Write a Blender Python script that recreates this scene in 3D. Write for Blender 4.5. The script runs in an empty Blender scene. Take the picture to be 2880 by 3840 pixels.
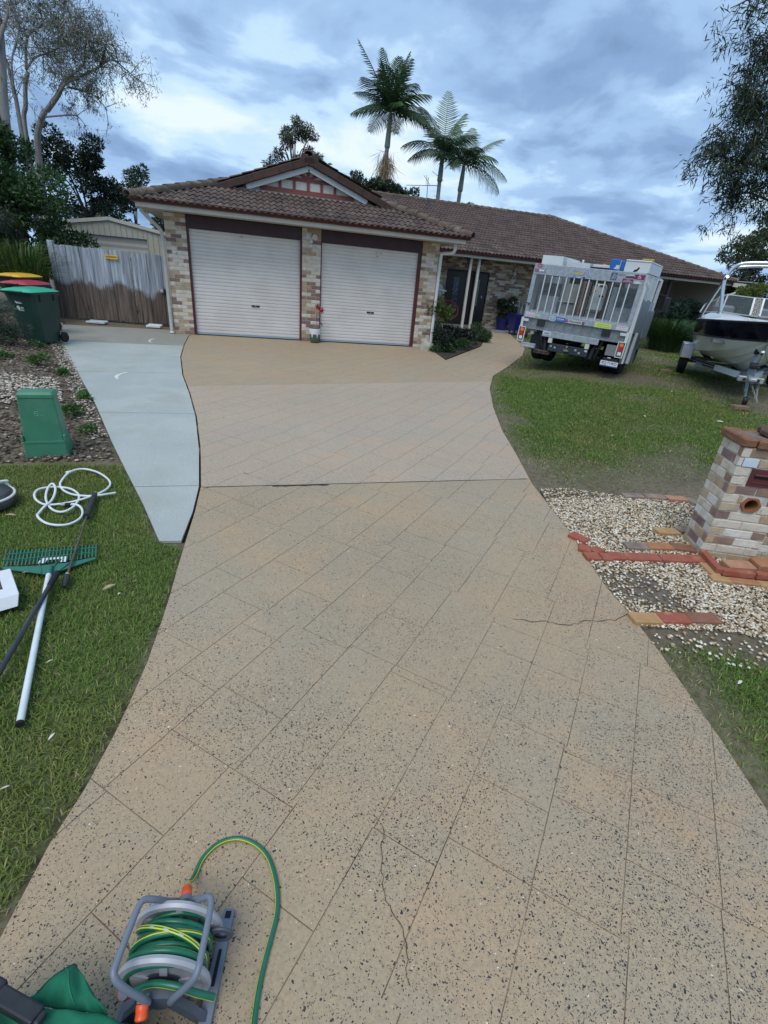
import bpy, bmesh, math, random
import numpy as np
from mathutils import Vector, Matrix
R_ = math.radians
PI = math.pi
rng = random.Random(7)
nrg = np.random.default_rng(11)
scene = bpy.context.scene
col = scene.collection

# ------------------------------------------------------------------ camera
cam_d = bpy.data.cameras.new('camera')
cam = bpy.data.objects.new('camera', cam_d)
col.objects.link(cam)
cam_d.sensor_fit = 'HORIZONTAL'
cam_d.sensor_width = 36.0
cam_d.lens = 36.0 * 1798.95 / 2880.0
cam_d.clip_start = 0.05
cam_d.clip_end = 3000
PITCH, ROLL, YAW = 0.4523, 0.0927, 0.2832
CAM = Vector((1.9192, -13.803, 1.7056))
fwd = Vector((math.sin(YAW) * math.cos(PITCH), math.cos(YAW) * math.cos(PITCH), -math.sin(PITCH)))
rt0 = Vector((math.cos(YAW), -math.sin(YAW), 0))
up0 = rt0.cross(fwd)
rt = rt0 * math.cos(ROLL) + up0 * math.sin(ROLL)
up = -rt0 * math.sin(ROLL) + up0 * math.cos(ROLL)
mw = Matrix.Identity(4)
for i in range(3):
    mw[i][0], mw[i][1], mw[i][2], mw[i][3] = rt[i], up[i], -fwd[i], CAM[i]
cam.matrix_world = mw
scene.camera = cam

# ------------------------------------------------------------------ sky, sun, exposure
SUN_DIR = Vector((-0.30, -0.42, 0.86)).normalized()      # towards the sun
sun_el = math.asin(SUN_DIR.z)
sun_az = math.atan2(SUN_DIR.x, SUN_DIR.y)
world = bpy.data.worlds.new('World')
scene.world = world
world.use_nodes = True
wn, wl = world.node_tree.nodes, world.node_tree.links
wn.clear()
w_out = wn.new('ShaderNodeOutputWorld')
w_bg = wn.new('ShaderNodeBackground')
w_bg.inputs['Strength'].default_value = 0.1
w_sky = wn.new('ShaderNodeTexSky')
w_sky.sky_type = 'NISHITA'
w_sky.sun_disc = False
w_sky.sun_elevation = sun_el
w_sky.sun_rotation = sun_az
tc = wn.new('ShaderNodeTexCoord')
sep = wn.new('ShaderNodeSeparateXYZ')
wl.new(tc.outputs['Generated'], sep.inputs[0])


def wmath(op, a, b=None, clamp=False):
    n = wn.new('ShaderNodeMath')
    n.operation = op
    n.use_clamp = clamp
    for k, v in enumerate((a, b)):
        if v is None:
            continue
        if hasattr(v, 'links') or hasattr(v, 'is_linked'):
            wl.new(v, n.inputs[k])
        else:
            n.inputs[k].default_value = v
    return n.outputs[0]


zz = wmath('MAXIMUM', wmath('ADD', sep.outputs[2], 0.20), 0.05)
cx_ = wmath('DIVIDE', sep.outputs[0], zz)
cy_ = wmath('DIVIDE', sep.outputs[1], zz)
cmb = wn.new('ShaderNodeCombineXYZ')
wl.new(cx_, cmb.inputs[0])
wl.new(cy_, cmb.inputs[1])
cmb.inputs[2].default_value = 3.7


def wnoise(scale, detail, rough, dist, off):
    mp = wn.new('ShaderNodeMapping')
    mp.inputs['Location'].default_value = off
    wl.new(cmb.outputs[0], mp.inputs['Vector'])
    n = wn.new('ShaderNodeTexNoise')
    n.inputs['Scale'].default_value = scale
    n.inputs['Detail'].default_value = detail
    n.inputs['Roughness'].default_value = rough
    n.inputs['Distortion'].default_value = dist
    wl.new(mp.outputs[0], n.inputs['Vector'])
    return n.outputs['Fac']


def wramp(src, stops):
    r = wn.new('ShaderNodeValToRGB')
    r.color_ramp.interpolation = 'EASE'
    els = r.color_ramp.elements
    while len(els) < len(stops):
        els.new(0.5)
    for e, (p, c) in zip(els, stops):
        e.position = p
        e.color = (*c, 1)
    wl.new(src, r.inputs[0])
    return r.outputs[0]


n_big = wnoise(0.85, 3, 0.55, 0.3, (1.3, 0.4, 0))
n_mid = wnoise(2.2, 6, 0.55, 0.35, (4.1, 7.7, 0))
n_fine = wnoise(6.0, 5, 0.5, 0.2, (0.4, 2.7, 0))
nsum = wmath('ADD', wmath('ADD', wmath('MULTIPLY', n_big, 0.50), wmath('MULTIPLY', n_mid, 0.40)), wmath('MULTIPLY', n_fine, 0.10))
CLOUD = wramp(nsum, [(0.36, (1.45, 2.35, 4.0)), (0.44, (2.0, 3.2, 5.2)), (0.50, (2.9, 4.4, 6.6)), (0.555, (4.4, 6.1, 8.0)), (0.64, (6.3, 7.3, 8.3))])
gap = wramp(wnoise(1.7, 4, 0.5, 0.2, (9.2, 3.3, 0)), [(0.63, (0, 0, 0)), (0.74, (0.55, 0.55, 0.55))])
mix = wn.new('ShaderNodeMix')
mix.data_type = 'RGBA'
wl.new(gap, mix.inputs['Factor'])
wl.new(CLOUD, mix.inputs['A'])
wl.new(w_sky.outputs[0], mix.inputs['B'])
wl.new(mix.outputs['Result'], w_bg.inputs['Color'])
wl.new(w_bg.outputs[0], w_out.inputs[0])

sun_d = bpy.data.lights.new('sun', 'SUN')
sun_d.energy = 1.5
sun_d.angle = R_(35)
sun_d.color = (1.0, 0.95, 0.87)
sun = bpy.data.objects.new('sun', sun_d)
col.objects.link(sun)
sun.rotation_euler = SUN_DIR.to_track_quat('Z', 'Y').to_euler()

scene.view_settings.view_transform = 'Standard'
scene.view_settings.look = 'None'
scene.view_settings.exposure = 0.42
scene.view_settings.gamma = 1.0
scene.view_settings.use_curve_mapping = False
scene.render.engine = 'CYCLES'
scene.cycles.max_bounces = 6
scene.cycles.diffuse_bounces = 3
scene.cycles.glossy_bounces = 3
scene.cycles.transmission_bounces = 4
scene.cycles.transparent_max_bounces = 8
scene.cycles.use_denoising = True

# ------------------------------------------------------------------ helpers
MATS = {}


def mat(name, c, rough=0.65, metal=0.0, c2=None, ns=6.0, lo=0.38, hi=0.62, bump=0.0, bs=60.0, c3=None, ns3=1.2, lo3=0.5, hi3=0.7,
        rand=0.0, attr=False, coat=0.0, spec=0.4, stretch=None, detail=5, trans=0.0, transl=None, alpha=None):
    if name in MATS:
        return MATS[name]
    m = bpy.data.materials.new(name)
    m.use_nodes = True
    nt = m.node_tree
    N, L = nt.nodes, nt.links
    b = N['Principled BSDF']
    b.inputs['Roughness'].default_value = rough
    b.inputs['Metallic'].default_value = metal
    b.inputs['Specular IOR Level'].default_value = spec
    b.inputs['Coat Weight'].default_value = coat
    if trans:
        b.inputs['Transmission Weight'].default_value = trans
    if alpha is not None:
        b.inputs['Alpha'].default_value = alpha
    geo = N.new('ShaderNodeNewGeometry')
    vec = geo.outputs['Position']
    if stretch:
        mp = N.new('ShaderNodeMapping')
        mp.inputs['Scale'].default_value = stretch
        L.new(vec, mp.inputs['Vector'])
        vec = mp.outputs[0]

    def noise(s, d=detail):
        n = N.new('ShaderNodeTexNoise')
        n.inputs['Scale'].default_value = s
        n.inputs['Detail'].default_value = d
        n.inputs['Roughness'].default_value = 0.6
        L.new(vec, n.inputs['Vector'])
        return n.outputs['Fac']

    def rmp(src, a, bb):
        r = N.new('ShaderNodeMapRange')
        r.inputs['From Min'].default_value = a
        r.inputs['From Max'].default_value = bb
        L.new(src, r.inputs['Value'])
        return r.outputs[0]

    def mx(f, a, bb, mode='MIX'):
        k = N.new('ShaderNodeMix')
        k.data_type = 'RGBA'
        k.blend_type = mode
        if isinstance(f, float):
            k.inputs['Factor'].default_value = f
        else:
            L.new(f, k.inputs['Factor'])
        for nm, v in (('A', a), ('B', bb)):
            if isinstance(v, tuple):
                k.inputs[nm].default_value = (*v, 1)
            else:
                L.new(v, k.inputs[nm])
        return k.outputs['Result']
    cur = tuple(c)
    if attr:
        at = N.new('ShaderNodeAttribute')
        at.attribute_name = 'Col'
        cur = at.outputs['Color']
    if c2 is not None:
        cur = mx(rmp(noise(ns), lo, hi), cur, tuple(c2)) if not attr else mx(rmp(noise(ns), lo, hi), cur, mx(1.0, cur, tuple(c2), 'MULTIPLY'))
    if c3 is not None:
        cur = mx(rmp(noise(ns3), lo3, hi3), cur, tuple(c3))
    if rand:
        oi = N.new('ShaderNodeObjectInfo')
        hs = N.new('ShaderNodeHueSaturation')
        r = N.new('ShaderNodeMapRange')
        r.inputs['To Min'].default_value = 1 - rand
        r.inputs['To Max'].default_value = 1 + rand
        L.new(oi.outputs['Random'], r.inputs['Value'])
        L.new(r.outputs[0], hs.inputs['Value'])
        if isinstance(cur, tuple):
            hs.inputs['Color'].default_value = (*cur, 1)
        else:
            L.new(cur, hs.inputs['Color'])
        cur = hs.outputs[0]
    if isinstance(cur, tuple):
        b.inputs['Base Color'].default_value = (*cur, 1)
    else:
        L.new(cur, b.inputs['Base Color'])
    if bump:
        bp = N.new('ShaderNodeBump')
        bp.inputs['Strength'].default_value = bump
        bp.inputs['Distance'].default_value = 0.01
        L.new(noise(bs, 4), bp.inputs['Height'])
        L.new(bp.outputs[0], b.inputs['Normal'])
    if transl:
        out = N['Material Output']
        tr = N.new('ShaderNodeBsdfTranslucent')
        if isinstance(cur, tuple):
            tr.inputs['Color'].default_value = (*cur, 1)
        else:
            L.new(cur, tr.inputs['Color'])
        ms = N.new('ShaderNodeMixShader')
        ms.inputs[0].default_value = transl
        L.new(b.outputs[0], ms.inputs[1])
        L.new(tr.outputs[0], ms.inputs[2])
        L.new(ms.outputs[0], out.inputs['Surface'])
    MATS[name] = m
    return m


def tag(o, label=None, cat=None, group=None, kind=None):
    if label:
        o['label'] = label
    if cat:
        o['category'] = cat
    if group:
        o['group'] = group
    if kind:
        o['kind'] = kind
    return o


def empty(name, loc=(0, 0, 0), rz=0.0, label=None, cat=None, group=None, rot=None):
    o = bpy.data.objects.new(name, None)
    o.empty_display_size = 0.1
    col.objects.link(o)
    o.location = loc
    o.rotation_euler = rot if rot else (0, 0, rz)
    return tag(o, label, cat, group)


def link(name, me, parent=None, loc=None, rot=None):
    o = bpy.data.objects.new(name, me)
    col.objects.link(o)
    if parent is not None:
        o.parent = parent
    if loc is not None:
        o.location = loc
    if rot is not None:
        o.rotation_euler = rot
    return o


def copy_tree(o, parent=None):
    c = o.copy()
    col.objects.link(c)
    if parent is not None:
        c.parent = parent
    for ch in list(o.children):
        copy_tree(ch, c)
    return c


class MB:
    def __init__(s):
        s.v, s.f, s.m, s.c = [], [], [], []

    def add(s, vs, fs, mi=0, c=None):
        n = len(s.v)
        s.v += [tuple(p) for p in vs]
        s.f += [tuple(i + n for i in f) for f in fs]
        s.m += [mi] * len(fs)
        if c is not None:
            s.c += [c] * len(fs)
        return s

    def box(s, x0, x1, y0, y1, z0, z1, mi=0, M=None, ch=0.0):
        if ch:
            vs, fs = [], []
            e = ch
            P = []
            for sx, X in ((0, x0), (1, x1)):
                for sy, Y in ((0, y0), (1, y1)):
                    for sz, Z in ((0, z0), (1, z1)):
                        dx, dy, dz = (e if not sx else -e), (e if not sy else -e), (e if not sz else -e)
                        P.append([(X, Y + dy, Z + dz), (X + dx, Y, Z + dz), (X + dx, Y + dy, Z)])
            bm = bmesh.new()
            for t in P:
                for p in t:
                    bm.verts.new(p)
            bmesh.ops.convex_hull(bm, input=bm.verts)
            bm.verts.index_update()
            vs = [v.co.copy() for v in bm.verts]
            fs = [[v.index for v in f.verts] for f in bm.faces]
            bm.free()
        else:
            vs = [Vector(p) for p in ((x0, y0, z0), (x1, y0, z0), (x1, y1, z0), (x0, y1, z0), (x0, y0, z1), (x1, y0, z1), (x1, y1, z1), (x0, y1, z1))]
            fs = [(0, 3, 2, 1), (4, 5, 6, 7), (0, 1, 5, 4), (1, 2, 6, 5), (2, 3, 7, 6), (3, 0, 4, 7)]
        if M is not None:
            vs = [M @ Vector(p) for p in vs]
        return s.add(vs, fs, mi)

    def bar(s, a, b, w, h, mi=0, upv=(0, 0, 1)):
        """rectangular bar from a to b, w across, h along upv"""
        a, b = Vector(a), Vector(b)
        d = (b - a).normalized()
        u = Vector(upv)
        sd = d.cross(u)
        if sd.length < 1e-4:
            sd = d.cross(Vector((1, 0, 0)))
        sd.normalize()
        u = sd.cross(d)
        vs = []
        for p in (a, b):
            for x, y in ((-1, -1), (1, -1), (1, 1), (-1, 1)):
                vs.append(p + sd * (w / 2 * x) + u * (h / 2 * y))
        return s.add(vs, [(0, 1, 2, 3), (7, 6, 5, 4), (0, 4, 5, 1), (1, 5, 6, 2), (2, 6, 7, 3), (3, 7, 4, 0)], mi)

    def tube(s, pts, r, n=8, mi=0, cap=True, closed=False, stripe=None, twist=0.0):
        pts = [Vector(p) for p in pts]
        k = len(pts)
        rs = r if isinstance(r, (list, tuple)) else [r] * k
        base = len(s.v)
        nrm = None
        for i, p in enumerate(pts):
            if closed:
                d = pts[(i + 1) % k] - pts[i - 1]
            else:
                d = pts[min(i + 1, k - 1)] - pts[max(i - 1, 0)]
            d.normalize()
            if nrm is None:
                nrm = d.orthogonal().normalized()
                if abs(d.z) < 0.95:
                    nrm = (Vector((0, 0, 1)) - d * d.z).normalized()
            else:
                nrm = (nrm - d * nrm.dot(d))
                if nrm.length < 1e-5:
                    nrm = d.orthogonal()
                nrm.normalize()
            bn = d.cross(nrm)
            for j in range(n):
                a = 2 * PI * j / n + twist * i
                s.v.append(tuple(p + nrm * (math.cos(a) * rs[i]) + bn * (math.sin(a) * rs[i])))
        for i in range(k if closed else k - 1):
            for j in range(n):
                a = base + i * n + j
                b = base + i * n + (j + 1) % n
                i2 = (i + 1) % k
                c = base + i2 * n + (j + 1) % n
                d_ = base + i2 * n + j
                s.f.append((a, b, c, d_))
                s.m.append(stripe[j] if stripe else mi)
        if cap and not closed:
            s.f.append(tuple(base + j for j in reversed(range(n))))
            s.f.append(tuple(base + (k - 1) * n + j for j in range(n)))
            s.m += [mi, mi]
        return s

    def lathe(s, prof, n=20, mi=0, M=None, close_top=True, close_bot=True):
        vs, fs = [], []
        for r, z in prof:
            for j in range(n):
                a = 2 * PI * j / n
                vs.append(Vector((r * math.cos(a), r * math.sin(a), z)))
        for i in range(len(prof) - 1):
            for j in range(n):
                a = i * n + j
                b = i * n + (j + 1) % n
                fs.append((a, b, b + n, a + n))
        if close_bot:
            fs.append(tuple(reversed(range(n))))
        if close_top:
            fs.append(tuple((len(prof) - 1) * n + j for j in range(n)))
        if M is not None:
            vs = [M @ v for v in vs]
        return s.add(vs, fs, mi)

    def prism(s, poly, z0, z1, mi=0, M=None):
        """extrude a ccw 2-D polygon from z0 to z1"""
        n = len(poly)
        vs = [Vector((x, y, z0)) for x, y in poly] + [Vector((x, y, z1)) for x, y in poly]
        fs = [tuple(reversed(range(n))), tuple(range(n, 2 * n))] + [(i, (i + 1) % n, n + (i + 1) % n, n + i) for i in range(n)]
        if M is not None:
            vs = [M @ v for v in vs]
        return s.add(vs, fs, mi)

    def sheet(s, fn, nu, nv, mi=0):
        vs = [fn(i / nu, j / nv) for j in range(nv + 1) for i in range(nu + 1)]
        fs = [(j * (nu + 1) + i, j * (nu + 1) + i + 1, (j + 1) * (nu + 1) + i + 1, (j + 1) * (nu + 1) + i) for j in range(nv) for i in range(nu)]
        return s.add(vs, fs, mi)

    def mesh(s, name, mats, smooth=False, sharp=None):
        me = bpy.data.meshes.new(name)
        me.from_pydata(s.v, [], s.f)
        if not isinstance(mats, (list, tuple)):
            mats = [mats]
        for m in mats:
            me.materials.append(m)
        if len(mats) > 1:
            me.polygons.foreach_set('material_index', s.m)
        if smooth:
            me.polygons.foreach_set('use_smooth', [True] * len(s.f))
            if sharp is not None:
                me.set_sharp_from_angle(angle=R_(sharp))
        me.update()
        return me

    def build(s, name, mats, parent=None, smooth=False, loc=None, rot=None, sharp=40):
        return link(name, s.mesh(name, mats, smooth, sharp), parent, loc, rot)


def np_mesh(name, V, F, mats, cols=None, smooth=False, nper=None):
    """V (n,3) float, F (m,k) int with equal k"""
    me = bpy.data.meshes.new(name)
    V = np.ascontiguousarray(V, dtype=np.float32)
    F = np.ascontiguousarray(F, dtype=np.int32)
    m, k = F.shape
    me.vertices.add(len(V))
    me.vertices.foreach_set('co', V.ravel())
    me.loops.add(m * k)
    me.loops.foreach_set('vertex_index', F.ravel())
    me.polygons.add(m)
    me.polygons.foreach_set('loop_start', np.arange(0, m * k, k, dtype=np.int32))
    if smooth:
        me.polygons.foreach_set('use_smooth', np.ones(m, dtype=bool))
    if not isinstance(mats, (list, tuple)):
        mats = [mats]
    for q in mats:
        me.materials.append(q)
    if cols is not None:        # one colour per vertex
        ca = me.color_attributes.new('Col', 'FLOAT_COLOR', 'POINT')
        a = np.ones((len(V), 4), dtype=np.float32)
        a[:, :3] = cols
        ca.data.foreach_set('color', a.ravel())
    me.update(calc_edges=True)
    return me


# ------------------------------------------------------------------ terrain height
YE = [-30, -16, -13, -11.4, -10, -8.5, -7.6, -6.3, -4.9, -3.6, -2.26, -.48, 1.3, 5.4, 40]
XE = [3.85, 3.85, 4.0, 4.4, 4.75, 5.14, 5.4, 5.87, 6.45, 7.14, 8.25, 9.59, 10.58, 12.05, 12.05]


def gz(x, y):
    x, y = np.asarray(x, float), np.asarray(y, float)
    b = np.clip(0.021 * y, -0.22, 0.13)
    s = np.clip((x - np.interp(y, YE, XE)) / 3, 0, 1)
    t = np.clip((y + 9.5) / 4, 0, 1)
    return b + 0.19 * s * s * (3 - 2 * s) * t * t * (3 - 2 * t)


def gzf(x, y):
    return float(gz(x, y))


def in_poly(px, py, poly):
    px, py = np.asarray(px, float), np.asarray(py, float)
    inside = np.zeros(px.shape, bool)
    n = len(poly)
    for i in range(n):
        x1, y1 = poly[i]
        x2, y2 = poly[(i + 1) % n]
        if y1 == y2:
            continue
        cond = ((y1 > py) != (y2 > py)) & (px < (x2 - x1) * (py - y1) / (y2 - y1) + x1)
        inside ^= cond
    return inside


def smooth_line(pts, sub=4, closed=False):
    """Catmull-Rom through the points (2-D or 3-D)"""
    P = [Vector(p) for p in pts]
    out = []
    n = len(P)
    for i in range(n if closed else n - 1):
        p0 = P[(i - 1) % n] if (closed or i > 0) else P[i] * 2 - P[i + 1]
        p1, p2 = P[i], P[(i + 1) % n]
        p3 = P[(i + 2) % n] if (closed or i + 2 < n) else P[i + 1] * 2 - P[i]
        for k in range(sub):
            t = k / sub
            out.append(0.5 * ((2 * p1) + (p2 - p0) * t + (2 * p0 - 5 * p1 + 4 * p2 - p3) * t * t + (3 * p1 - p0 - 3 * p2 + p3) * t ** 3))
    if not closed:
        out.append(P[-1])
    return out
# ================================================================== ground
DL = [(1.06, -16), (1.10, -12.83), (1.15, -12.55), (1.21, -12.35), (1.26, -12.11), (1.29, -11.91), (1.32, -11.66), (1.34, -11.32), (1.35, -11.09), (1.357, -10.71), (1.365, -10.48), (1.39, -9.89),
      (1.395, -9.37), (1.31, -8.38), (1.16, -7.15), (.96, -5.95), (.72, -4.70), (.49, -3.02), (.40, -1.6), (.36, -.38), (.40, -.004)]
DR = [(6.80, -.004), (6.64, -1.91), (8.91, .94), (9.9, 2.9), (10.61, 4.96), (12.0, 4.96), (11.75, 4.4), (10.75, 1.6), (10.45, .95), (9.59, -.48), (8.25, -2.26), (7.14, -3.64), (6.45, -4.94),
      (5.87, -6.33), (5.41, -7.60), (5.14, -8.54), (4.85, -9.47), (4.75, -9.98), (4.655, -10.48), (4.53, -10.89), (4.40, -11.37), (4.36, -11.67), (4.28, -12.04), (4.19, -12.36), (4.11, -12.65), (4.00, -12.99), (3.85, -16)]
DRIVE = DL + DR
CONC_L = [(1.18, -10.36), (.96, -9.73), (.69, -9.02), (.34, -8.08), (-.19, -6.58), (-.95, -4.64), (-1.51, -3.31), (-2.00, -1.83), (-2.40, -.5), (-2.67, .55)]
CONC = [(1.335, -10.37)] + [(x - .02, y) for x, y in DL[11:]] + [(-.03, .55)] + CONC_L[::-1]
BED = [(6.80, -.03), (6.655, -1.85), (8.87, .94), (9.86, 2.9), (10.5, 4.95), (6.9, 4.95)]
GRAVEL = [(4.87, -9.62), (5.2, -9.6), (5.75, -9.85), (6.5, -10.05), (7.8, -10.3), (7.8, -12.6), (5.9, -12.5), (5.2, -12.1), (4.95, -11.95), (4.33, -11.80),
          (4.36, -11.67), (4.40, -11.37), (4.53, -10.89), (4.655, -10.48), (4.75, -9.98)]
PORCH = [(6.95, 4.98), (22.0, 4.98), (22.0, 10.3), (15.8, 10.3), (15.8, 6.62), (6.95, 6.62)]


def vnoise(x, y, scale, seed=0):
    x, y = np.asarray(x) * scale, np.asarray(y) * scale
    g = np.random.default_rng(seed).random((64, 64))
    xi, yi = np.floor(x).astype(int), np.floor(y).astype(int)
    fx, fy = x - xi, y - yi
    fx, fy = fx * fx * (3 - 2 * fx), fy * fy * (3 - 2 * fy)
    a, b = g[xi % 64, yi % 64], g[(xi + 1) % 64, yi % 64]
    c, d = g[xi % 64, (yi + 1) % 64], g[(xi + 1) % 64, (yi + 1) % 64]
    return (a * (1 - fx) + b * fx) * (1 - fy) + (c * (1 - fx) + d * fx) * fy


def fbm(x, y, scale, seed=0):
    return (vnoise(x, y, scale, seed) * .5 + vnoise(x, y, scale * 2.1, seed + 1) * .3 + vnoise(x, y, scale * 4.3, seed + 2) * .2)


def edge_x(y, tab):
    ys = [p[1] for p in tab]
    xs = [p[0] for p in tab]
    return np.interp(y, ys, xs)


CLY = sorted([(x, y) for x, y in CONC_L] + [(-2.75, 1.0), (-2.9, 3), (-2.9, 40)] + [(x, y) for x, y in DL if y < -10.4], key=lambda p: p[1])


def lawn_mask(x, y):
    """1 where turf grows, lower where it is worn"""
    x, y = np.asarray(x, float), np.asarray(y, float)
    left = (x < edge_x(y, CLY) - .01) & (y < -8.75 + .5 * (vnoise(x, y, 2.0, 5) - .5))
    xr = np.interp(y, YE, XE)
    right = (x > xr + .02) & ~in_poly(x, y, GRAVEL) & ~in_poly(x, y, PORCH) & (y < 5)
    m = np.where(left, 1.0, 0.0)
    wear = fbm(x, y, .55, 21)
    d = np.clip((wear - .36) / .16, 0, 1)
    near_edge = np.clip((x - xr - .02) / .35 + (fbm(x, y, 3, 9) - .45) * 1.5, 0, 1)
    bare = np.exp(-(((x - 10.4) / 1.3) ** 2 + ((y + 4.0) / .9) ** 2)) + np.exp(-(((x - 9.0) / .9) ** 2 + ((y + 2.3) / .5) ** 2)) * .8 + np.exp(-(((x - 12.3) / 1.2) ** 2 + ((y + 6.6) / .8) ** 2))
    by_gravel = np.clip((y + 9.7) / .9, 0, 1)
    lower = np.clip((-12.05 - y) / .35 + (fbm(x, y, 3, 19) - .45) * 2.0, 0, 1)
    rr = (0.25 + .75 * d) * (.25 + .75 * near_edge) * np.clip(1 - bare * 1.1, 0.04, 1) * np.where(y > -9.9, .12 + .88 * by_gravel, np.where(y < -11.7, lower, .1))
    le = np.clip((edge_x(y, CLY) - x) / .05 + (fbm(x, y, 5, 29) - .42) * 1.2, 0.05, 1)
    return np.where(right, rr, m * le)


def nonuni(lo, hi, step, far):
    c = list(np.arange(lo, hi + 1e-6, step))
    a, s = [], step
    x = lo
    while x > -far:
        s *= 1.35
        x -= s
        a.append(x)
    b, s, x = [], step, hi
    while x < far:
        s *= 1.35
        x += s
        b.append(x)
    return np.array(a[::-1] + c + b)


gx, gy = nonuni(-9, 17, .10, 900), nonuni(-14.5, 8, .10, 900)
GX, GY = np.meshgrid(gx, gy)
GZ = gz(GX, GY) - .012 + .02 * (fbm(GX, GY, .8, 3) - .5)
hard = in_poly(GX, GY, DRIVE) | in_poly(GX, GY, CONC) | in_poly(GX, GY, PORCH)
GZ = np.where(hard, gz(GX, GY) - .06, GZ)
# left garden bed is a little mounded
mound = np.clip((edge_x(GY, CLY) - GX) / 0.8, 0, 1) * np.clip((GY + 8.5) / 2, 0, 1)
GZ = GZ + .12 * mound
LM = lawn_mask(GX, GY)
soilc = np.stack([.165 + 0 * GX, .135 + 0 * GX, .092 + 0 * GX], -1)
turf = np.stack([.095 + 0 * GX, .115 + 0 * GX, .040 + 0 * GX], -1)
tone = (.75 + .5 * fbm(GX, GY, 1.7, 33))[..., None]
GC = (soilc * (1 - LM[..., None]) + turf * LM[..., None]) * tone
ny, nx = GX.shape
V = np.stack([GX, GY, GZ], -1).reshape(-1, 3)
ii = np.arange(ny * nx).reshape(ny, nx)
F = np.stack([ii[:-1, :-1], ii[:-1, 1:], ii[1:, 1:], ii[1:, :-1]], -1).reshape(-1, 4)
m_ground = mat('ground_soil', (.1, .1, .1), .9, attr=True, c2=(.62, .58, .50), ns=22, lo=.4, hi=.66, bump=.8, bs=45)
ground = link('ground', np_mesh('ground', V, F, m_ground, GC.reshape(-1, 3), smooth=True))
tag(ground, 'brown earth and turf round the driveway', kind='structure')


# ------------------------------------------------------------------ driveway
def nodemat(name):
    m = bpy.data.materials.new(name)
    m.use_nodes = True
    return m, m.node_tree.nodes, m.node_tree.links, m.node_tree.nodes['Principled BSDF']


def concrete_mat(name, base, warm, grey, chips, wet=0.0):
    m, N, L, b = nodemat(name)
    geo = N.new('ShaderNodeNewGeometry')
    P = geo.outputs['Position']
    sp = N.new('ShaderNodeSeparateXYZ')
    L.new(P, sp.inputs[0])

    def nz(s, d=5, r=.6):
        n = N.new('ShaderNodeTexNoise')
        n.inputs['Scale'].default_value = s
        n.inputs['Detail'].default_value = d
        n.inputs['Roughness'].default_value = r
        L.new(P, n.inputs['Vector'])
        return n.outputs['Fac']

    def mr(v, a, bb, c=0, d=1):
        r = N.new('ShaderNodeMapRange')
        for k, q in (('From Min', a), ('From Max', bb), ('To Min', c), ('To Max', d)):
            r.inputs[k].default_value = q
        L.new(v, r.inputs['Value'])
        return r.outputs[0]

    def mm(op, a, bb):
        n = N.new('ShaderNodeMath')
        n.operation = op
        for k, q in enumerate((a, bb)):
            if isinstance(q, (int, float)):
                n.inputs[k].default_value = q
            else:
                L.new(q, n.inputs[k])
        return n.outputs[0]

    def mx(f, a, bb, mode='MIX'):
        k = N.new('ShaderNodeMix')
        k.data_type = 'RGBA'
        k.blend_type = mode
        L.new(f, k.inputs['Factor']) if not isinstance(f, float) else setattr(k.inputs['Factor'], 'default_value', f)
        for nm, v in (('A', a), ('B', bb)):
            if isinstance(v, tuple):
                k.inputs[nm].default_value = (*v, 1)
            else:
                L.new(v, k.inputs[nm])
        return k.outputs['Result']
    c = mx(mr(nz(1.1, 6), .42, .62), base, grey)
    c = mx(mr(nz(1.9, 7), .50, .70), c, warm)
    c = mx(mr(nz(6.5, 6), .56, .72, 0, .55), c, tuple(x * 1.12 for x in warm))
    c = mx(mr(nz(.45, 3), .35, .65, 0, .5), c, tuple(x * .86 for x in base))
    c = mx(mr(nz(85, 4, .7), .40, .66, 0, .55), c, tuple(x * .62 for x in grey))
    low = mr(sp.outputs[1], -12.9, -8.6, 1, .16)
    bmp = nz(110, 4)
    if chips:
        nn = N.new('ShaderNodeTexNoise')
        nn.inputs['Scale'].default_value = 60
        L.new(P, nn.inputs['Vector'])
        vm = N.new('ShaderNodeVectorMath')
        vm.operation = 'MULTIPLY_ADD'
        L.new(nn.outputs['Color'], vm.inputs[0])
        vm.inputs[1].default_value = (.022, .022, .022)
        L.new(P, vm.inputs[2])
        wob = vm.outputs[0]
        patch = mm('MULTIPLY', mr(nz(1.3, 5), .36, .60, .16, 1.0), low)
        for sc, thr, rad, colr in ((104, .26, .43, (.028, .028, .032)), (180, .22, .46, (.055, .052, .05)), (95, .978, .22, (.66, .62, .55))):
            v = N.new('ShaderNodeTexVoronoi')
            v.inputs['Scale'].default_value = sc
            v.distance = 'MANHATTAN' if sc > 100 else 'EUCLIDEAN'
            L.new(wob, v.inputs['Vector'])
            sc2 = N.new('ShaderNodeSeparateColor')
            L.new(v.outputs['Color'], sc2.inputs[0])
            lim = mm('SUBTRACT', 1.0, mm('MULTIPLY', patch, 1 - thr)) if colr[0] < .5 else thr
            on = mm('GREATER_THAN', sc2.outputs[0], lim)
            size = mm('MULTIPLY', mm('ADD', sc2.outputs[1], .45), rad)
            dot = mm('LESS_THAN', v.outputs['Distance'], size)
            c = mx(mm('MULTIPLY', on, dot), c, colr)
    L.new(c, b.inputs['Base Color'])
    b.inputs['Roughness'].default_value = .62
    b.inputs['Specular IOR Level'].default_value = .35
    bp = N.new('ShaderNodeBump')
    bp.inputs['Strength'].default_value = .5
    bp.inputs['Distance'].default_value = .004
    L.new(bmp, bp.inputs['Height'])
    L.new(bp.outputs[0], b.inputs['Normal'])
    return m


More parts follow.
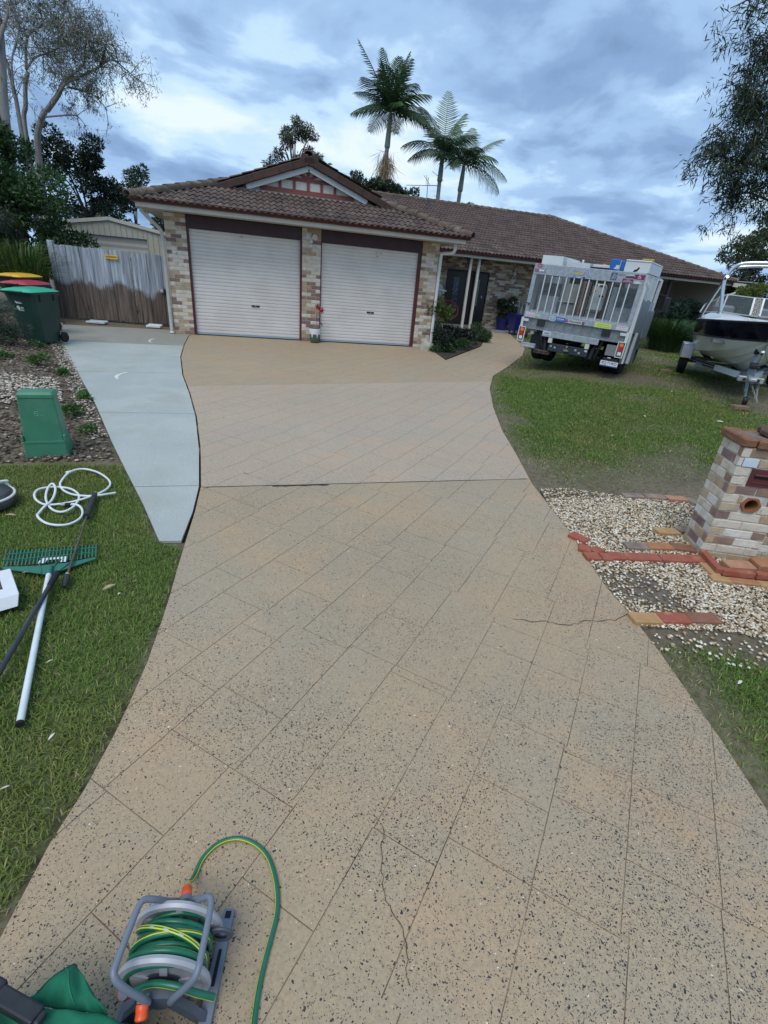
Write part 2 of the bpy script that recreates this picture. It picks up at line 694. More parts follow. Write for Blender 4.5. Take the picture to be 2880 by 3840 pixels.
m_drive = concrete_mat('stamped_concrete', (.430, .325, .205), (.49, .325, .190), (.385, .315, .220), True)
m_path = concrete_mat('grey_concrete', (.47, .495, .46), (.39, .39, .335), (.385, .425, .405), False)
m_drive2 = concrete_mat('stamped_concrete_far', (.47, .365, .262), (.52, .36, .24), (.43, .36, .28), True)
m_joint = mat('joint_dirt', (.075, .06, .048), .9, c2=(.03, .026, .022), ns=30)
m_groove = mat('groove', (.34, .26, .18), .9, c2=(.10, .072, .052), ns=2.2, lo=.42, hi=.60)


def poly_sheet(poly, zoff, thick, mi=0):
    mb = MB()
    n = len(poly)
    vs = [(x, y, gzf(x, y) + zoff) for x, y in poly] + [(x, y, gzf(x, y) + zoff - thick) for x, y in poly]
    mb.add(vs, [tuple(range(n))] + [((i + 1) % n, i, n + i, n + (i + 1) % n) for i in range(n)], mi)
    return mb


def area2(p):
    return .5 * sum(p[i][0] * p[(i + 1) % len(p)][1] - p[(i + 1) % len(p)][0] * p[i][1] for i in range(len(p)))


def clip_half(poly, nx_, ny_, d):
    """keep n.p <= d"""
    out = []
    k = len(poly)
    for i in range(k):
        a, b = poly[i], poly[(i + 1) % k]
        da, db = nx_ * a[0] + ny_ * a[1] - d, nx_ * b[0] + ny_ * b[1] - d
        if da <= 0:
            out.append(a)
        if (da < 0 < db) or (db < 0 < da):
            t = da / (da - db)
            out.append((a[0] + (b[0] - a[0]) * t, a[1] + (b[1] - a[1]) * t))
    return out


def ccw(p):
    return p if area2(p) > 0 else p[::-1]


D_LOW = ccw(clip_half(DRIVE, 0, 1, -10.48))
D_UP = ccw(clip_half(DRIVE, 0, -1, 10.48))
base = MB()
for pl in (D_LOW, D_UP):
    q = poly_sheet(pl, -.0042, .14)
    base.add(q.v, q.f)
driveway = base.build('driveway', m_groove)
tag(driveway, 'tan stamped concrete driveway with dark stone chips and diagonal joints', kind='structure')
# stamped sections, split by the two straight joints
JN = lambda x: -9.40 + .018 * (x - 1.4)
JF = lambda x: -5.44 + .2126 * (x - .97)
secs = []
D = ccw(DRIVE)
secs.append(clip_half(D, -.018, 1, -9.40 - .018 * 1.4 - .007))
midp = clip_half(D, .018, -1, 9.40 + .018 * 1.4 - .007)
secs.append(clip_half(midp, -.2126, 1, -5.44 - .2126 * .97 - .004))
secs.append(clip_half(midp, .2126, -1, 5.44 + .2126 * .97 - .004))
TH = R_(47.5)
ux, uy = math.cos(TH), math.sin(TH)
tiles = []
row_w = [.31, .285, .33, .31, .34, .29]
NR = 72
vb = [-16.5]
for i in range(NR):
    vb.append(vb[-1] + row_w[i % 6])
U0, U1 = -14.0, 13.5
# each row boundary jogs sideways every metre or so, as stamped mats do
jog = []
for i in range(NR + 1):
    u, seq = U0, []
    while u < U1:
        seq.append((u, rng.uniform(-.038, .038)))
        u += rng.uniform(.45, 1.35)
    jog.append(seq)


def jat(i, u):
    v = 0.0
    for a_, d_ in jog[i]:
        if a_ > u:
            break
        v = d_
    return vb[i] + v


for r_i in range(NR):
    # joints of this row: the jogs of both its boundaries plus random lengths
    cuts = sorted(set([round(a_, 3) for a_, _ in jog[r_i]] + [round(a_, 3) for a_, _ in jog[r_i + 1]]))
    us = [cuts[0]]
    for c in cuts[1:] + [U1]:
        while c - us[-1] > .62:
            us.append(us[-1] + rng.choice((.31, .46, .40)))
        if c - us[-1] > .02:
            us.append(c)
    open_r = False
    for k in range(len(us) - 1):
        ua, ub = us[k], us[k + 1]
        um = (ua + ub) / 2
        va, vc = jat(r_i, um), jat(r_i + 1, um)
        cv = (va + vc) / 2
        X, Y = ux * um - uy * cv, uy * um + ux * cv
        open_l, open_r = open_r, (rng.random() < (.30 if ub - ua > .2 else .85))
        if not (-1 < X < 13 and -14.3 < Y < 5.5):
            continue
        g = .0019
        gl_, gr_ = (0.0 if open_l else g), (0.0 if open_r else g)
        for s_i, sc_ in enumerate(secs):
            p = clip_half(sc_, ux, uy, ub - gr_)
            p = clip_half(p, -ux, -uy, -(ua + gl_)) if len(p) > 2 else p
            p = clip_half(p, -uy, ux, vc - g) if len(p) > 2 else p
            p = clip_half(p, uy, -ux, -(va + g)) if len(p) > 2 else p
            q = []
            for a_ in p:
                if not q or (abs(a_[0] - q[-1][0]) + abs(a_[1] - q[-1][1])) > .002:
                    q.append(a_)
            if len(q) > 2 and abs(area2(q)) > .0004:
                tiles.append((math.hypot(X - CAM.x, Y - CAM.y), q, s_i))
tiles.sort(key=lambda t: t[0])
rest = MB()
for k, (d_, q, s_i) in enumerate(tiles):
    dz = 0.0
    s = poly_sheet(q, dz, .009)
    if k < 290:
        s.build('stamped_tile', m_drive2 if s_i == 1 else m_drive, driveway)
    else:
        rest.add(s.v, s.f, 1 if s_i == 1 else 0)
tag(rest.build('stamped_tiles_far', [m_drive, m_drive2], driveway), kind='stuff')
ribbon_j = [(1.42, -9.40), (2.2, -9.386), (3.2, -9.368), (4.2, -9.35), (4.86, -9.338)]


def ribbon(pts, w, zoff, jit=0.0):
    mb = MB()
    P = smooth_line([Vector((*p, 0)) for p in pts], 6)
    vs = []
    for i, p in enumerate(P):
        d = (P[min(i + 1, len(P) - 1)] - P[max(i - 1, 0)]).normalized()
        n = Vector((-d.y, d.x, 0))
        p = p + n * rng.uniform(-jit, jit)
        ww = w * rng.uniform(.4, 1.2)
        for s in (-1, 1):
            q = p + n * (ww / 2 * s)
            vs.append((q.x, q.y, gzf(q.x, q.y) + zoff))
    mb.add(vs, [(2 * i, 2 * i + 1, 2 * i + 3, 2 * i + 2) for i in range(len(P) - 1)])
    return mb


ribbon(ribbon_j, .013, .0022, .0015).build('expansion_joint', m_joint, driveway)
ribbon([(4.38, -11.66), (4.2, -11.72), (4.0, -11.70), (3.86, -11.72), (3.7, -11.67), (3.5, -11.62)], .006, .004, .012).build('crack', m_joint, driveway)
ribbon([(2.35, -12.72), (2.31, -12.86), (2.30, -12.97), (2.33, -13.08), (2.31, -13.2)], .0035, .004, .006).build('crack', m_joint, driveway)
ribbon([(2.05, -9.415), (2.3, -9.405), (2.6, -9.40)], .03, .0045, .01).build('joint_stain', m_joint, driveway)

# ------------------------------------------------------------------ grey side path
path_base = poly_sheet(ccw([(x, y) for x, y in CONC]), -.02, .10).build('path', m_joint)
tag(path_base, 'pale grey concrete side path curving up to the timber gate', kind='structure')
m_damp = concrete_mat('damp_concrete', (.315, .30, .255), (.26, .24, .19), (.33, .33, .29), False)
cj = [(-10.9, 0), (-9.36, .0), (-7.02, .009), (-4.62, .085), (-1.75, .06), (.6, .06)]
C = ccw(CONC)
for k in range(5):
    (y0, s0), (y1, s1) = cj[k], cj[k + 1]
    p = clip_half(C, s0, -1, -y0 - .007)
    p = clip_half(p, -s1, 1, y1 - .007)
    if len(p) > 2:
        poly_sheet(p, 0.0, .08).build('concrete_slab', m_damp if k == 4 else m_path, path_base)
# pale scuffs on the slabs
m_scuff = mat('scuff', (.66, .68, .64), .6)
for cx, cy, a0 in ((-.22, -1.25, 2.2), (-.10, -4.95, 2.0)):
    ribbon([(cx + .17 * math.cos(a0 + t), cy + .3 * math.sin(a0 + t)) for t in (0, .5, 1.0, 1.5, 2.0)], .06, .004).build('scuff', m_scuff, path_base)

# porch slab
pm = MB()
pm.box(6.95, 15.75, 4.97, 6.62, -.1, .135)
pm.box(15.751, 22.0, 4.97, 10.3, -.1, .135)
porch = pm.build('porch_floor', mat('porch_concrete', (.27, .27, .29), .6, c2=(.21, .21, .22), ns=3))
tag(porch, 'grey concrete porch floor along the front of the house', kind='structure')
bed = poly_sheet(BED, .015, .08).build('garden_bed_soil', mat('bed_soil', (.055, .042, .03), .95, c2=(.03, .024, .018), ns=18, bump=.8))
tag(bed, kind='structure')
gv = poly_sheet(ccw(GRAVEL), -.006, .03).build('gravel_bed', mat('gravel_base', (.19, .16, .12), .95, c2=(.09, .075, .055), ns=25, bump=.8, c3=(.06, .05, .035), ns3=1.6))
tag(gv, kind='structure')


# ------------------------------------------------------------------ grass, gravel, mulch
def blades(name, x0, x1, y0, y1, dens, ln, wd, seed, mask, label, lift=0.0):
    g = np.random.default_rng(seed)
    n = int((x1 - x0) * (y1 - y0) * dens)
    x, y = g.uniform(x0, x1, n), g.uniform(y0, y1, n)
    m = mask(x, y)
    k = g.random(n) < m
    x, y, m = x[k], y[k], m[k]
    n = len(x)
    z = gz(x, y) - .008 + lift
    a = g.uniform(0, 2 * PI, n)
    tilt = g.uniform(.25, 1.25, n)
    L = ln * g.uniform(.5, 1.35, n) * (.6 + .4 * m)
    w = wd * g.uniform(.6, 1.3, n)
    dx, dy = np.cos(a), np.sin(a)
    px, py = -dy, dx
    mid = np.stack([x + dx * np.sin(tilt) * L * .45, y + dy * np.sin(tilt) * L * .45, z + np.cos(tilt * .7) * L * .5], -1)
    tip = np.stack([x + dx * np.sin(tilt) * L, y + dy * np.sin(tilt) * L, z + np.cos(tilt) * L * .8], -1)
    b0 = np.stack([x - px * w * .5, y - py * w * .5, z], -1)
    b1 = np.stack([x + px * w * .5, y + py * w * .5, z], -1)
    m0 = mid - np.stack([px * w * .45, py * w * .45, 0 * px], -1)
    m1 = mid + np.stack([px * w * .45, py * w * .45, 0 * px], -1)
    V = np.stack([b0, b1, m0, m1, tip], 1).reshape(-1, 3)
    i = np.arange(n)[:, None] * 5
    F = np.concatenate([i + [0, 1, 3], i + [0, 3, 2], i + [2, 3, 4]], 1).reshape(-1, 3)
    t = fbm(x, y, .9, seed + 3)
    rnd = g.random(n)
    gr = np.stack([.085 + .085 * rnd, .155 + .12 * rnd, .025 + .022 * rnd], -1)
    yel = np.stack([.19 + .12 * rnd, .19 + .09 * rnd, .05 + .045 * rnd], -1)
    dry = np.stack([.32 + .14 * rnd, .26 + .12 * rnd, .13 + .07 * rnd], -1)
    pick = g.random(n)
    fy = np.clip((t - .42) * 1.5, 0.05, .5)[:, None]
    c = gr * (1 - fy) + yel * fy
    c = np.where((pick < .05 + .22 * (1 - m))[:, None], dry, c)
    C = np.repeat(c, 5, axis=0)
    o = link(name, np_mesh(name, V, F, mat('grass_blade', (.1, .15, .03), .55, attr=True, transl=.25, spec=.25), C))
    return tag(o, label, kind='stuff')


far_sel = lambda x, y: np.where(x > np.interp(y, YE, XE), lawn_mask(x, y), 0)
blades('grass', -1.9, 1.5, -13.4, -8.4, 11000, .042, .0042, 41, lambda x, y: np.where(x < 1.6, lawn_mask(x, y), 0), 'short green turf left of the driveway')
blades('grass', 4.0, 6.6, -13.6, -11.6, 9000, .042, .0045, 42, far_sel, 'short turf at the right edge of the driveway')
blades('grass', 4.8, 10.5, -9.9, -2.0, 4200, .046, .0075, 43, far_sel, 'patchy lawn in front of the truck')
blades('grass', 7.0, 17.0, -2.0, 4.5, 1500, .05, .013, 44, far_sel, 'lawn under and behind the truck and boat')
blades('grass', 10.5, 17.5, -9.0, -2.0, 1900, .05, .011, 45, far_sel, 'shaded lawn beside the boat trailer')


def bed_rise(x, y):
    return .12 * np.clip((edge_x(y, CLY) - x) / .8, 0, 1) * np.clip((y + 8.5) / 2, 0, 1)


def stones(name, poly, dens, r0, r1, seed, pal, wts, label, flat=.65, mask=None, zoff=0.0, parent=None):
    g = np.random.default_rng(seed)
    xs, ys = [p[0] for p in poly], [p[1] for p in poly]
    n = int((max(xs) - min(xs)) * (max(ys) - min(ys)) * dens)
    x, y = g.uniform(min(xs), max(xs), n), g.uniform(min(ys), max(ys), n)
    k = in_poly(x, y, poly)
    if mask is not None:
        k &= g.random(n) < mask(x, y)
    x, y = x[k], y[k]
    n = len(x)
    t = (1 + 5 ** .5) / 2
    B = np.array([(-1, t, 0), (1, t, 0), (-1, -t, 0), (1, -t, 0), (0, -1, t), (0, 1, t), (0, -1, -t), (0, 1, -t), (t, 0, -1), (t, 0, 1), (-t, 0, -1), (-t, 0, 1)]) / 1.9
    BF = np.array([(0, 11, 5), (0, 5, 1), (0, 1, 7), (0, 7, 10), (0, 10, 11), (1, 5, 9), (5, 11, 4), (11, 10, 2), (10, 7, 6), (7, 1, 8), (3, 9, 4), (3, 4, 2), (3, 2, 6), (3, 6, 8), (3, 8, 9), (4, 9, 5), (2, 4, 11), (6, 2, 10), (8, 6, 7), (9, 8, 1)])
    r = g.uniform(r0, r1, n)
    sc = np.stack([r * g.uniform(.8, 1.35, n), r * g.uniform(.7, 1.1, n), r * flat * g.uniform(.7, 1.2, n)], -1)
    a = g.uniform(0, 2 * PI, n)
    V = B[None] * (1 + .18 * (g.random((n, 12, 1)) - .5)) * sc[:, None, :]
    ca, sa = np.cos(a)[:, None], np.sin(a)[:, None]
    X = V[..., 0] * ca - V[..., 1] * sa
    Y = V[..., 0] * sa + V[..., 1] * ca
    Z = V[..., 2] + (gz(x, y) + bed_rise(x, y) + zoff + r * flat * .35)[:, None] + (g.random(n) * r * .5)[:, None]
    V = np.stack([X + x[:, None], Y + y[:, None], Z], -1).reshape(-1, 3)
    F = (BF[None] + (np.arange(n) * 12)[:, None, None]).reshape(-1, 3)
    pal = np.array(pal)
    c = pal[g.choice(len(pal), n, p=np.array(wts) / sum(wts))] * g.uniform(.8, 1.15, (n, 1))
    o = link(name, np_mesh(name, V, F, mat('stone_chip', (.5, .5, .5), .7, attr=True, spec=.3), np.repeat(c, 12, 0), smooth=False), parent)
    return tag(o, label, kind='stuff')


PEB = [(.62, .54, .41), (.52, .40, .25), (.40, .27, .15), (.30, .25, .19), (.15, .10, .06), (.74, .69, .59)]
dirty = lambda x, y: np.clip(1.25 - 1.5 * np.exp(-(((x - 4.72) / .22) ** 2 + ((y + 11.45) / .35) ** 2)) - .9 * (y > -9.85) - .5 * (fbm(x, y, 1.4, 77) > .6), .12, 1)
stones('gravel', GRAVEL, 6800, .0058, .0125, 51, PEB, (4, 3, 2.4, 2.2, 2.6, 2.6), 'white and tan pebbles round the brick mailbox', mask=dirty)
EDGE_G = [(4.87, -9.5), (5.0, -9.4), (5.4, -9.5), (5.5, -9.7), (5.1, -9.75), (4.85, -9.62)]
stones('gravel', [(4.45, -11.8), (5.2, -12.1), (6.0, -12.55), (5.6, -12.75), (4.7, -12.25), (4.25, -12.0)], 500, .007, .014, 52, PEB, (5, 3, 2, 2, 1.6, 3), 'stray pebbles spilling onto the bare soil')
LBED = [(-7.5, 1.0), (-2.75, 1.0), (-2.45, -.5), (-2.05, -1.83), (-1.55, -3.31), (-1.0, -4.64), (-.24, -6.58), (.3, -8.1), (.5, -8.7), (-3.5, -8.9), (-7.5, -8.9)]
MUL = [(.10, .07, .05), (.17, .12, .085), (.055, .04, .03), (.26, .21, .16), (.42, .36, .28)]
bedm = lambda x, y: np.clip(.45 + 1.3 * (fbm(x, y, .9, 61) - .4), .08, 1)
stones('mulch', LBED, 900, .010, .026, 53, MUL, (4, 4, 3, 2, 1), 'bark mulch and leaf litter beside the grey path', flat=.3, mask=bedm, zoff=.0)
stones('pebbles', [(-2.3, -5.4), (-.9, -5.6), (-.5, -6.8), (-1.6, -7.3), (-2.6, -6.6)], 900, .010, .022, 54, [(.62, .56, .47), (.5, .42, .33), (.3, .25, .2)], (4, 3, 2), 'pale pebbles in the garden bed behind the green pillar', flat=.5,
       mask=lambda x, y: np.clip(2.2 * (fbm(x, y, 1.1, 71) - .25), 0, 1), zoff=.01)
stones('pebbles', [(-2.7, .6), (-2.0, -1.8), (-.95, -4.6), (.3, -8.0), (.15, -8.1), (-1.2, -4.6), (-2.25, -1.8), (-2.9, .6)], 900, .008, .018, 55, [(.62, .56, .47), (.4, .33, .26), (.2, .16, .12)], (3, 3, 3), 'small stones along the edge of the grey path', flat=.5, zoff=.0)
# ================================================================== house
house = empty('brick_house', (3.4, 0, 0), 0, 'low cream brick house with brown tiled hip roof and twin garage doors', 'house')
HO = Vector((3.4, 0, 0))


def hpart(name, mb, mats, parent=house, **k):
    """builds in world coordinates, parents to a node of the house"""
    o = mb.build(name, mats, parent, **k)
    base = Vector((0, 0, 0))
    p = parent
    while p is not None:
        base += p.location
        p = p.parent
    o.location = (k.get('loc') or Vector((0, 0, 0))) - base if k.get('loc') else -base
    return o


BR = {
    'cream': mat('brick_cream', (.62, .555, .455), .8, c2=(.50, .41, .30), ns=9, lo=.5, hi=.66, bump=.5, bs=50, c3=(.36, .255, .165), ns3=6, lo3=.64, hi3=.70),
    'white': mat('brick_white', (.70, .665, .60), .8, c2=(.58, .51, .43), ns=11, bump=.5, bs=50, c3=(.38, .28, .19), ns3=7, lo3=.66, hi3=.72),
    'tan': mat('brick_tan', (.47, .345, .215), .8, c2=(.37, .26, .155), ns=10, bump=.5, bs=50),
    'brown': mat('brick_brown', (.31, .205, .145), .8, c2=(.225, .15, .115), ns=10, bump=.5, bs=50),
    'mauve': mat('brick_mauve', (.27, .175, .155), .8, c2=(.18, .115, .105), ns=9, bump=.5, bs=50),
    'buff': mat('brick_buff', (.48, .395, .28), .8, c2=(.36, .28, .185), ns=8, bump=.5, bs=50),
}
BKEYS = ['cream', 'white', 'tan', 'brown', 'mauve', 'buff']
m_mortar = mat('mortar', (.56, .51, .44), .9, c2=(.45, .40, .34), ns=20)
_bm = {}


def brick_mesh(ln, key, dep=.10, h=.0756, prefix='brick'):
    """local: x along, y depth (front face at y=0, going +y), z up from 0"""
    k = (round(ln, 3), key, round(dep, 3), round(h, 3))
    if k not in _bm:
        e = .004
        mb = MB()
        x, z = ln / 2, h
        vs = [(-x, dep, 0), (x, dep, 0), (x, dep, z), (-x, dep, z),
              (-x, e, 0), (x, e, 0), (x, e, z), (-x, e, z),
              (-x + e, 0, e), (x - e, 0, e), (x - e, 0, z - e), (-x + e, 0, z - e)]
        fs = [(3, 2, 1, 0), (8, 9, 10, 11)]
        for i in range(4):
            j = (i + 1) % 4
            fs += [(i, j, 4 + j, 4 + i), (4 + i, 4 + j, 8 + j, 8 + i)]
        mb.add(vs, fs)
        _bm[k] = mb.mesh(prefix, BR[key] if isinstance(key, str) else key)
    return _bm[k]


def pick_brick(r, w):
    return r.choices(BKEYS, w)[0]


COURSE = 2.6545 / 31


def lay(r, length, courses, weights, half_start=0, holes=()):
    """yields (x_center, z, brick_len, key) in stretcher bond; holes = (x0,x1,z0,z1)"""
    L, J = .2285, .0105
    out = []
    for c in range(courses):
        z = c * COURSE + .004
        x = -(L + J) / 2 if (c + half_start) % 2 else 0.0
        while x < length - .01:
            segs = [(max(x, 0), min(x + L, length))]
            for hx0, hx1, hz0, hz1 in holes:
                if hz0 - .04 < z < hz1 - .04:
                    ns = []
                    for a, b in segs:
                        if b <= hx0 or a >= hx1:
                            ns.append((a, b))
                        else:
                            if hx0 - a > .03:
                                ns.append((a, hx0))
                            if b - hx1 > .03:
                                ns.append((hx1, b))
                    segs = ns
            for a, b in segs:
                if b - a > .03:
                    out.append(((a + b) / 2, z, round(b - a, 2), pick_brick(r, weights)))
            x += L + J
    return out


PW = .4645
D1, D2 = (PW, PW + 2.712), (2 * PW + 2.712, 2 * PW + 2.712 + 2.6935)
GWID = D2[1] + PW
GH = 2.6545
W_G = (5, 4, 2.6, 2.0, 1.6, 3)
gw = MB()
for x0 in (0, D1[1], D2[1]):
    gw.box(x0 + .004, x0 + PW - .004, .006, .23, -.25, GH)
gw.box(GWID - .12, GWID - .012, .231, 6.6, -.25, GH)          # right flank of the garage
gw.box(.012, .12, .231, 12.0, -.25, GH)                      # left flank
gwall = hpart('garage_wall', gw, m_mortar)
rb = random.Random(5)
nb = 0
for pi_, x0 in enumerate((0, D1[1], D2[1])):
    for xc, z, ln, key in lay(rb, PW, 31, W_G, half_start=pi_ % 2):
        link('brick', brick_mesh(ln, key), gwall, Vector((x0 + xc, rb.uniform(-.0015, .0015), z)) , (0, 0, 0))
        nb += 1
# right flank bricks (seen only from the side): one mass of real bricks
fl = MB()
for xc, z, ln, key in lay(rb, 6.3, 31, W_G):
    M4 = Matrix.Translation((GWID, .25 + xc, z)) @ Matrix.Rotation(R_(90), 4, 'Z')
    fl.box(-ln / 2, ln / 2, 0, .1, 0, .0756, BKEYS.index(key), M4)
tag(hpart('flank_bricks', fl, [BR[k] for k in BKEYS], gwall), kind='stuff')

# ---- porch back wall
PY = 6.62
bw = MB()
DOOR = (9.62, 10.42)
DOOR2 = (10.82, 11.42)
WIN = (13.55, 15.2)
bw.box(6.95, 9.58, PY + .011, PY + .2, -.1, 2.75)
bw.box(11.46, 13.52, PY + .011, PY + .2, -.1, 2.75)
bw.box(13.52, 15.25, PY + .011, PY + .2, -.1, .93)
bw.box(15.25, 15.7, PY + .011, PY + .2, -.1, 2.75)
bw.box(15.7, 15.85, PY + .011, 10.5, -.1, 2.75)
bw.box(15.86, 22.2, 10.3, 10.5, -.1, 2.75)  # recess pushed back and walled so this end reads dark
bw.box(22.05, 22.2, 5.3, 10.29, -.1, 2.69)  # end wall added to shut bright sky out of the recess
bw.box(9.58, 11.46, PY + .011, PY + .2, 2.27, 2.75)
bw.box(13.52, 15.25, PY + .011, PY + .2, 2.16, 2.75)
pwall = hpart('porch_wall', bw, m_mortar)
W_P = (3.4, 1.8, 2.6, 3.6, 2.6, 3)
far = MB()
for xc, z, ln, key in lay(rb, 8.75, 30, W_P, 0, [(9.58 - 6.95, 11.46 - 6.95, -1, 2.14), (13.52 - 6.95, 15.25 - 6.95, .80, 2.03)]):
    X = 6.95 + xc
    if nb < 292 and 11.46 < X < 13.6 and .3 < z < 2.5:
        link('brick', brick_mesh(ln, key), pwall, Vector((X, PY + rb.uniform(-.0015, .0015), z + .13)))
        nb += 1
    else:
        M4 = Matrix.Translation((X, PY, z + .13))
        far.box(-ln / 2, ln / 2, 0, .1, 0, .0756, BKEYS.index(key), M4)
tag(hpart('porch_bricks', far, [BR[k] for k in BKEYS], pwall), kind='stuff')

# ---- garage doors
m_door = mat('door_cream', (.73, .685, .635), .42, c2=(.66, .615, .565), ns=1.5, spec=.5)
m_maroon = mat('maroon_paint', (.105, .028, .030), .45, c2=(.08, .024, .026), ns=5)
m_plum = mat('plum_paint', (.060, .034, .046), .55, c2=(.05, .028, .038), ns=4)
m_dark = mat('dark_hole', (.012, .012, .013), .8)
m_seal = mat('door_seal', (.33, .42, .48), .5)
m_cream = mat('cream_trim', (.63, .60, .53), .55, c2=(.57, .545, .48), ns=3)
m_white = mat('white_trim', (.72, .72, .71), .5, c2=(.66, .66, .65), ns=3)
for k, (x0, x1) in enumerate((D1, D2)):
    jl, jr = (.055, .05) if k == 0 else (.03, .085)
    dm = MB()
    zb, zt = .045, 2.40
    n = 29
    step = (zt - zb) / n
    zs, ys = [], []
    for i in range(n):
        z = zb + i * step
        for f, y in ((0, .016), (.05, .016), (.13, .002), (.55, 0), (.86, .003), (.95, .016)):
            zs.append(z + f * step)
            ys.append(.10 + y)
    vs = []
    for z, y in zip(zs, ys):
        vs += [(x0 + jl, y, z), (x1 - jr, y, z)]
    dm.add(vs, [(2 * i, 2 * i + 1, 2 * i + 3, 2 * i + 2) for i in range(len(zs) - 1)])
    dm.box(x0 + jl, x1 - jr, .095, .14, .012, zb, 1)
    gd = hpart('garage_door', dm, [m_door, m_seal], smooth=True)
    hx = (x0 + x1) / 2 + (.18 if k == 0 else .06)
    hz = .77 if k == 0 else .82
    hm = MB()
    hm.box(hx - .10, hx + .10, .092, .11, hz - .02, hz + .02, 0)
    hm.box(hx - .095, hx + .095, .086, .10, hz - .027, hz - .019, 1)
    hm.box(hx - .012, hx + .012, .084, .10, hz - .012, hz + .012, 1)
    h = hm.build('handle', [m_dark, mat('grey_metal', (.42, .43, .44), .4, .6)], gd)
    for a, b in ((x0, x0 + jl), (x1 - jr, x1)):
        fr = MB()
        fr.box(a, b, .03, .20, -.02, 2.40, 0)
        hpart('door_jamb', fr, m_maroon)
    lm = MB()
    lm.box(x0, x1, .045, .2, 2.402, GH, 0)
    lm.box(x0, x1, .055, .2, 2.372, 2.4, 0)
    hpart('door_lintel', lm, m_plum)
ds = MB()
ds.box(1.7, 1.75, .088, .099, 2.30, 2.32)
xq = D2[0] + 1.45
for dx, dz in ((0, 0), (.11, .0), (.02, -.08)):
    ds.box(xq + dx, xq + dx + .05, .088, .0985, 2.27 + dz, 2.285 + dz)
hpart('door_bracket_marks', ds, mat('rub_mark', (.25, .23, .22), .7))

# ---- roof geometry
EZ = 2.842                    # top of gutter / eave line
TP = math.tan(R_(20))
CP, SP = math.cos(R_(20)), math.sin(R_(20))
EX0, EX1, EY = -.56, 7.37, -.70
MEY, MRY = 4.98, 11.0
MX1 = 22.35
RIDX = (EX0 + EX1) / 2
GAB = .85
m_tile = mat('roof_tile', (.118, .080, .064), .8, c2=(.062, .044, .037), ns=2.2, lo=.4, hi=.62, bump=.6, bs=70, c3=(.20, .155, .12), ns3=5.0, lo3=.56, hi3=.74, rand=.16)
m_tile_far = mat('roof_tile_far', (.112, .073, .060), .8, c2=(.062, .042, .036), ns=2.4, lo=.38, hi=.62, bump=.6, bs=70, c3=(.165, .122, .098), ns3=6, lo3=.56, hi3=.74)
m_under = mat('roof_underlay', (.06, .045, .04), .9)
m_cap = mat('ridge_cap', (.155, .108, .086), .85, c2=(.09, .072, .056), ns=4, bump=.5, bs=60, c3=(.27, .24, .17), ns3=3, lo3=.55, hi3=.72, rand=.12)
m_verge = mat('verge_tile', (.085, .046, .036), .85, c2=(.055, .034, .028), ns=5, bump=.4, bs=60, rand=.12)
roofm = MB()
apex = (RIDX, EZ + TP * (RIDX - EX0))
HX0, HX1 = EX0 + (GAB - EY), EX1 - (GAB - EY)
HZ = EZ + TP * (GAB - EY)
MZ = EZ + TP * (MRY - MEY)
lo = .075
P3 = lambda x, y, z: (x, y, z - lo)
# garage front trapezoid, side slopes, main front, main right hip, main back, left
roofm.add([P3(EX0, EY, EZ), P3(EX1, EY, EZ), P3(HX1, GAB + .3, HZ + TP * .3), P3(HX0, GAB + .3, HZ + TP * .3)], [(0, 1, 2, 3)])
GY2 = MEY + (apex[1] - EZ) / TP
roofm.add([P3(EX0, EY, EZ), P3(HX0, GAB, HZ), P3(RIDX, GAB, apex[1]), P3(RIDX, GY2 + .5, apex[1]), P3(EX0, 16, EZ)], [(0, 1, 2, 3, 4)])
roofm.add([P3(EX1, EY, EZ), P3(EX1, MEY + .1, EZ), P3(RIDX, GY2, apex[1]), P3(RIDX, GAB, apex[1]), P3(HX1, GAB, HZ)], [(0, 1, 2, 3, 4)])
MRX0, MRX1 = EX0 + (MRY - MEY), MX1 - (MRY - MEY)
roofm.add([P3(EX1, MEY, EZ), P3(MX1, MEY, EZ), P3(MRX1, MRY, MZ), P3(MRX0, MRY, MZ), P3(RIDX, GY2, apex[1])], [(0, 1, 2, 3, 4)])
roofm.add([P3(MX1, MEY, EZ), P3(MX1, 2 * MRY - MEY, EZ), P3(MRX1, MRY, MZ)], [(0, 1, 2)])
roofm.add([P3(MX1, 2 * MRY - MEY, EZ), P3(EX0, 2 * MRY - MEY, EZ), P3(MRX0, MRY, MZ), P3(MRX1, MRY, MZ)], [(0, 1, 2, 3)])
roofm.add([P3(EX0, 2 * MRY - MEY, EZ), P3(EX0, MEY, EZ), P3(MRX0, MRY, MZ)], [(0, 1, 2)])
roof = hpart('roof', roofm, m_under)

TW, TG = .300, .315


def tile_mb():
    mb = MB()
    ns = 10
    prof = []
    for i in range(ns + 1):
        t = i / ns
        x = -TW / 2 + TW * t
        k = (t * 2) % 1.0 if t < 1 else 1.0
        zc = .036 * max(0.0, math.sin(PI * min(1.0, k / .80))) ** .85
        prof.append((x, zc))
    L_ = TG + .045
    vs = [(x, 0, z + .022) for x, z in prof] + [(x, L_, z * .9 + .002) for x, z in prof] + [(x, .004, z + .002) for x, z in prof]
    n = ns + 1
    fs = [(i, i + 1, n + i + 1, n + i) for i in range(ns)] + [(2 * n + i, 2 * n + i + 1, i + 1, i) for i in range(ns)]
    mb.add(vs, fs)
    return mb


TILE = tile_mb()
tile_me = TILE.mesh('roof_tile', m_tile, True, 35)
tile_cnt = 0
far_tiles = MB()


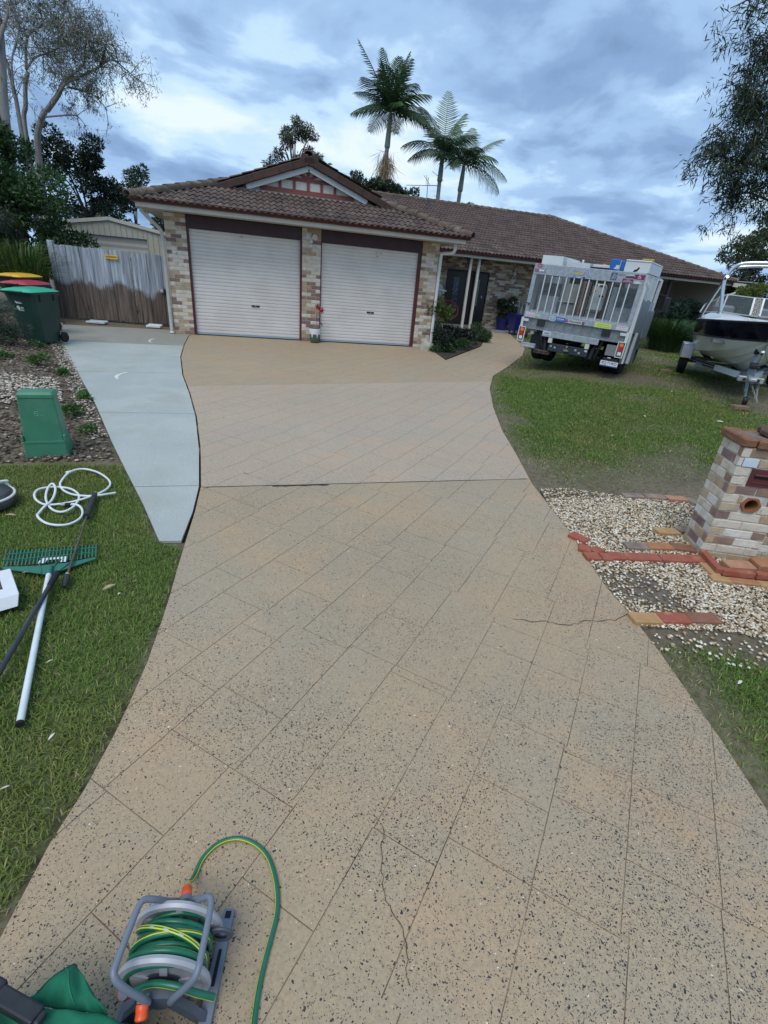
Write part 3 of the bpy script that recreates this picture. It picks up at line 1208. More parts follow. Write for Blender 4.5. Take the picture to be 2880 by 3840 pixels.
def tile_face(org, udir, vdir, poly, first_parts, skip_hidden=None):
    """poly in (u,v) plan along the slope; org world"""
    global tile_cnt
    udir, vdir = Vector(udir), Vector(vdir)
    ndir = udir.cross(vdir)
    us, vs_ = [p[0] for p in poly], [p[1] for p in poly]
    Mx = Matrix((udir, vdir, ndir)).transposed().to_4x4()
    v = 0.0
    while v < max(vs_):
        u = min(us)
        while u < max(us):
            uc, vc = u + TW / 2, v + TG / 2
            corners = [(u + .01, v + .02), (u + TW - .01, v + .02), (u + TW - .01, v + TG), (u + .01, v + TG)]
            ins = in_poly([c[0] for c in corners] + [uc], [c[1] for c in corners] + [vc], poly)
            if ins.any():
                Mt = Matrix.Translation(Vector(org) + udir * uc + vdir * v + ndir * (rng.uniform(0, .003))) @ Mx
                if ins.all() and first_parts > 0:
                    o = link('roof_tile', tile_me, roof)
                    o.matrix_local = Matrix.Translation(Vector(Mt.translation)) @ Mx
                    first_parts -= 1
                else:
                    vv = [Vector(q) for q in TILE.v]
                    if not ins.all():
                        bm = bmesh.new()
                        bv = [bm.verts.new(q) for q in vv]
                        for f in TILE.f:
                            bm.faces.new([bv[i] for i in f])
                        k = len(poly)
                        A = area2(poly)
                        for i in range(k):
                            a, b = poly[i], poly[(i + 1) % k]
                            d = Vector((b[0] - a[0], b[1] - a[1]))
                            if d.length < 1e-4 or abs(d.y) < 1e-4 and a[1] < .01:
                                continue
                            nn = Vector((d.y, -d.x)).normalized() * (1 if A > 0 else -1)
                            da = [(c[0] - a[0]) * nn.x + (c[1] - a[1]) * nn.y for c in ((u, v), (u + TW, v), (u + TW, v + TG), (u, v + TG))]
                            if max(da) > 0 and min(da) < 0:
                                # only convex-side edges near this tile
                                geom = bm.verts[:] + bm.edges[:] + bm.faces[:]
                                bmesh.ops.bisect_plane(bm, geom=geom, plane_co=(a[0] - uc, a[1] - v, 0), plane_no=(nn.x, nn.y, 0), clear_outer=True)
                        bm.verts.index_update()
                        vv = [w.co.copy() for w in bm.verts]
                        ff = [[w.index for w in f.verts] for f in bm.faces]
                        bm.free()
                    else:
                        ff = TILE.f
                    if ff:
                        far_tiles.add([Mt @ q for q in vv], ff)
                tile_cnt += 1
            u += TW
        v += TG
    return first_parts


SG = (GAB + .05 - EY) / CP
tile_face((EX0, EY - .05, EZ - .06), (1, 0, 0), (0, CP, SP), [(0, 0), (EX1 - EX0, 0), (EX1 - EX0 - (GAB + .05 - EY), SG), (GAB + .05 - EY, SG)], 170)
# main front slope (u measured from x = EX1), valley on the left
sl = (MRY - MEY) / CP
tile_face((EX1, MEY - .05, EZ - .02), (1, 0, 0), (0, CP, SP),
          [(0, 0), (MX1 - EX1, 0), (MRX1 - EX1, sl), (MRX0 - EX1, sl), (RIDX - EX1, (GY2 - MEY) / CP)], 122)
# right slope of the garage wing and right hip of the house
tile_face((EX1 + .02, EY, EZ - .02), (0, 1, 0), (-CP, 0, SP), [(0, 0), (MEY - EY, 0), (GY2 - EY, (EX1 - RIDX) / CP), (GAB - EY, (EX1 - RIDX) / CP), (GAB - EY, (GAB - EY) / CP)], 0)
tile_face((MX1 + .02, MEY, EZ - .02), (0, 1, 0), (-CP, 0, SP), [(0, 0), (2 * (MRY - MEY), 0), (MRY - MEY, sl)], 0)
tile_face((EX0 - .02, 16, EZ - .02), (0, -1, 0), (CP, 0, SP), [(0, 0), (16 - EY, 0), (16 - GAB, (GAB - EY) / CP), (16 - GAB, (RIDX - EX0) / CP), (16 - GY2, (RIDX - EX0) / CP)], 0)
ft = far_tiles.build('roof_tiles_far', m_tile_far, roof, smooth=True, sharp=35)
tag(ft, kind='stuff')


def cap_mesh(w=.115, h=.075, L=.36):
    mb = MB()
    n = 6
    pr = [(-w, -.05)] + [(-w * math.cos(PI * i / n), h * math.sin(PI * i / n) ** .8) for i in range(n + 1)] + [(w, -.05)]
    k = len(pr)
    vs = [(x * 1.08, 0, z + .012) for x, z in pr] + [(x, L, z - .012) for x, z in pr] + [(x * .92, 0, z - .012) for x, z in pr]
    fs = [(i, i + 1, k + i + 1, k + i) for i in range(k - 1)] + [(2 * k + i, 2 * k + i + 1, i + 1, i) for i in range(k - 1)]
    mb.add(vs, fs)
    return mb.mesh('ridge_cap', m_cap, True, 45)


cap_me = cap_mesh()


def caps(a, b, me=cap_me, pitch=.335, name='ridge_cap'):
    a, b = Vector(a), Vector(b)
    d = (b - a)
    n = int(d.length / pitch)
    d.normalize()
    sd = d.cross(Vector((0, 0, 1))).normalized()
    upv = sd.cross(d)
    Mx = Matrix((sd, d, upv)).transposed().to_4x4()
    for i in range(n + 1):
        o = link(name, me, roof)
        o.matrix_local = Matrix.Translation(a + d * (pitch * i) + upv * .03 + Vector((rng.uniform(-.004, .004), 0, rng.uniform(-.003, .003)))) @ Mx


caps((EX0 - .02, EY - .02, EZ - .02), (HX0 + .32, GAB + .30, HZ + .10))
caps((EX1 + .02, EY - .02, EZ - .02), (HX1 - .32, GAB + .30, HZ + .10))
caps((RIDX, GAB + .1, apex[1]), (RIDX, GY2, apex[1]))
caps((MRX0 + 1.0, MRY, MZ), (MRX1, MRY, MZ))
caps((MX1, MEY, EZ), (MRX1, MRY, MZ))
# verge tiles up both sides of the gable
vt = MB()
VB = lambda x: 4.055 - TP * abs(x - RIDX)
vt.box(0, .345, -.03, .10, -.015, .15, 0, None, .012)
vt_me = vt.mesh('verge_tile', m_verge)
for sx in (1, -1):
    x_s = HX0 + .12 if sx == 1 else HX1 - .12
    run = abs(RIDX - x_s)
    n = int(run / CP / .335) + 1
    for i in range(n):
        t = i * .335
        o = link('verge_tile', vt_me, roof)
        zq = VB(x_s) + .02 + .004 * (i % 2)
        if sx == 1:
            o.matrix_local = Matrix.Translation((x_s + t * CP, GAB - .07 - .004 * (i % 2), zq + t * SP)) @ Matrix.Rotation(R_(-20), 4, 'Y')
        else:
            o.matrix_local = Matrix.Translation((x_s - t * CP, GAB + .0 - .004 * (i % 2), zq + t * SP)) @ Matrix.Rotation(PI, 4, 'Z') @ Matrix.Rotation(R_(-20), 4, 'Y')
# flashing under the gable
fm = MB()
fm.box(HX0 + .5, HX1 - .5, GAB - .02, GAB + .14, HZ - .05, HZ - .012)
hpart('flashing', fm, mat('lead_flashing', (.34, .32, .33), .6, c2=(.25, .23, .23), ns=9))
# gable wall
GYW = 1.0
zb_ = HZ - .04
gm = MB()
hb_ = (4.05 - zb_) / TP
gm.prism([(RIDX - hb_, zb_), (RIDX + hb_, zb_), (RIDX, 4.05)], 0, .06, 0, Matrix.Translation((0, GYW + .06, 0)) @ Matrix.Rotation(R_(90), 4, 'X'))
gable = hpart('gable_wall', gm, mat('gable_cream', (.70, .665, .57), .6, c2=(.66, .625, .535), ns=3))
m_red = mat('gable_red', (.27, .075, .06), .55, c2=(.23, .065, .055), ns=5)


def strip(a, b, w=.085, dy=-.025):
    mb = MB()
    mb.bar((a[0], GYW + dy / 2, a[1]), (b[0], GYW + dy / 2, b[1]), w, abs(dy), 0, (0, 1, 0))
    return mb.build('gable_strip', m_red, gable)


zl, zm = HZ + .085, 3.765
slope = lambda x: VB(x) - .125
hx_ = (VB(RIDX) - .125 - zl) / TP
strip((RIDX - hx_, zl), (RIDX + hx_, zl), .10)
strip((RIDX - .66, zm), (RIDX + .66, zm), .075, -.027)
for dx in (-.71, -.355, .345, .69):
    strip((RIDX + dx, zl + .04), (RIDX + dx, min(zm + .03, slope(RIDX + dx) + .05)), .068, -.022)
strip((RIDX, zl + .04), (RIDX, slope(RIDX) + .06), .068, -.031)
for sx in (-1, 1):
    strip((RIDX + sx * .03, zm + .03), (RIDX + sx * .31, zm + .175), .068, -.02)
# barge boards
for sx in (-1, 1):
    bm_ = MB()
    xa = RIDX + sx * (hx_ + .33)
    a = Vector((xa, GAB + .02, VB(xa) - .045))
    b = Vector((RIDX, GAB + .02, VB(RIDX) - .045))
    bm_.bar(a, b, .04, .135, 0, (0, 0, 1))
    hpart('barge_board', bm_, m_white)
    sf = MB()
    sf.bar((xa, (GAB + GYW) / 2 + .06, VB(xa) + .0), (RIDX, (GAB + GYW) / 2 + .06, VB(RIDX) + .0), .26, .012, 0, (0, 0, 1))
    hpart('gable_soffit', sf, m_white)


# ---- gutters, fascia, soffits
def gutter(pts):
    mb = MB()
    prof = [(-.005, -.10), (.075, -.10), (.098, -.065), (.108, 0), (.096, 0), (.088, -.06), (.07, -.088), (-.005, -.088)]
    n = len(prof)
    vs = []
    for (x, y, ox, oy) in pts:
        for a, b in prof:
            vs.append((x + ox * a, y + oy * a, EZ + b))
    fs = []
    for i in range(len(pts) - 1):
        for j in range(n):
            fs.append((i * n + j, i * n + (j + 1) % n, (i + 1) * n + (j + 1) % n, (i + 1) * n + j))
    fs += [tuple(range(n)), tuple(reversed(range((len(pts) - 1) * n, len(pts) * n)))]
    mb.add(vs, fs)
    return mb


fx0, fx1, fy = EX0 + .10, EX1 - .10, EY + .10
gut = hpart('gutter', gutter([(fx0, 15, -1, 0), (fx0, fy, -1, -1), (fx1, fy, 1, -1), (fx1, MEY + .08, 1, -1), (MX1 - .1, MEY + .1, 1, -1), (MX1 - .1, 16, 1, 0)]), m_maroon)
fa = MB()
fa.box(fx0 - .003, fx1 + .003, fy - .004, fy + .02, 2.655, EZ - .02)
fa.box(fx0 - .003, fx0 + .02, fy + .021, 14.5, 2.655, EZ - .02)
fa.box(fx1 - .02, fx1 + .003, fy + .021, MEY + .07, 2.655, EZ - .02)
fa.box(fx1 - .02, MX1 - .1, MEY + .10, MEY + .125, 2.655, EZ - .02)
hpart('fascia', fa, m_cream)
so = MB()
so.box(fx0 + .021, fx1 - .021, fy + .021, -.002, 2.662, 2.675)
so.box(fx0 + .021, -.002, 0, 14.4, 2.662, 2.675)
so.box(GWID + .002, fx1 - .021, 0, MEY + .07, 2.662, 2.675)
so.box(GWID + .13, 15.6, MEY + .127, PY + .2, 2.700, 2.712)
so.box(15.602, MX1 - .12, MEY + .127, 10.6, 2.700, 2.712)
hpart('soffit', so, mat('soffit_board', (.52, .49, .42), .7, c2=(.47, .445, .39), ns=2))

# ---- downpipes
m_pipe = mat('pipe_cream', (.56, .54, .48), .5, c2=(.47, .455, .41), ns=5)
dp = MB()
dp.tube([(-.39, -.42, 2.66), (-.385, -.42, 2.60), (-.30, -.32, 2.50), (-.10, -.08, 2.30), (-.062, -.045, 2.22), (-.062, -.045, .02)], .042, 10)
dp.tube([(-.062, -.045, .03), (-.062, -.075, .0)], .05, 10, 1)
hpart('downpipe', dp, [m_pipe, m_white], smooth=True)
dp2 = MB()
dp2.tube([(7.12, -.30, 2.66), (7.12, -.30, 2.52), (7.10, -.28, 2.455), (7.04, -.22, 2.43), (6.93, -.05, 2.425), (6.865, -.01, 2.40), (6.855, -.01, 2.33), (6.855, -.01, .05)], .045, 10)
hpart('downpipe', dp2, m_white, smooth=True)

# ---- porch posts, door, sidelight, window
for px in (9.98, 10.32):
    mb = MB()
    mb.box(px - .045, px + .045, 5.25, 5.34, .136, 2.70, 0, None, .006)
    mb.box(px - .055, px + .055, 5.24, 5.35, .137, .19, 1)
    po = hpart('porch_post', mb, [m_cream, mat('galv', (.42, .44, .46), .45, .5, c2=(.33, .35, .37), ns=12)])
    br = MB()
    sx = -1 if px < 10.1 else 1
    pts = [(px + sx * .05, 2.69), (px + sx * .33, 2.69), (px + sx * .30, 2.62), (px + sx * .20, 2.60), (px + sx * .15, 2.53), (px + sx * .16, 2.46), (px + sx * .05, 2.42)]
    if sx < 0:
        pts = pts[::-1]
    br.prism(pts, 0, .03, 0, Matrix.Translation((0, 5.31, 0)) @ Matrix.Rotation(R_(90), 4, 'X'))
    br.build('post_bracket', mat('dark_bracket', (.035, .025, .025), .6), po)
m_dd = mat('dark_door', (.010, .009, .010), .35, spec=.5)
m_frame = mat('dark_frame', (.022, .016, .014), .5)
dmb = MB()
dmb.box(9.58, 11.46, PY + .10, PY + .16, .135, 2.27, 0)
dr = hpart('entry_frame', dmb, m_frame)
d1 = MB()
d1.box(DOOR[0], DOOR[1], PY + .055, PY + .095, .16, 2.20, 0, None, .006)
do = d1.build('front_door', m_dd, dr)
gl = MB()
gl.box(DOOR[0] + .30, DOOR[1] - .26, PY + .045, PY + .053, .75, 1.98)
gl.build('door_glass', mat('leadlight', (.035, .055, .085), .15, c2=(.15, .20, .27), ns=16, lo=.55, hi=.66, spec=.6), do)
d2 = MB()
d2.box(DOOR2[0], DOOR2[1], PY + .055, PY + .095, .16, 2.20, 0, None, .006)
d2o = d2.build('side_door', m_dd, dr)
g2 = MB()
g2.box(DOOR2[0] + .10, DOOR2[0] + .26, PY + .045, PY + .053, .95, 1.98)
g2.build('door_glass', mat('pale_glass', (.12, .15, .15), .12, c2=(.20, .24, .22), ns=9, spec=.6), d2o)
k2 = MB()
k2.box(DOOR2[0] + .42, DOOR2[0] + .455, PY + .035, PY + .054, 1.28, 1.36, 0, None, .004)
k2.build('handle', m_white, d2o)
st = MB()
st.box(9.5, 11.5, PY - .08, PY + .05, .137, .20)
hpart('door_sill', st, BR['buff'])
wf = MB()
for a, b, c_, d_ in ((13.52, 15.25, .93, .98), (13.52, 15.25, 2.11, 2.16), (13.52, 13.57, .98, 2.11), (15.20, 15.25, .98, 2.11), (14.36, 14.41, .98, 2.11)):
    wf.box(a, b, PY + .01, PY + .09, c_, d_)
win = hpart('window', wf, m_cream)
wp = MB()
wp.box(13.57, 14.36, PY + .05, PY + .056, .98, 2.11)
wp.box(14.41, 15.20, PY + .05, PY + .056, .98, 2.11)
wp.build('pane', mat('blind_pane', (.10, .135, .16), .25, c2=(.085, .11, .13), ns=2), win)
# wall lamp: white scroll bracket
wlm = MB()
wlm.tube(smooth_line([(12.55, PY - .02, 2.02), (12.55, PY - .10, 2.06), (12.56, PY - .13, 2.16), (12.52, PY - .10, 2.24), (12.47, PY - .06, 2.18), (12.50, PY - .05, 2.10)], 4), .014, 8)
wlm.lathe([(.02, 0), (.06, .02), (.055, .10), (.03, .16), (.02, .2)], 12, 0, Matrix.Translation((12.52, PY - .12, 2.24)))
wlm.box(12.50, 12.60, PY - .02, PY, 1.95, 2.1)
wall_lamp = empty('wall_lamp', (12.55, PY, 2.0), 0, 'white scroll wall lamp on the shaded porch bricks', 'wall lamp')
o = wlm.build('lamp_body', m_white, wall_lamp, smooth=True)
o.location = -wall_lamp.location

# children that were placed in world coordinates under the moved Empty chain
# ================================================================== gate, shed, bins, green pillar
def soil_z(x, y):
    m = min(1, max(0, (float(edge_x(y, CLY)) - x) / .8)) * min(1, max(0, (y + 8.5) / 2))
    return gzf(x, y) + .12 * m


def wood_mat(name, wet_level):
    m, N, L, b = nodemat(name)
    geo = N.new('ShaderNodeNewGeometry')
    mp = N.new('ShaderNodeMapping')
    mp.inputs['Scale'].default_value = (26, 26, 1.6)
    L.new(geo.outputs['Position'], mp.inputs['Vector'])
    n1 = N.new('ShaderNodeTexNoise')
    n1.inputs['Scale'].default_value = 1.0
    n1.inputs['Detail'].default_value = 6
    L.new(mp.outputs[0], n1.inputs['Vector'])
    rp = N.new('ShaderNodeValToRGB')
    e = rp.color_ramp.elements
    e[0].position, e[0].color = .32, (.17, .19, .22, 1)
    e[1].position, e[1].color = .68, (.40, .44, .50, 1)
    L.new(n1.outputs['Fac'], rp.inputs[0])
    rp2 = N.new('ShaderNodeValToRGB')
    e = rp2.color_ramp.elements
    e[0].position, e[0].color = .32, (.055, .042, .035, 1)
    e[1].position, e[1].color = .68, (.165, .125, .10, 1)
    L.new(n1.outputs['Fac'], rp2.inputs[0])
    sp = N.new('ShaderNodeSeparateXYZ')
    L.new(geo.outputs['Position'], sp.inputs[0])

    def mm(op, a, bb):
        n = N.new('ShaderNodeMath')
        n.operation = op
        for k, q in enumerate((a, bb)):
            if isinstance(q, (int, float)):
                n.inputs[k].default_value = q
            else:
                L.new(q, n.inputs[k])
        return n.outputs[0]
    # scalloped tide mark of water soaked up from the ground
    hump = mm('ABSOLUTE', mm('SINE', mm('ADD', mm('MULTIPLY', sp.outputs[0], 2.9), 1.9), 0), 0)
    n2 = N.new('ShaderNodeTexNoise')
    n2.inputs['Scale'].default_value = 1.35
    n2.inputs['Detail'].default_value = 4
    L.new(geo.outputs['Position'], n2.inputs['Vector'])
    lvl = mm('ADD', mm('ADD', mm('MULTIPLY', hump, .14), mm('MULTIPLY', n2.outputs['Fac'], .95)), wet_level - .42)
    oi0 = N.new('ShaderNodeObjectInfo')
    lvl = mm('ADD', lvl, mm('MULTIPLY', oi0.outputs['Random'], .13))
    lvl = mm('SUBTRACT', lvl, mm('MULTIPLY', sp.outputs[0], .09))
    f = N.new('ShaderNodeMapRange')
    f.inputs['From Min'].default_value = -.07
    f.inputs['From Max'].default_value = .07
    L.new(mm('SUBTRACT', lvl, sp.outputs[2]), f.inputs['Value'])
    mxx = N.new('ShaderNodeMix')
    mxx.data_type = 'RGBA'
    L.new(f.outputs[0], mxx.inputs['Factor'])
    L.new(rp.outputs[0], mxx.inputs['A'])
    L.new(rp2.outputs[0], mxx.inputs['B'])
    oi = N.new('ShaderNodeObjectInfo')
    hs = N.new('ShaderNodeHueSaturation')
    r = N.new('ShaderNodeMapRange')
    r.inputs['To Min'].default_value = .72
    r.inputs['To Max'].default_value = 1.2
    L.new(oi.outputs['Random'], r.inputs['Value'])
    L.new(r.outputs[0], hs.inputs['Value'])
    L.new(mxx.outputs['Result'], hs.inputs['Color'])
    L.new(hs.outputs[0], b.inputs['Base Color'])
    b.inputs['Roughness'].default_value = .85
    return m


m_wood = wood_mat('weathered_timber', .55)
gA, gB = Vector((-3.02, 1.62, 0)), Vector((-.24, 1.16, 0))
gd_ = (gB - gA).normalized()
gate = empty('timber_gate', (*gA.xy, .04), math.atan2(gd_.y, gd_.x), 'weathered grey timber paling gate with a wet brown lower half, across the side path', 'gate')
gl_ = (gB - gA).length
mbp = MB()
mbp.box(0, .13, -.02, .11, -.1, 1.82, 0, None, .006)
mbp.build('gate_post', m_wood, gate)
x = .15
while x < gl_ - .04:
    w = rng.uniform(.085, .108)
    if abs(x - .78) < .05 or abs(x - 2.02) < .05:
        x += .016
    mb = MB()
    h = 1.735 - .010 * x + rng.uniform(-.012, .012)
    mb.box(0, min(w, gl_ - x), 0, .017, 0.02 + rng.uniform(-.01, .02), h, 0, None, .003)
    mb.build('paling', m_wood, gate, loc=(x, rng.choice((-.021, -.003)) + rng.uniform(-.002, .002), 0), rot=(0, rng.uniform(-.004, .004), 0))
    x += w - rng.uniform(.0, .012)
for z in (.25, 1.5):
    mb = MB()
    mb.box(.14, gl_ - .02, .022, .06, z, z + .09)
    mb.build('rail', m_wood, gate)
lk = MB()
lk.lathe([(.045, 0), (.045, .012), (.03, .02)], 12, 0, Matrix.Translation((gl_ - .14, -.03, .86)) @ Matrix.Rotation(R_(90), 4, 'X'))
lk.box(gl_ - .10, gl_ - .06, -.035, -.02, .78, .92, 1)
lk.build('latch', [mat('lock_plate', (.42, .40, .38), .5, .3), m_dark], gate)
# yellow sign on the gate
sg = empty('warning_sign', (gA + gd_ * 1.52).xy.to_3d() + Vector((.0, -.045, 1.60)), math.atan2(gd_.y, gd_.x), 'small yellow sign screwed to the timber gate', 'sign')
sm = MB()
sm.box(-.155, .155, -.008, 0, -.045, .045, 0, None, .003)
sm.build('sign_plate', mat('sign_yellow', (.74, .46, .03), .5, c2=(.66, .39, .03), ns=9), sg)
sm = MB()
sm.box(-.135, .135, -.0105, -.009, -.006, .004)
sm.box(-.12, .10, -.0105, -.009, .016, .022)
sm.build('sign_print', mat('sign_black', (.05, .04, .02), .6), sg)
# two pale concrete blocks at the foot of the gate
for (x, y, w, d, h, lb, mt) in ((-2.02, 1.02, .46, .24, .05, 'grey concrete paver lying at the foot of the timber gate, left one', mat('paver_grey', (.50, .56, .60), .7, c2=(.42, .47, .50), ns=9)),
                                (-.62, .86, .36, .20, .06, 'white metal channel block lying at the foot of the timber gate, beside the downpipe', mat('block_white', (.74, .76, .77), .6, c2=(.62, .64, .65), ns=9))):
    p_ = empty('paver', (x, y, gzf(x, y) - .002), R_(-9), lb, 'paver')
    mb = MB()
    mb.box(-w / 2, w / 2, -d / 2, d / 2, 0, h, 0, None, .008)
    mb.box(-w / 2 + .01, w / 2 - .01, d / 2 + .002, d / 2 + .02, 0, h * 1.3, 0)
    o = mb.build('slab', mt, p_)

# ---- shed behind the gate
shed = empty('garden_shed', (-2.5, 6.0, .1), 0, 'cream ribbed metal shed with a low gable and roller door behind the timber gate', 'shed')
m_shed = mat('shed_cream', (.50, .48, .385), .5, c2=(.46, .44, .355), ns=2, spec=.5)
m_shed_d = mat('shed_door', (.46, .445, .40), .45, c2=(.43, .415, .37), ns=2)
hw, ez, az = 1.72, 2.30, 2.58
sd_x0, sd_x1, sd_z = -.86, 1.08, 2.10


def rib_panel(x0, x1, zfun0, zfun1, step=.165):
    mb = MB()
    x = x0
    while x < x1 - .01:
        a, b = x, min(x + step, x1)
        xs = [a, a + .008, a + .022, a + .030, b]
        ys = [0, 0, -.022, -.022 if False else 0, 0]
        xs = [a, a + .012, a + .02, a + .028, b]
        ys = [0, 0, -.02, 0, 0]
        for i in range(4):
            if xs[i + 1] > x1:
                break
            mb.add([(xs[i], ys[i], zfun0(xs[i])), (xs[i + 1], ys[i + 1], zfun0(xs[i + 1])), (xs[i + 1], ys[i + 1], zfun1(xs[i + 1])), (xs[i], ys[i], zfun1(xs[i]))], [(0, 1, 2, 3)])
        x += step
    return mb


top = lambda x: az - (az - ez) * abs(x) / hw
z0 = lambda x: 0.0
rib_panel(-hw, sd_x0, z0, top).build('wall_sheet', m_shed, shed)
rib_panel(sd_x1, hw, z0, top).build('wall_sheet', m_shed, shed)
rib_panel(sd_x0, sd_x1, lambda x: sd_z, top).build('wall_sheet', m_shed, shed)
mb = MB()
for s in (-1, 1):
    mb.add([(s * hw, .01, 0), (s * hw, 4.2, 0), (s * hw, 4.2, ez), (s * hw, .01, ez)], [(0, 1, 2, 3)])
mb.build('side_wall', m_shed, shed)
mb = MB()
n = 26
vs = []
for i in range(n):
    z = sd_z * i / (n - 1)
    vs += [(sd_x0, .06 + .012 * (i % 2), z), (sd_x1, .06 + .012 * (i % 2), z)]
mb.add(vs, [(2 * i, 2 * i + 1, 2 * i + 3, 2 * i + 2) for i in range(n - 1)])
mb.build('roller_door', m_shed_d, shed)
mb = MB()
for s in (-1, 1):
    mb.bar((s * (hw + .06), -.03, ez + .0), (0, -.03, az + .01), .05, .10, 0)
mb.build('roof_trim', mat('shed_trim', (.58, .565, .47), .5), shed)
mb = MB()
mb.add([(-hw - .06, -.05, ez + .05), (0, -.05, az + .06), (0, 4.3, az + .06), (-hw - .06, 4.3, ez + .05), (hw + .06, -.05, ez + .05), (hw + .06, 4.3, ez + .05)], [(0, 1, 2, 3), (1, 4, 5, 2)])
mb.build('shed_roof', m_shed, shed)
mb = MB()
mb.box(hw - .02, hw + .02, -.05, .0, 0, ez)
mb.build('corner_trim', mat('dark_green_trim', (.03, .10, .06), .5), shed)
mb = MB()
mb.lathe([(.10, 0), (.10, .08), (.16, .10), (.165, .16), (.12, .22), (.0, .25)], 16, 0, Matrix.Translation((-.5, 1.2, az - .03)))
mb.build('roof_vent', m_shed, shed, smooth=True)

# ---- wheelie bins
m_bin = mat('bin_green', (.012, .045, .034), .45, c2=(.010, .036, .028), ns=4, spec=.45)
m_rim = mat('bin_rim', (.030, .045, .055), .5)
m_rubber = mat('rubber', (.012, .012, .013), .75)
m_print = mat('white_print', (.62, .66, .66), .6)


def make_bin(loc, rz, lid_mat, label):
    t = empty('wheelie_bin', loc, rz, label, 'bin', 'wheelie bins beside the gate')
    b = MB()
    r0, r1 = (.225, .25), (.285, .345)
    zs = [(0.03, 0), (.20, .18), (.84, .9), (.90, 1.0)]
    vs = []
    for z, k in zs:
        w, d = r0[0] + (r1[0] - r0[0]) * k, r0[1] + (r1[1] - r0[1]) * k
        c = .05
        for x, y in ((-w + c, -d), (w - c, -d), (w, -d + c), (w, d - c), (w - c, d), (-w + c, d), (-w, d - c), (-w, -d + c)):
            vs.append((x, y, z))
    fs = [tuple(reversed(range(8)))]
    for i in range(3):
        for j in range(8):
            fs.append((i * 8 + j, i * 8 + (j + 1) % 8, i * 8 + 8 + (j + 1) % 8, i * 8 + 8 + j))
    b.add(vs, fs)
    # panel ribs on the side
    for y in (-.19, .17):
        b.box(.262, .300, y - .012, y + .012, .78, .90)
    bo = b.build('body', m_bin, t)
    r = MB()
    r.box(-.305, .305, -.40, .30, .895, .93, 0, None, .012)
    r.box(-.24, .24, .36, .40, .86, .89, 0, None, .008)
    for s in (-1, 1):
        r.box(s * .2 - .02, s * .2 + .02, .28, .40, .865, .895)
    r.build('rim', m_rim, t)
    l = MB()

    def lid(u, v):
        x, y = -.30 + .60 * u, -.42 + .76 * v
        e = min(u, 1 - u, v * 1.2, (1 - v) * 1.2)
        z = .932 + .05 * min(1, e / .18) ** .6 + .012 * (v)
        if abs(u - .5) < .28 and .15 < v < .85:
            z += .012
        return (x, y, z)
    l.sheet(lid, 14, 14)
    l.box(-.13, .13, -.445, -.40, .925, .955, 0, None, .008)
    l.build('lid', lid_mat, t, smooth=True, sharp=50)
    for s in (-1, 1):
        w = MB()
        w.lathe([(.03, -.03), (.085, -.03), (.10, -.02), (.10, .02), (.085, .03), (.03, .03)], 16, 0, Matrix.Translation((s * .275, .27, .10)) @ Matrix.Rotation(R_(90), 4, 'Y'))
        w.build('wheel', m_rubber, t)
    p = MB()
    yy = -.343
    tl = math.atan2(.0684, .64)
    Mx = Matrix.Translation((0, -.2671, .20)) @ Matrix.Rotation(tl, 4, 'X') @ Matrix.Translation((0, .0215, -.03))
    # fish-like council mark and lines of print
    for (x0, x1, z0_, z1_) in ((-.085, -.01, .575, .583), (-.10, .015, .555, .566), (-.04, .02, .485, .493), (-.04, .02, .468, .476), (-.09, .02, .44, .447), (-.09, .02, .428, .433)):
        p.box(x0, x1, -.0245, -.0225, z0_, z1_, 0, Mx)
    p.prism([(-.125, .595), (-.105, .56), (-.06, .565), (-.085, .585)], .0225, .0245, 0, Mx @ Matrix.Rotation(R_(90), 4, 'X'))
    p.lathe([(.034, .0225), (.034, .0245)], 14, 0, Mx @ Matrix.Translation((-.085, 0, .48)) @ Matrix.Rotation(R_(90), 4, 'X'))
    p.build('council_print', m_print, t)
    return t


BRZ = R_(-20)
make_bin((-2.14, -2.42, soil_z(-2.14, -2.42) - .01), BRZ, mat('lid_green', (.03, .40, .22), .4, c2=(.025, .33, .18), ns=3, spec=.5), 'dark green wheelie bin with bright green lid, nearest of the three')
make_bin((-2.66, -1.10, soil_z(-2.66, -1.1) - .01), BRZ, mat('lid_red', (.40, .03, .05), .4, c2=(.33, .025, .04), ns=3, spec=.5), 'dark wheelie bin with a red lid standing behind the green lidded bin')
make_bin((-3.3, .35, soil_z(-3.3, .35) - .01), BRZ, mat('lid_yellow', (.72, .42, .03), .4, c2=(.62, .36, .03), ns=3, spec=.5), 'dark wheelie bin with a yellow lid, hindmost of the three by the gate')

# ---- green power pillar
pil = empty('power_pillar', (-.13, -8.47, soil_z(-.13, -8.47) - .02), R_(7), 'green plastic electricity pillar standing in the mulch left of the grey path', 'utility pillar')
m_pg = mat('pillar_green', (.055, .215, .125), .5, c2=(.045, .185, .105), ns=5, spec=.45, c3=(.085, .25, .165), ns3=2.2)


def tapered(mb, w0, d0, w1, d1, z0_, z1_, mi=0, c=.012):
    vs = []
    for w, d, z in ((w0, d0, z0_), (w1, d1, z1_)):
        for x, y in ((-w + c, -d), (w - c, -d), (w, -d + c), (w, d - c), (w - c, d), (-w + c, d), (-w, d - c), (-w, -d + c)):
            vs.append((x, y, z))
    fs = [tuple(reversed(range(8))), tuple(range(8, 16))] + [(j, (j + 1) % 8, 8 + (j + 1) % 8, 8 + j) for j in range(8)]
    mb.add(vs, fs, mi)


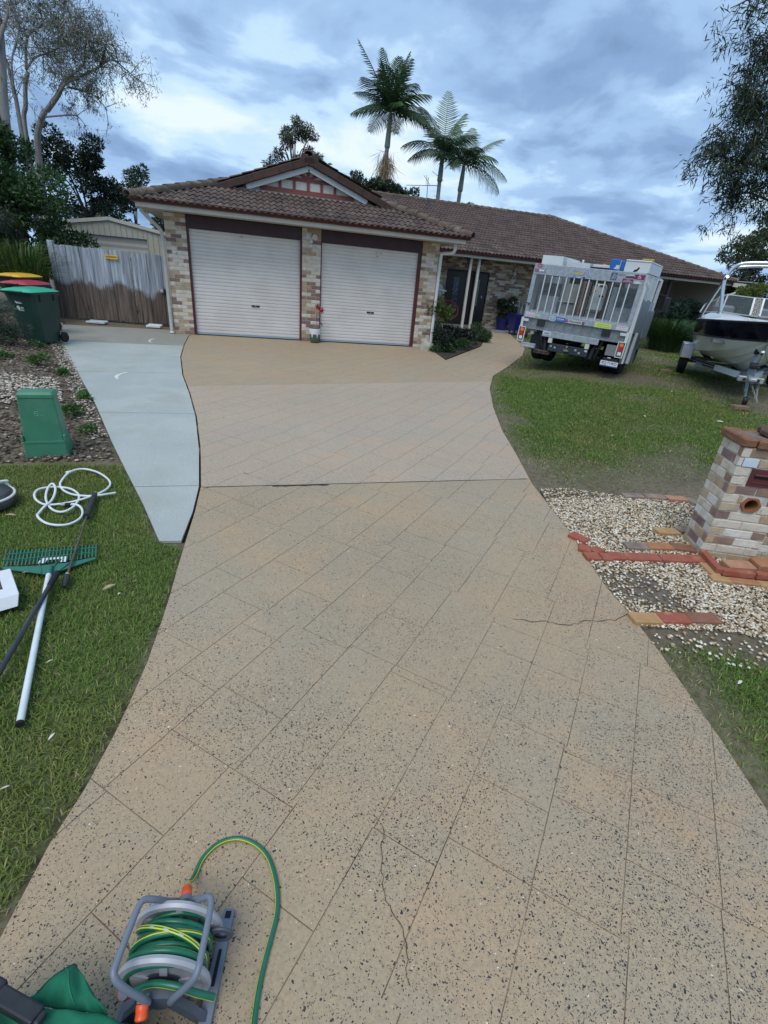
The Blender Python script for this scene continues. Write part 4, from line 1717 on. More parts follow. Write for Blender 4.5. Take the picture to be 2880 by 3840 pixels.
mb = MB()
tapered(mb, .190, .135, .180, .125, -.05, .155)
mb.build('base', m_pg, pil)
mb = MB()
tapered(mb, .184, .129, .182, .127, .158, .176)
mb.box(.166, .186, -.129, -.09, .176, .235, 0, None, .004)
mb.box(-.186, -.166, -.129, -.09, .176, .235, 0, None, .004)
mb.build('collar', m_pg, pil)
mb = MB()
tapered(mb, .170, .115, .148, .098, .176, .60)
mb.build('body', m_pg, pil)
mb = MB()
tapered(mb, .154, .104, .152, .102, .60, .628)
tapered(mb, .152, .102, .136, .085, .628, .648)
mb.build('cap', m_pg, pil)
mb = MB()
Mx = Matrix.Translation((0, -.106, .42)) @ Matrix.Rotation(R_(-2.2), 4, 'X')
for (x0, x1, z0_, z1_) in ((-.03, .0, .045, .050), (-.034, -.028, .02, .05), (-.03, -.005, .028, .032), (-.008, -.003, .008, .03), (-.034, -.008, .006, .011), (.02, .028, .008, .016), (.035, .055, .012, .015)):
    mb.box(x0, x1, -.0016, .0, z0_, z1_, 0, Mx)
mb.build('scratched_mark', mat('scratch', (.20, .38, .28), .6), pil)

# ================================================================== hose reel
m_reel = mat('reel_grey', (.155, .18, .225), .42, c2=(.16, .18, .22), ns=9, spec=.5)
m_reel_d = mat('reel_dark', (.085, .10, .125), .5, c2=(.07, .08, .10), ns=9)
m_flange = mat('reel_flange', (.40, .41, .44), .38, c2=(.35, .36, .39), ns=6, spec=.5)
m_orange = mat('orange_plastic', (.80, .10, .025), .4, spec=.5)
m_hose = mat('hose_green', (.010, .115, .062), .35, c2=(.012, .14, .08), ns=12, spec=.5)
m_yel = mat('hose_yellow', (.62, .62, .04), .4)
m_pale = mat('hose_print', (.30, .48, .44), .4)
STR = [0] * 16
STR[3] = STR[5] = 1
STR2 = [0] * 16
STR2[13] = 1
STR3 = [0] * 16
STR3[4] = 1
reel = empty('hose_reel', (1.638, -13.032, -.22), 0, 'grey portable hose reel wound with green and yellow striped hose on the driveway', 'hose reel')
RO = Vector(reel.location)
ax = Vector((.21, .978, 0)).normalized()
sdv = Vector((ax.y, -ax.x, 0))
Cf, Cn = Vector((1.651, -12.972, -.07)) - RO, Vector((1.625, -13.092, -.07)) - RO
Mx0 = Matrix((sdv, Vector((0, 0, 1)), -ax)).transposed().to_4x4()   # local z = -axis


def reel_pt(p):
    return Vector(p) - RO


for nm, C_, s in (('far', Cf, 1), ('near', Cn, -1)):
    mb = MB()
    prof = [(.048, -.002), (.100, -.004), (.108, -.010), (.122, -.009), (.126, 0), (.122, .009), (.108, .010), (.100, .004), (.048, .002)]
    mb.lathe(prof, 40, 0, Matrix.Translation(C_) @ Mx0, close_top=False, close_bot=False)
    for k in range(5):
        a = k * PI * .4 + .2
        mb.box(.045, .104, -.010, .010, -.008, .008, 0, Matrix.Translation(C_) @ Mx0 @ Matrix.Rotation(a, 4, 'Z'))
    mb.build('flange', m_flange, reel, smooth=True, sharp=35)
mb = MB()
mb.tube([Cn + ax * -.004, Cf + ax * .004], .052, 20)
mb.build('drum', m_reel_d, reel, smooth=True)
# wound hose: two layers and a loose crossing turn
path = []
nt_ = 7
for layer, rr in ((0, .068), (1, .086), (2, .099)):
    for i in range(nt_ * 20 + 1):
        t = i / (nt_ * 20)
        f = 1 - t if layer == 1 else t
        a = 2 * PI * (t * nt_) + layer * .7
        wob = .006 * math.sin(a * .37 + layer * 2) * layer
        p = Cn + (Cf - Cn) * (.085 + .83 * f) + ax * (wob + .006 * math.sin(a + layer))
        path.append(p + sdv * (math.cos(a) * rr) + Vector((0, 0, math.sin(a) * rr)))
mb = MB()
mb.tube(path, .0077, 16, stripe=STR2, twist=.006)
mb.build('wound_hose', [m_hose, m_yel], reel, smooth=True)
for k, (f0, f1, rr, a0, a1) in enumerate(((.80, .22, .1105, 3.0, .1), (.30, .62, .109, 3.1, .2), (.14, .20, .108, 3.3, -.2))):
    mb = MB()
    pts = []
    for i in range(25):
        t = i / 24
        a = a0 + (a1 - a0) * t
        lift = rr + .006 * math.sin(PI * t) - .012 * (abs(t - .5) * 2) ** 4
        p = Cn + (Cf - Cn) * (f0 + (f1 - f0) * t)
        pts.append(p + sdv * (math.cos(a) * lift) + Vector((0, 0, math.sin(a) * lift)))
    mb.tube(pts, .0079, 16, stripe=STR, twist=.01)
    h = mb.build('hose_turn', [m_hose, m_yel], reel, smooth=True)
    if k == 0:
        # printed dashes on top of the turn
        for j in (8, 11, 14):
            pm_ = MB()
            a, b = pts[j], pts[j + 1]
            u = ((pts[j] - (Cn + (Cf - Cn) * .5)).normalized() + Vector((0, -.55, .8))).normalized()
            pm_.bar(a + u * .0088, b + u * .0088, .0035, .0008, 0, u)
            pm_.build('hose_print', m_pale, h)
# lead end across the near flange
mb = MB()
mb.tube(smooth_line([reel_pt((1.548, -13.108, -.052)), reel_pt((1.60, -13.112, -.022)), reel_pt((1.66, -13.132, -.012)), reel_pt((1.715, -13.152, -.03)), reel_pt((1.758, -13.160, -.06))], 6), .0088, 16, stripe=STR)
mb.build('hose_lead', [m_hose, m_yel], reel, smooth=True)
mb = MB()
mb.tube([reel_pt((1.530, -13.112, -.055)), reel_pt((1.548, -13.108, -.052))], .010, 10)
mb.build('hose_clip', mat('clip_red', (.45, .03, .03), .4), reel, smooth=True)
# carrying loop
for sgn, pts in (('l', [(1.640, -12.925, -.03), (1.625, -12.945, .02), (1.600, -12.962, .075), (1.575, -12.968, .098), (1.562, -12.985, .102), (1.550, -13.03, .102), (1.533, -13.10, .10), (1.530, -13.118, .097), (1.538, -13.132, .085), (1.560, -13.143, .055), (1.590, -13.150, .01), (1.600, -13.150, -.02)]),
                 ('r', [(1.680, -12.935, -.03), (1.700, -12.955, .02), (1.725, -12.985, .075), (1.745, -12.996, .098), (1.753, -13.012, .102), (1.748, -13.06, .102), (1.736, -13.13, .10), (1.732, -13.152, .097), (1.722, -13.165, .085), (1.700, -13.168, .055), (1.668, -13.165, .01), (1.655, -13.160, -.02)])):
    mb = MB()
    mb.tube(smooth_line([reel_pt(p) for p in pts], 5), .0088, 12)
    mb.build('carry_frame', m_reel, reel, smooth=True)
# hubs
for C_, s in ((Cf, 1), (Cn, -1)):
    mb = MB()
    mb.tube([C_ + ax * (.012 * s), C_ + ax * (.05 * s)], [.036, .030], 18)
    c0 = C_ + ax * (.035 * s)
    mb.bar(c0 + Vector((0, 0, .03)), c0 + sdv * .105 + Vector((0, 0, -.135)), .03, .02, 0, ax)
    mb.bar(c0 + Vector((0, 0, .03)), c0 - sdv * .105 + Vector((0, 0, -.135)), .03, .02, 0, ax)
    mb.bar(c0 - sdv * .045 + Vector((0, 0, .025)), c0 + sdv * .045 + Vector((0, 0, .025)), .034, .034, 0)
    mb.build('hub_bracket', m_reel_d if s < 0 else m_reel, reel)
for s in (-1, 1):
    mb = MB()
    a = Cn - ax * .11 + sdv * (s * .112)
    b = Cf + ax * .10 + sdv * (s * .112)
    a.z = b.z = .014
    mb.bar(a, b, .034, .026)
    ro = mb.build('base_rail', m_reel, reel)
    for q0, q1, w_ in ((.42, .68, .010), (.92, .98, .018)):
        mb = MB()
        mb.bar(a.lerp(b, q0) + Vector((0, 0, .0135)), a.lerp(b, q1) + Vector((0, 0, .0135)), w_, .001)
        mb.build('rail_slot', m_dark, ro)
# crank disc on the right of the far flange
mb = MB()
mb.lathe([(.018, -.004), (.034, -.004), (.036, 0), (.034, .004), (.018, .004)], 20, 0, Matrix.Translation(Cf + sdv * .125 + Vector((0, 0, .0)) - ax * .02) @ Mx0, close_top=False, close_bot=False)
mb.build('crank_ring', m_reel_d, reel, smooth=True)
# orange connectors
for pts, rr in (([(1.668, -12.925, -.02), (1.665, -12.892, -.035)], .0155), ([(1.527, -13.108, -.05), (1.520, -13.100, -.07)], .013), ([(1.588, -13.150, -.015), (1.587, -13.178, -.03)], .0155)):
    mb = MB()
    a, b = reel_pt(pts[0]), reel_pt(pts[1])
    d = (b - a)
    mb.tube([a - d * .55, a - d * .05], rr * .95, 14, 1)
    mb.tube([a, a + d * .1, a + d * .45, a + d * .5, a + d * .9, b], [rr * .9, rr, rr, rr * .93, rr, rr * .85], 14, 0)
    mb.build('hose_connector', [m_orange, m_reel], reel, smooth=True)
# the loose hose running over the driveway
gh = empty('garden_hose', (1.66, -12.85, -.22), 0, 'green hose with yellow stripes looping over the driveway from the hose reel', 'garden hose')
GO = Vector(gh.location)
hp = [(1.664, -12.880, -.040), (1.658, -12.850, -.085), (1.656, -12.815, -.150), (1.662, -12.770, -.200), (1.684, -12.712, -.211), (1.735, -12.672, -.211), (1.800, -12.668, -.211), (1.862, -12.699, -.211), (1.906, -12.750, -.211),
      (1.928, -12.815, -.211), (1.936, -12.88, -.211), (1.931, -12.94, -.211), (1.910, -13.00, -.211), (1.888, -13.06, -.211), (1.870, -13.12, -.211), (1.856, -13.19, -.211), (1.846, -13.30, -.211), (1.84, -13.5, -.211)]
mb = MB()
mb.tube(smooth_line([Vector(p) - GO for p in hp], 7), .0086, 16, stripe=STR)
mb.build('hose', [m_hose, m_yel], gh, smooth=True)
mb = MB()
mb.tube([Vector((1.6655, -12.893, -.034)) - GO, Vector((1.664, -12.875, -.043)) - GO], .0105, 12)
mb.build('brass_end', mat('brass', (.62, .50, .24), .35, .7), gh, smooth=True)

# ================================================================== green bag in the near corner
bag = empty('canvas_bag', (1.40, -13.15, -.22), 0, 'green canvas bag with a black plastic carry handle at the near corner of the driveway', 'bag')
BO = Vector(bag.location)
m_cloth = mat('green_canvas', (.016, .185, .10), .75, c2=(.012, .13, .07), ns=5, bump=.4, bs=400, spec=.25)
CR = [(-.36, .125), (-.14, .094), (-.086, .066), (0, .040), (.105, .008), (.218, -.036), (.33, -.08)]


def bagf(u, v):
    x = -.36 + .68 * u
    top_y = np.interp(x, [p[0] for p in CR], [p[1] for p in CR])
    y = -.42 + (top_y + .42) * v
    h = .262 * min(1, (1 - v) * 16) ** .5 * min(1, u * 7) ** .5 * min(1, (1 - u) * 3) ** .6
    f = .020 * abs(math.sin(u * 7.5 + v * 4.2)) ** 3 + .012 * math.sin(u * 23 - v * 9) * v + .016 * abs(math.sin(v * 11 + u * 5 + .6)) ** 4 + .007 * math.sin(u * 41 + v * 30)
    return Vector((x, y, max(.003, h - .02 + f)))


mb = MB()
mb.sheet(lambda u, v: bagf(u, v), 70, 50)
mb.build('bag_body', m_cloth, bag, smooth=True, sharp=180)


# loose pointed flap beyond the crest
def flapf(u, v):
    a, b = Vector((-.096, .052, .225)), Vector((.112, -.012, .225))
    ap = Vector((.000, .122, .212))
    p = a.lerp(b, u)
    q = ap + (b - ap) * max(0, u - .45) * 1.2 + (a - ap) * max(0, .45 - u) * 1.9
    r = p.lerp(q, v)
    r.z += .022 * math.sin(v * PI) * (1 - abs(u - .5)) + .010 * math.sin(u * 12 + v * 5) * v + .006 * math.sin(u * 26) * (1 - v) - .02 * max(0, u - .6)
    return r


mb = MB()
mb.sheet(flapf, 30, 18)
o = mb.build('flap', m_cloth, bag, smooth=True, sharp=180)
sol = o.modifiers.new('thick', 'SOLIDIFY')
sol.thickness = .003
mb = MB()
mb.tube([flapf(u / 16, 1) for u in range(0, 9)], .0025, 6)
mb.build('piping', mat('dark_piping', (.008, .05, .03), .7), bag, smooth=True)
mb = MB()
mb.tube([flapf(.62 - .25 * k / 10, .10 + .85 * k / 10) + Vector((0, 0, .002)) for k in range(11)], .0011, 5)
mb.build('seam', mat('seam_green', (.02, .23, .13), .7), bag, smooth=True)
for (x, y) in ((-.02, -.012), (.012, -.022)):
    mb = MB()
    mb.bar((x, y, .212), (x + .022, y - .012, .212), .004, .004)
    mb.build('stitch', mat('stitch_pale', (.35, .50, .40), .7), bag)
hd = MB()
a, b = Vector((-.150, .070, .275)), Vector((-.030, -.004, .278))
d = (b - a)
hd.bar(a - d * .45, b, .040, .026, 0, (.1, .15, 1))
hd.bar(a - d * .50, a + d * .12, .050, .034, 0, (.1, .15, 1))
hd.bar(b - d * .02, b + d * .10, .030, .020, 0, (.1, .15, 1))
o = hd.build('carry_handle', mat('black_plastic', (.014, .015, .018), .4, c2=(.022, .022, .025), ns=30, spec=.5), bag)
bv = o.modifiers.new('bevel', 'BEVEL')
bv.width = .006
bv.segments = 2
# ================================================================== brick mailbox
mbx = empty('brick_letterbox', (5.572, -11.044, -.235), R_(-22), 'cream and tan brick letterbox with a round newspaper hole, on the gravel', 'letterbox')
FW, FD = .4435, .330
NC = 13
CH = .0767
BL_, BJ = .2165, .0105
BH_ = BL_ / 2 - BJ / 2
WX0, WX1, WY0, WY1 = FW + .001, FW + .46, .11, FD
mb = MB()
hx_a, hx_b, hz_a, hz_b = .222 - .047, .222 + .047, .535 - .047, .535 + .047
mb.box(.006, FW - .006, .006, FD - .006, -.05, hz_a)
mb.box(.006, FW - .006, .006, FD - .006, hz_b, NC * CH)
mb.box(.006, hx_a, .006, FD - .006, hz_a, hz_b)
mb.box(hx_b, FW - .006, .006, FD - .006, hz_a, hz_b)
mb.box(hx_a, hx_b, .25, FD - .006, hz_a, hz_b)
mb.box(FW - .005, WX1 - .006, WY0 + .006, WY1 - .006, -.05, NC * CH - .002)
core = mb.build('mortar_core', mat('mailbox_mortar', (.60, .56, .50), .9, c2=(.46, .42, .37), ns=20, c3=(.22, .21, .19), ns3=4, lo3=.62, hi3=.72), mbx)
rm = random.Random(24)
hole_c = (.222, .535)


def face_bricks(face, a, b, par, keys):
    a, b = Vector((*a, 0)), Vector((*b, 0))
    d = (b - a).normalized()
    ln = (b - a).length
    ang = math.atan2(d.y, d.x)
    for c in range(NC):
        z = c * CH + .005
        x = 0.0 if (c + par) % 2 else -(BH_ + BJ)
        while x < ln - .02:
            s, e = max(0, x), min(ln, x + BL_)
            x += BL_ + BJ
            if face == 0:
                if c in (9, 10) and e > .135:
                    if s > .10:
                        continue
                    e = min(e, .112)
                if c == 11 and e > .04 and s < .14:
                    if s < .02:
                        e = .026
                    else:
                        s = .147
                if c in (6, 7) and s < hole_c[0] + .075 and e > hole_c[0] - .075:
                    if s < hole_c[0] - .09:
                        e = hole_c[0] - .074
                    elif e > hole_c[0] + .09:
                        s = hole_c[0] + .074
                    else:
                        continue
            if e - s < .02:
                continue
            key = rm.choices(BKEYS, keys if c > 0 else (1, 0, 2, 1, .5, 5))[0]
            me = brick_mesh(round(e - s, 2), key, .06, CH - BJ)
            link('brick', me, core, a + d * ((s + e) / 2) + Vector((0, 0, z)) + Vector((d.y, -d.x, 0)) * rm.uniform(-.001, .0025), (0, 0, ang))


face_bricks(0, (0, 0), (FW, 0), 1, (5.5, 2.6, 2.6, 1.8, 1.2, 1.8))
face_bricks(1, (0, FD), (0, 0), 0, (4.5, 3.4, 2.0, 1.4, 1.8, 1.8))
face_bricks(2, (FW, 0), (FW, WY0), 0, (3, 2, 2, 3, 2, 2))
face_bricks(2, (WX0, WY0), (WX1, WY0), 0, (2, 1, 2, 4, 3, 2.5))
face_bricks(2, (WX1, WY0), (WX1, WY1), 1, (3, 2, 2, 3, 2, 2))
face_bricks(2, (WX1, FD), (0, FD), 1, (4, 2, 2, 2, 2, 2))
capz = NC * CH + .004
m_rust = mat('brick_rust', (.27, .125, .065), .85, c2=(.17, .085, .052), ns=12, bump=.8, bs=60, c3=(.46, .33, .22), ns3=16, lo3=.67, hi3=.75)
OV = .028
for x0, x1, y0, y1 in ((-OV, .075, -.01, .075), (.082, .315, -OV, .085), (.322, FW + OV, -OV, .085), (-OV, .075, .085, .30), (-OV, .12, .305, FD + OV), (.125, .34, FD - .07, FD + OV), (.345, FW + .1, FD - .07, FD + OV), (FW - .04, FW + OV, .09, .2), (FW + .035, FW + .24, WY0 - OV, WY0 + .09), (FW + .245, WX1 + OV, WY0 - OV, WY0 + .09), (WX1 - .09, WX1 + OV, WY0 + .095, FD + OV)):
    bmk = MB()
    w_, d_ = x1 - x0, y1 - y0
    bmk.box(-w_ / 2, w_ / 2, -d_ / 2, d_ / 2, 0, .066, 0, None, .010)
    bmk.build('cap_brick', m_rust, core, loc=((x0 + x1) / 2, (y0 + y1) / 2, capz + rm.uniform(-.003, .004)), rot=(rm.uniform(-.03, .03), rm.uniform(-.03, .03), rm.uniform(-.04, .04)))
mb = MB()
mb.box(.03, WX1 - .05, .04, FD - .03, capz, capz + .062, 0, None, .012)
mb.build('cap_mortar', mat('old_mortar', (.19, .165, .14), .9, c2=(.09, .08, .07), ns=9, bump=.8, bs=40), core)
for i, (x, y, l, w, rz_) in enumerate(((.30, .16, .25, .13, .12), (.57, .22, .26, .13, -.10), (.35, .27, .28, .10, .05))):
    bmk = MB()
    bmk.box(-l / 2, l / 2, -w / 2, w / 2, 0, .062, 0, None, .018)
    bmk.build('top_brick', mat('brick_lichen', (.15, .085, .055), .9, c2=(.075, .05, .04), ns=10, bump=1.0, bs=35, c3=(.62, .62, .52), ns3=24, lo3=.63, hi3=.66), core, loc=(x, y, capz + .058), rot=(0, R_(2), rz_))
mb = MB()
mb.box(.122, .355, -.006, .05, 9 * CH + .002, 11 * CH - .004, 0, None, .003)
lp = mb.build('slot_panel', mat('slot_maroon', (.125, .032, .034), .5, c2=(.10, .028, .03), ns=6), mbx)
mb = MB()
mb.box(.155, .335, -.0075, -.0055, 10 * CH - .008, 10 * CH + .020)
mb.build('letter_slot', m_dark, lp)
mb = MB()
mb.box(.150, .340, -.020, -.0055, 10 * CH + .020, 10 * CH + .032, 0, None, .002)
mb.build('slot_lip', mat('slot_maroon_lit', (.17, .048, .048), .45), lp)  # light on the lip is painted in as a paler maroon
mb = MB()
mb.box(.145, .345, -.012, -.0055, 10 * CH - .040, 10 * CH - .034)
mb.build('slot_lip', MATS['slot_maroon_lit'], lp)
mb = MB()
mb.box(.032, .140, -.006, .05, 11 * CH + .004, 12 * CH - .005, 0, None, .002)
mb.build('number_plate', mat('blank_plate', (.60, .68, .76), .45, c2=(.55, .63, .72), ns=7), mbx)
mb = MB()
hexa = [(math.cos(i * PI / 3) * .078, math.sin(i * PI / 3) * .070) for i in range(6)]
n = 24
vs, fs = [], []
for j in range(n):
    k = j / 4
    i0 = int(k) % 6
    t = k - int(k)
    hp_ = Vector(hexa[i0]).lerp(Vector(hexa[(i0 + 1) % 6]), t)
    ang = math.atan2(hp_.y, hp_.x)
    vs += [(hp_.x, -.012, hp_.y), (.050 * math.cos(ang), -.012, .050 * math.sin(ang)), (.047 * math.cos(ang), .004, .047 * math.sin(ang)), (hp_.x, .03, hp_.y)]
for j in range(n):
    a, b = j * 4, ((j + 1) % n) * 4
    fs += [(a + 1, b + 1, b, a), (a + 2, b + 2, b + 1, a + 1), (a + 3, a, b, b + 3)]
mb.add(vs, fs)
np_ = mb.build('newspaper_pipe', mat('terracotta', (.34, .125, .055), .75, c2=(.27, .10, .05), ns=9, bump=.4), mbx, loc=(hole_c[0], .0, hole_c[1]))
mb = MB()
mb.lathe([(.047, 0), (.046, .22)], 24, 0, Matrix.Rotation(R_(-90), 4, 'X'), close_bot=False)
for f in range(len(mb.f)):
    mb.f[f] = tuple(reversed(mb.f[f]))
mb.build('pipe_bore', mat('terracotta_inside', (.26, .115, .045), .8, c2=(.20, .085, .035), ns=7), np_)

# ================================================================== loose edging bricks
EB = {'red': mat('edge_red', (0.333, 0.11, 0.072), .85, c2=(.30, .08, .045), ns=11, bump=.6, bs=55, c3=(.48, .19, .11), ns3=8, lo3=.58, hi3=.72),
      'orange': mat('edge_orange', (0.388, 0.192, 0.105), .85, c2=(.36, .15, .065), ns=11, bump=.6, bs=55),
      'tan': mat('edge_tan', (0.428, 0.277, 0.141), .85, c2=(.40, .22, .09), ns=11, bump=.6, bs=55),
      'rust': mat('edge_rust', (0.253, 0.113, 0.071), .85, c2=(.20, .085, .05), ns=9, bump=.6, bs=55),
      'grey': mat('edge_grey', (.30, .22, .17), .85, c2=(.18, .14, .11), ns=9, bump=.6, bs=55),
      'pink': mat('edge_pink', (.46, .24, .15), .85, c2=(.36, .18, .115), ns=9, bump=.6, bs=55)}
WHERE = {}


def edging(x, y, ang, ln, key, label, w=.108, h=.062, top=.032, tilt=0.0):
    t = empty('edging_brick', (x, y, gzf(x, y) + top - h), R_(ang), label, 'brick', 'loose bricks edging the gravel', rot=(R_(tilt), 0, R_(ang)))
    b = MB()
    b.box(-ln / 2, ln / 2, -w / 2, w / 2, 0, h, 0, None, .006)
    b.build('brick_body', EB[key], t)


A = [(4.556, -10.967, -12, .125, 'red', 'short red brick against the driveway edge, first of the middle row'),
     (4.668, -10.991, -14, .085, 'red', 'broken red brick piece, second from the driveway in the middle row'),
     (4.778, -10.99, -12, .135, 'red', 'red brick piece, third from the driveway in the middle row'),
     (4.888, -11.015, -14, .082, 'red', 'small broken red brick, fourth from the driveway in the middle row'),
     (5.035, -11.036, -10, .222, 'red', 'whole red brick, fifth from the driveway in the middle row'),
     (5.262, -11.076, -11, .222, 'red', 'whole red brick, second from the letterbox end of the middle row'),
     (5.478, -11.112, -8, .225, 'red', 'red brick ending the middle row beside the letterbox corner'),
     (5.083, -10.855, -12, .21, 'grey', 'half buried grey brick behind the middle row, left of the orange one'),
     (5.299, -10.882, -9, .232, 'orange', 'bright orange brick lying flat behind the middle row'),
     (5.510, -10.930, -22, .20, 'rust', 'rusty brown brick between the orange brick and the letterbox foot'),
     (4.572, -10.842, -38, .10, 'red', 'chipped red brick at the driveway edge behind the middle row'),
     (4.662, -10.882, -72, .09, 'red', 'red brick stub set across the end of the middle row'),
     (4.64, -10.66, -64, .16, 'red', 'faded red brick lying along the driveway edge in the pebbles'),
     (4.410, -11.752, -11, .20, 'tan', 'yellow tan brick at the driveway edge, first of the front row'),
     (4.616, -11.778, -12, .21, 'red', 'red brick in the middle of the front row of three'),
     (4.832, -11.808, -12, .225, 'rust', 'rust red brick ending the front row by the moss'),
     (5.608, -10.637, -9, .22, 'tan', 'tan brick edge showing in the pebbles left of the letterbox'),
     (5.80, -10.62, -5, .11, 'grey', 'small grey brick butting the left side of the letterbox'),
     (5.853, -9.869, -8, .235, 'grey', 'weathered grey brick, first of the far row at the lawn edge'),
     (6.100, -9.909, -12, .235, 'grey', 'weathered grey brick, second of the far row at the lawn edge'),
     (6.337, -9.967, -14, .222, 'pink', 'weathered pinkish brick, third of the far row at the lawn edge'),
     (6.487, -10.08, -80, .22, 'grey', 'grey brick turned end-on at the right of the far row')]
for x, y, a, l, k, lb in A:
    edging(x, y, a, l, k, lb)
# two-tier kerb round the letterbox
KB = [(5.419, -11.405, -22, .15, 'tan', .03, 'short tan brick at the outer corner of the letterbox kerb'),
      (5.588, -11.462, -19, .215, 'orange', .03, 'orange tan brick low in the letterbox kerb, second from its corner'),
      (5.800, -11.535, -19, .225, 'tan', .03, 'tan brick low in the letterbox kerb at the picture edge'),
      (5.455, -11.27, -106, .19, 'tan', .03, 'tan brick on the short side of the letterbox kerb')]
for x, y, a, l, k, tp, lb in KB:
    edging(x, y, a, l, k, lb, .075, .07, tp)
for x, y, a, l, lb in ((5.600, -11.385, -19, .25, 'long thin red brick on top of the letterbox kerb, front'), (5.850, -11.468, -19, .25, 'thin red brick on the letterbox kerb at the picture edge'), (5.52, -11.205, -112, .31, 'red brick leaning across the kerb at the letterbox corner')):
    edging(x, y, a, l, 'red', lb, .055, .055, .075)
edging(5.735, -11.275, -13, .235, 'pink', 'pale pink brick lying flat in front of the letterbox foot', .115, .06, .06, 3)
edging(5.985, -11.315, -12, .235, 'orange', 'orange brick lying flat by the letterbox, right of the pink one', .13, .06, .085, 4)

# ================================================================== things on the left lawn
m_wh = mat('hose_white', (.70, .74, .74), .4, c2=(.62, .66, .66), ns=14, spec=.5)
WH = [[0.71, -9.557], [0.63, -9.612], [0.551, -9.637], [0.449, -9.609], [0.359, -9.546], [0.276, -9.452], [0.22, -9.34], [0.214, -9.243], [0.228, -9.126], [0.279, -9.048], [0.356, -9.032], [0.463, -9.089], [0.567, -9.215], [0.621, -9.342], [0.626, -9.469], [0.598, -9.573], [0.547, -9.643], [0.482, -9.689], [0.383, -9.725], [0.28, -9.738], [0.213, -9.727], [0.144, -9.662], [0.105, -9.575], [0.103, -9.488], [0.151, -9.43], [0.233, -9.404], [0.327, -9.431], [0.412, -9.534], [0.455, -9.652], [0.469, -9.764], [0.456, -9.869], [0.409, -9.904], [0.339, -9.861], [0.267, -9.764], [0.206, -9.638], [0.174, -9.521], [0.163, -9.416], [0.185, -9.394], [0.226, -9.464], [0.254, -9.584], [0.262, -9.696], [0.248, -9.803], [0.245, -9.905], [0.256, -9.967], [0.305, -10.043], [0.366, -10.094], [0.444, -10.106], [0.51, -10.077], [0.555, -10.002], [0.556, -9.927], [0.524, -9.848], [0.471, -9.791], [0.424, -9.775]]
wh = empty('white_hose', (.36, -9.6, gzf(.36, -9.6)), 0, 'white hose lying in loose loops on the grass', 'hose')
pts = []
for i, (x, y) in enumerate(WH):
    pts.append(Vector((x - .36, y + 9.6, gzf(x, y) - wh.location.z + .034 + .012 * math.sin(i * .9) + (.012 if 36 < i < 42 else 0))))
mb = MB()
mb.tube(smooth_line(pts, 5), .0095, 10)
mb.build('hose', m_wh, wh, smooth=True)
mb = MB()
e = pts[-1]
d = (pts[-1] - pts[-2]).normalized()
mb.tube([e - d * .01, e + d * .035], .017, 12, 0)
mb.tube([e + d * .035, e + d * .075], [.013, .016], 12, 1)
mb.build('coupling', [m_rubber, mat('grey_metal', (.42, .43, .44), .4, .6)], wh, smooth=True)
mb = MB()
p = pts[8]
mb.tube([p + Vector((-.02, .0, .004)), p + Vector((.02, .012, .01))], .012, 8)
mb.build('joiner', m_wh, wh, smooth=True)

wand = empty('spray_wand', (.64, -10.3, gzf(.64, -10.3)), 0, 'pressure washer lance with a black handle and black nozzle lying across the rake', 'spray wand')
WO = Vector(wand.location)
P_ = [Vector((.569, -9.614, -.148)), Vector((.617, -10.038, -.152)), Vector((.668, -10.457, -.158)), Vector((.715, -10.834, -.165)), Vector((.737, -10.972, -.172))]
mb = MB()
d = (P_[1] - P_[0])
mb.tube([P_[0] - WO, P_[0] + d * .1 - WO, P_[0] + d * .7 - WO, P_[1] - d * .03 - WO, P_[1] - WO], [.019, .021, .021, .020, .029], 12)
mb.build('grip', mat('black_foam', (.022, .024, .028), .75, c2=(.035, .037, .042), ns=40), wand, smooth=True)
mb = MB()
mb.tube([P_[1] - WO, P_[2] + Vector((.003, 0, 0)) - WO, P_[3] - WO], .0075, 10)
mb.build('lance', mat('lance_brown', (.115, .088, .070), .5, .2, c2=(.075, .058, .048), ns=12), wand, smooth=True)
mb = MB()
d = P_[4] - P_[3]
mb.tube([P_[3] - WO, P_[3] + d * .14 - WO], .0135, 10, 1)
mb.tube([P_[3] + d * .14 - WO, P_[3] + d * .3 - WO, P_[3] + d * .65 - WO, P_[4] - WO], [.017, .0205, .019, .011], 12, 0)
mb.build('nozzle', [mat('black_plastic', (.014, .015, .018), .4, c2=(.022, .022, .025), ns=30, spec=.5), mat('brass', (.62, .50, .24), .35, .7)], wand, smooth=True)
mb = MB()
mb.tube([P_[0] - WO, P_[0] + (P_[0] - P_[1]) * .07 - WO], .009, 8)
mb.build('inlet', m_wh, wand, smooth=True)

# rake
m_rk = mat('rake_green', (.022, .155, .105), .42, c2=(.018, .125, .085), ns=8, spec=.5)
rake = empty('garden_rake', (.585, -10.60, gzf(.585, -10.6) + .025), 0, 'wide green plastic leaf rake with a white pole lying on the grass', 'rake')
TL, TRr, BR2, BM, BL = Vector((-.362, .165, 0)), Vector((.185, .185, 0)), Vector((.238, -.03, 0)), Vector((.010, -.200, 0)), Vector((-.285, -.098, 0))
SL, SR = BL.lerp(TL, .10), BR2.lerp(TRr, .10)
mb = MB()
bl2, br2 = SL, SR
vs = []
for P0 in (BL, BM, BR2, SR, Vector((0.07, -.065, .0)), Vector((-.12, -.085, 0)), SL):
    vs.append(P0)
n = len(vs)
mb.add([v + Vector((0, 0, .012)) for v in vs] + [v + Vector((0, 0, .006)) for v in vs], [tuple(range(n)), tuple(reversed(range(n, 2 * n)))] + [((i + 1) % n, i, n + i, n + (i + 1) % n) for i in range(n)])
mb.build('rake_plate', m_rk, rake)
nt2 = 26
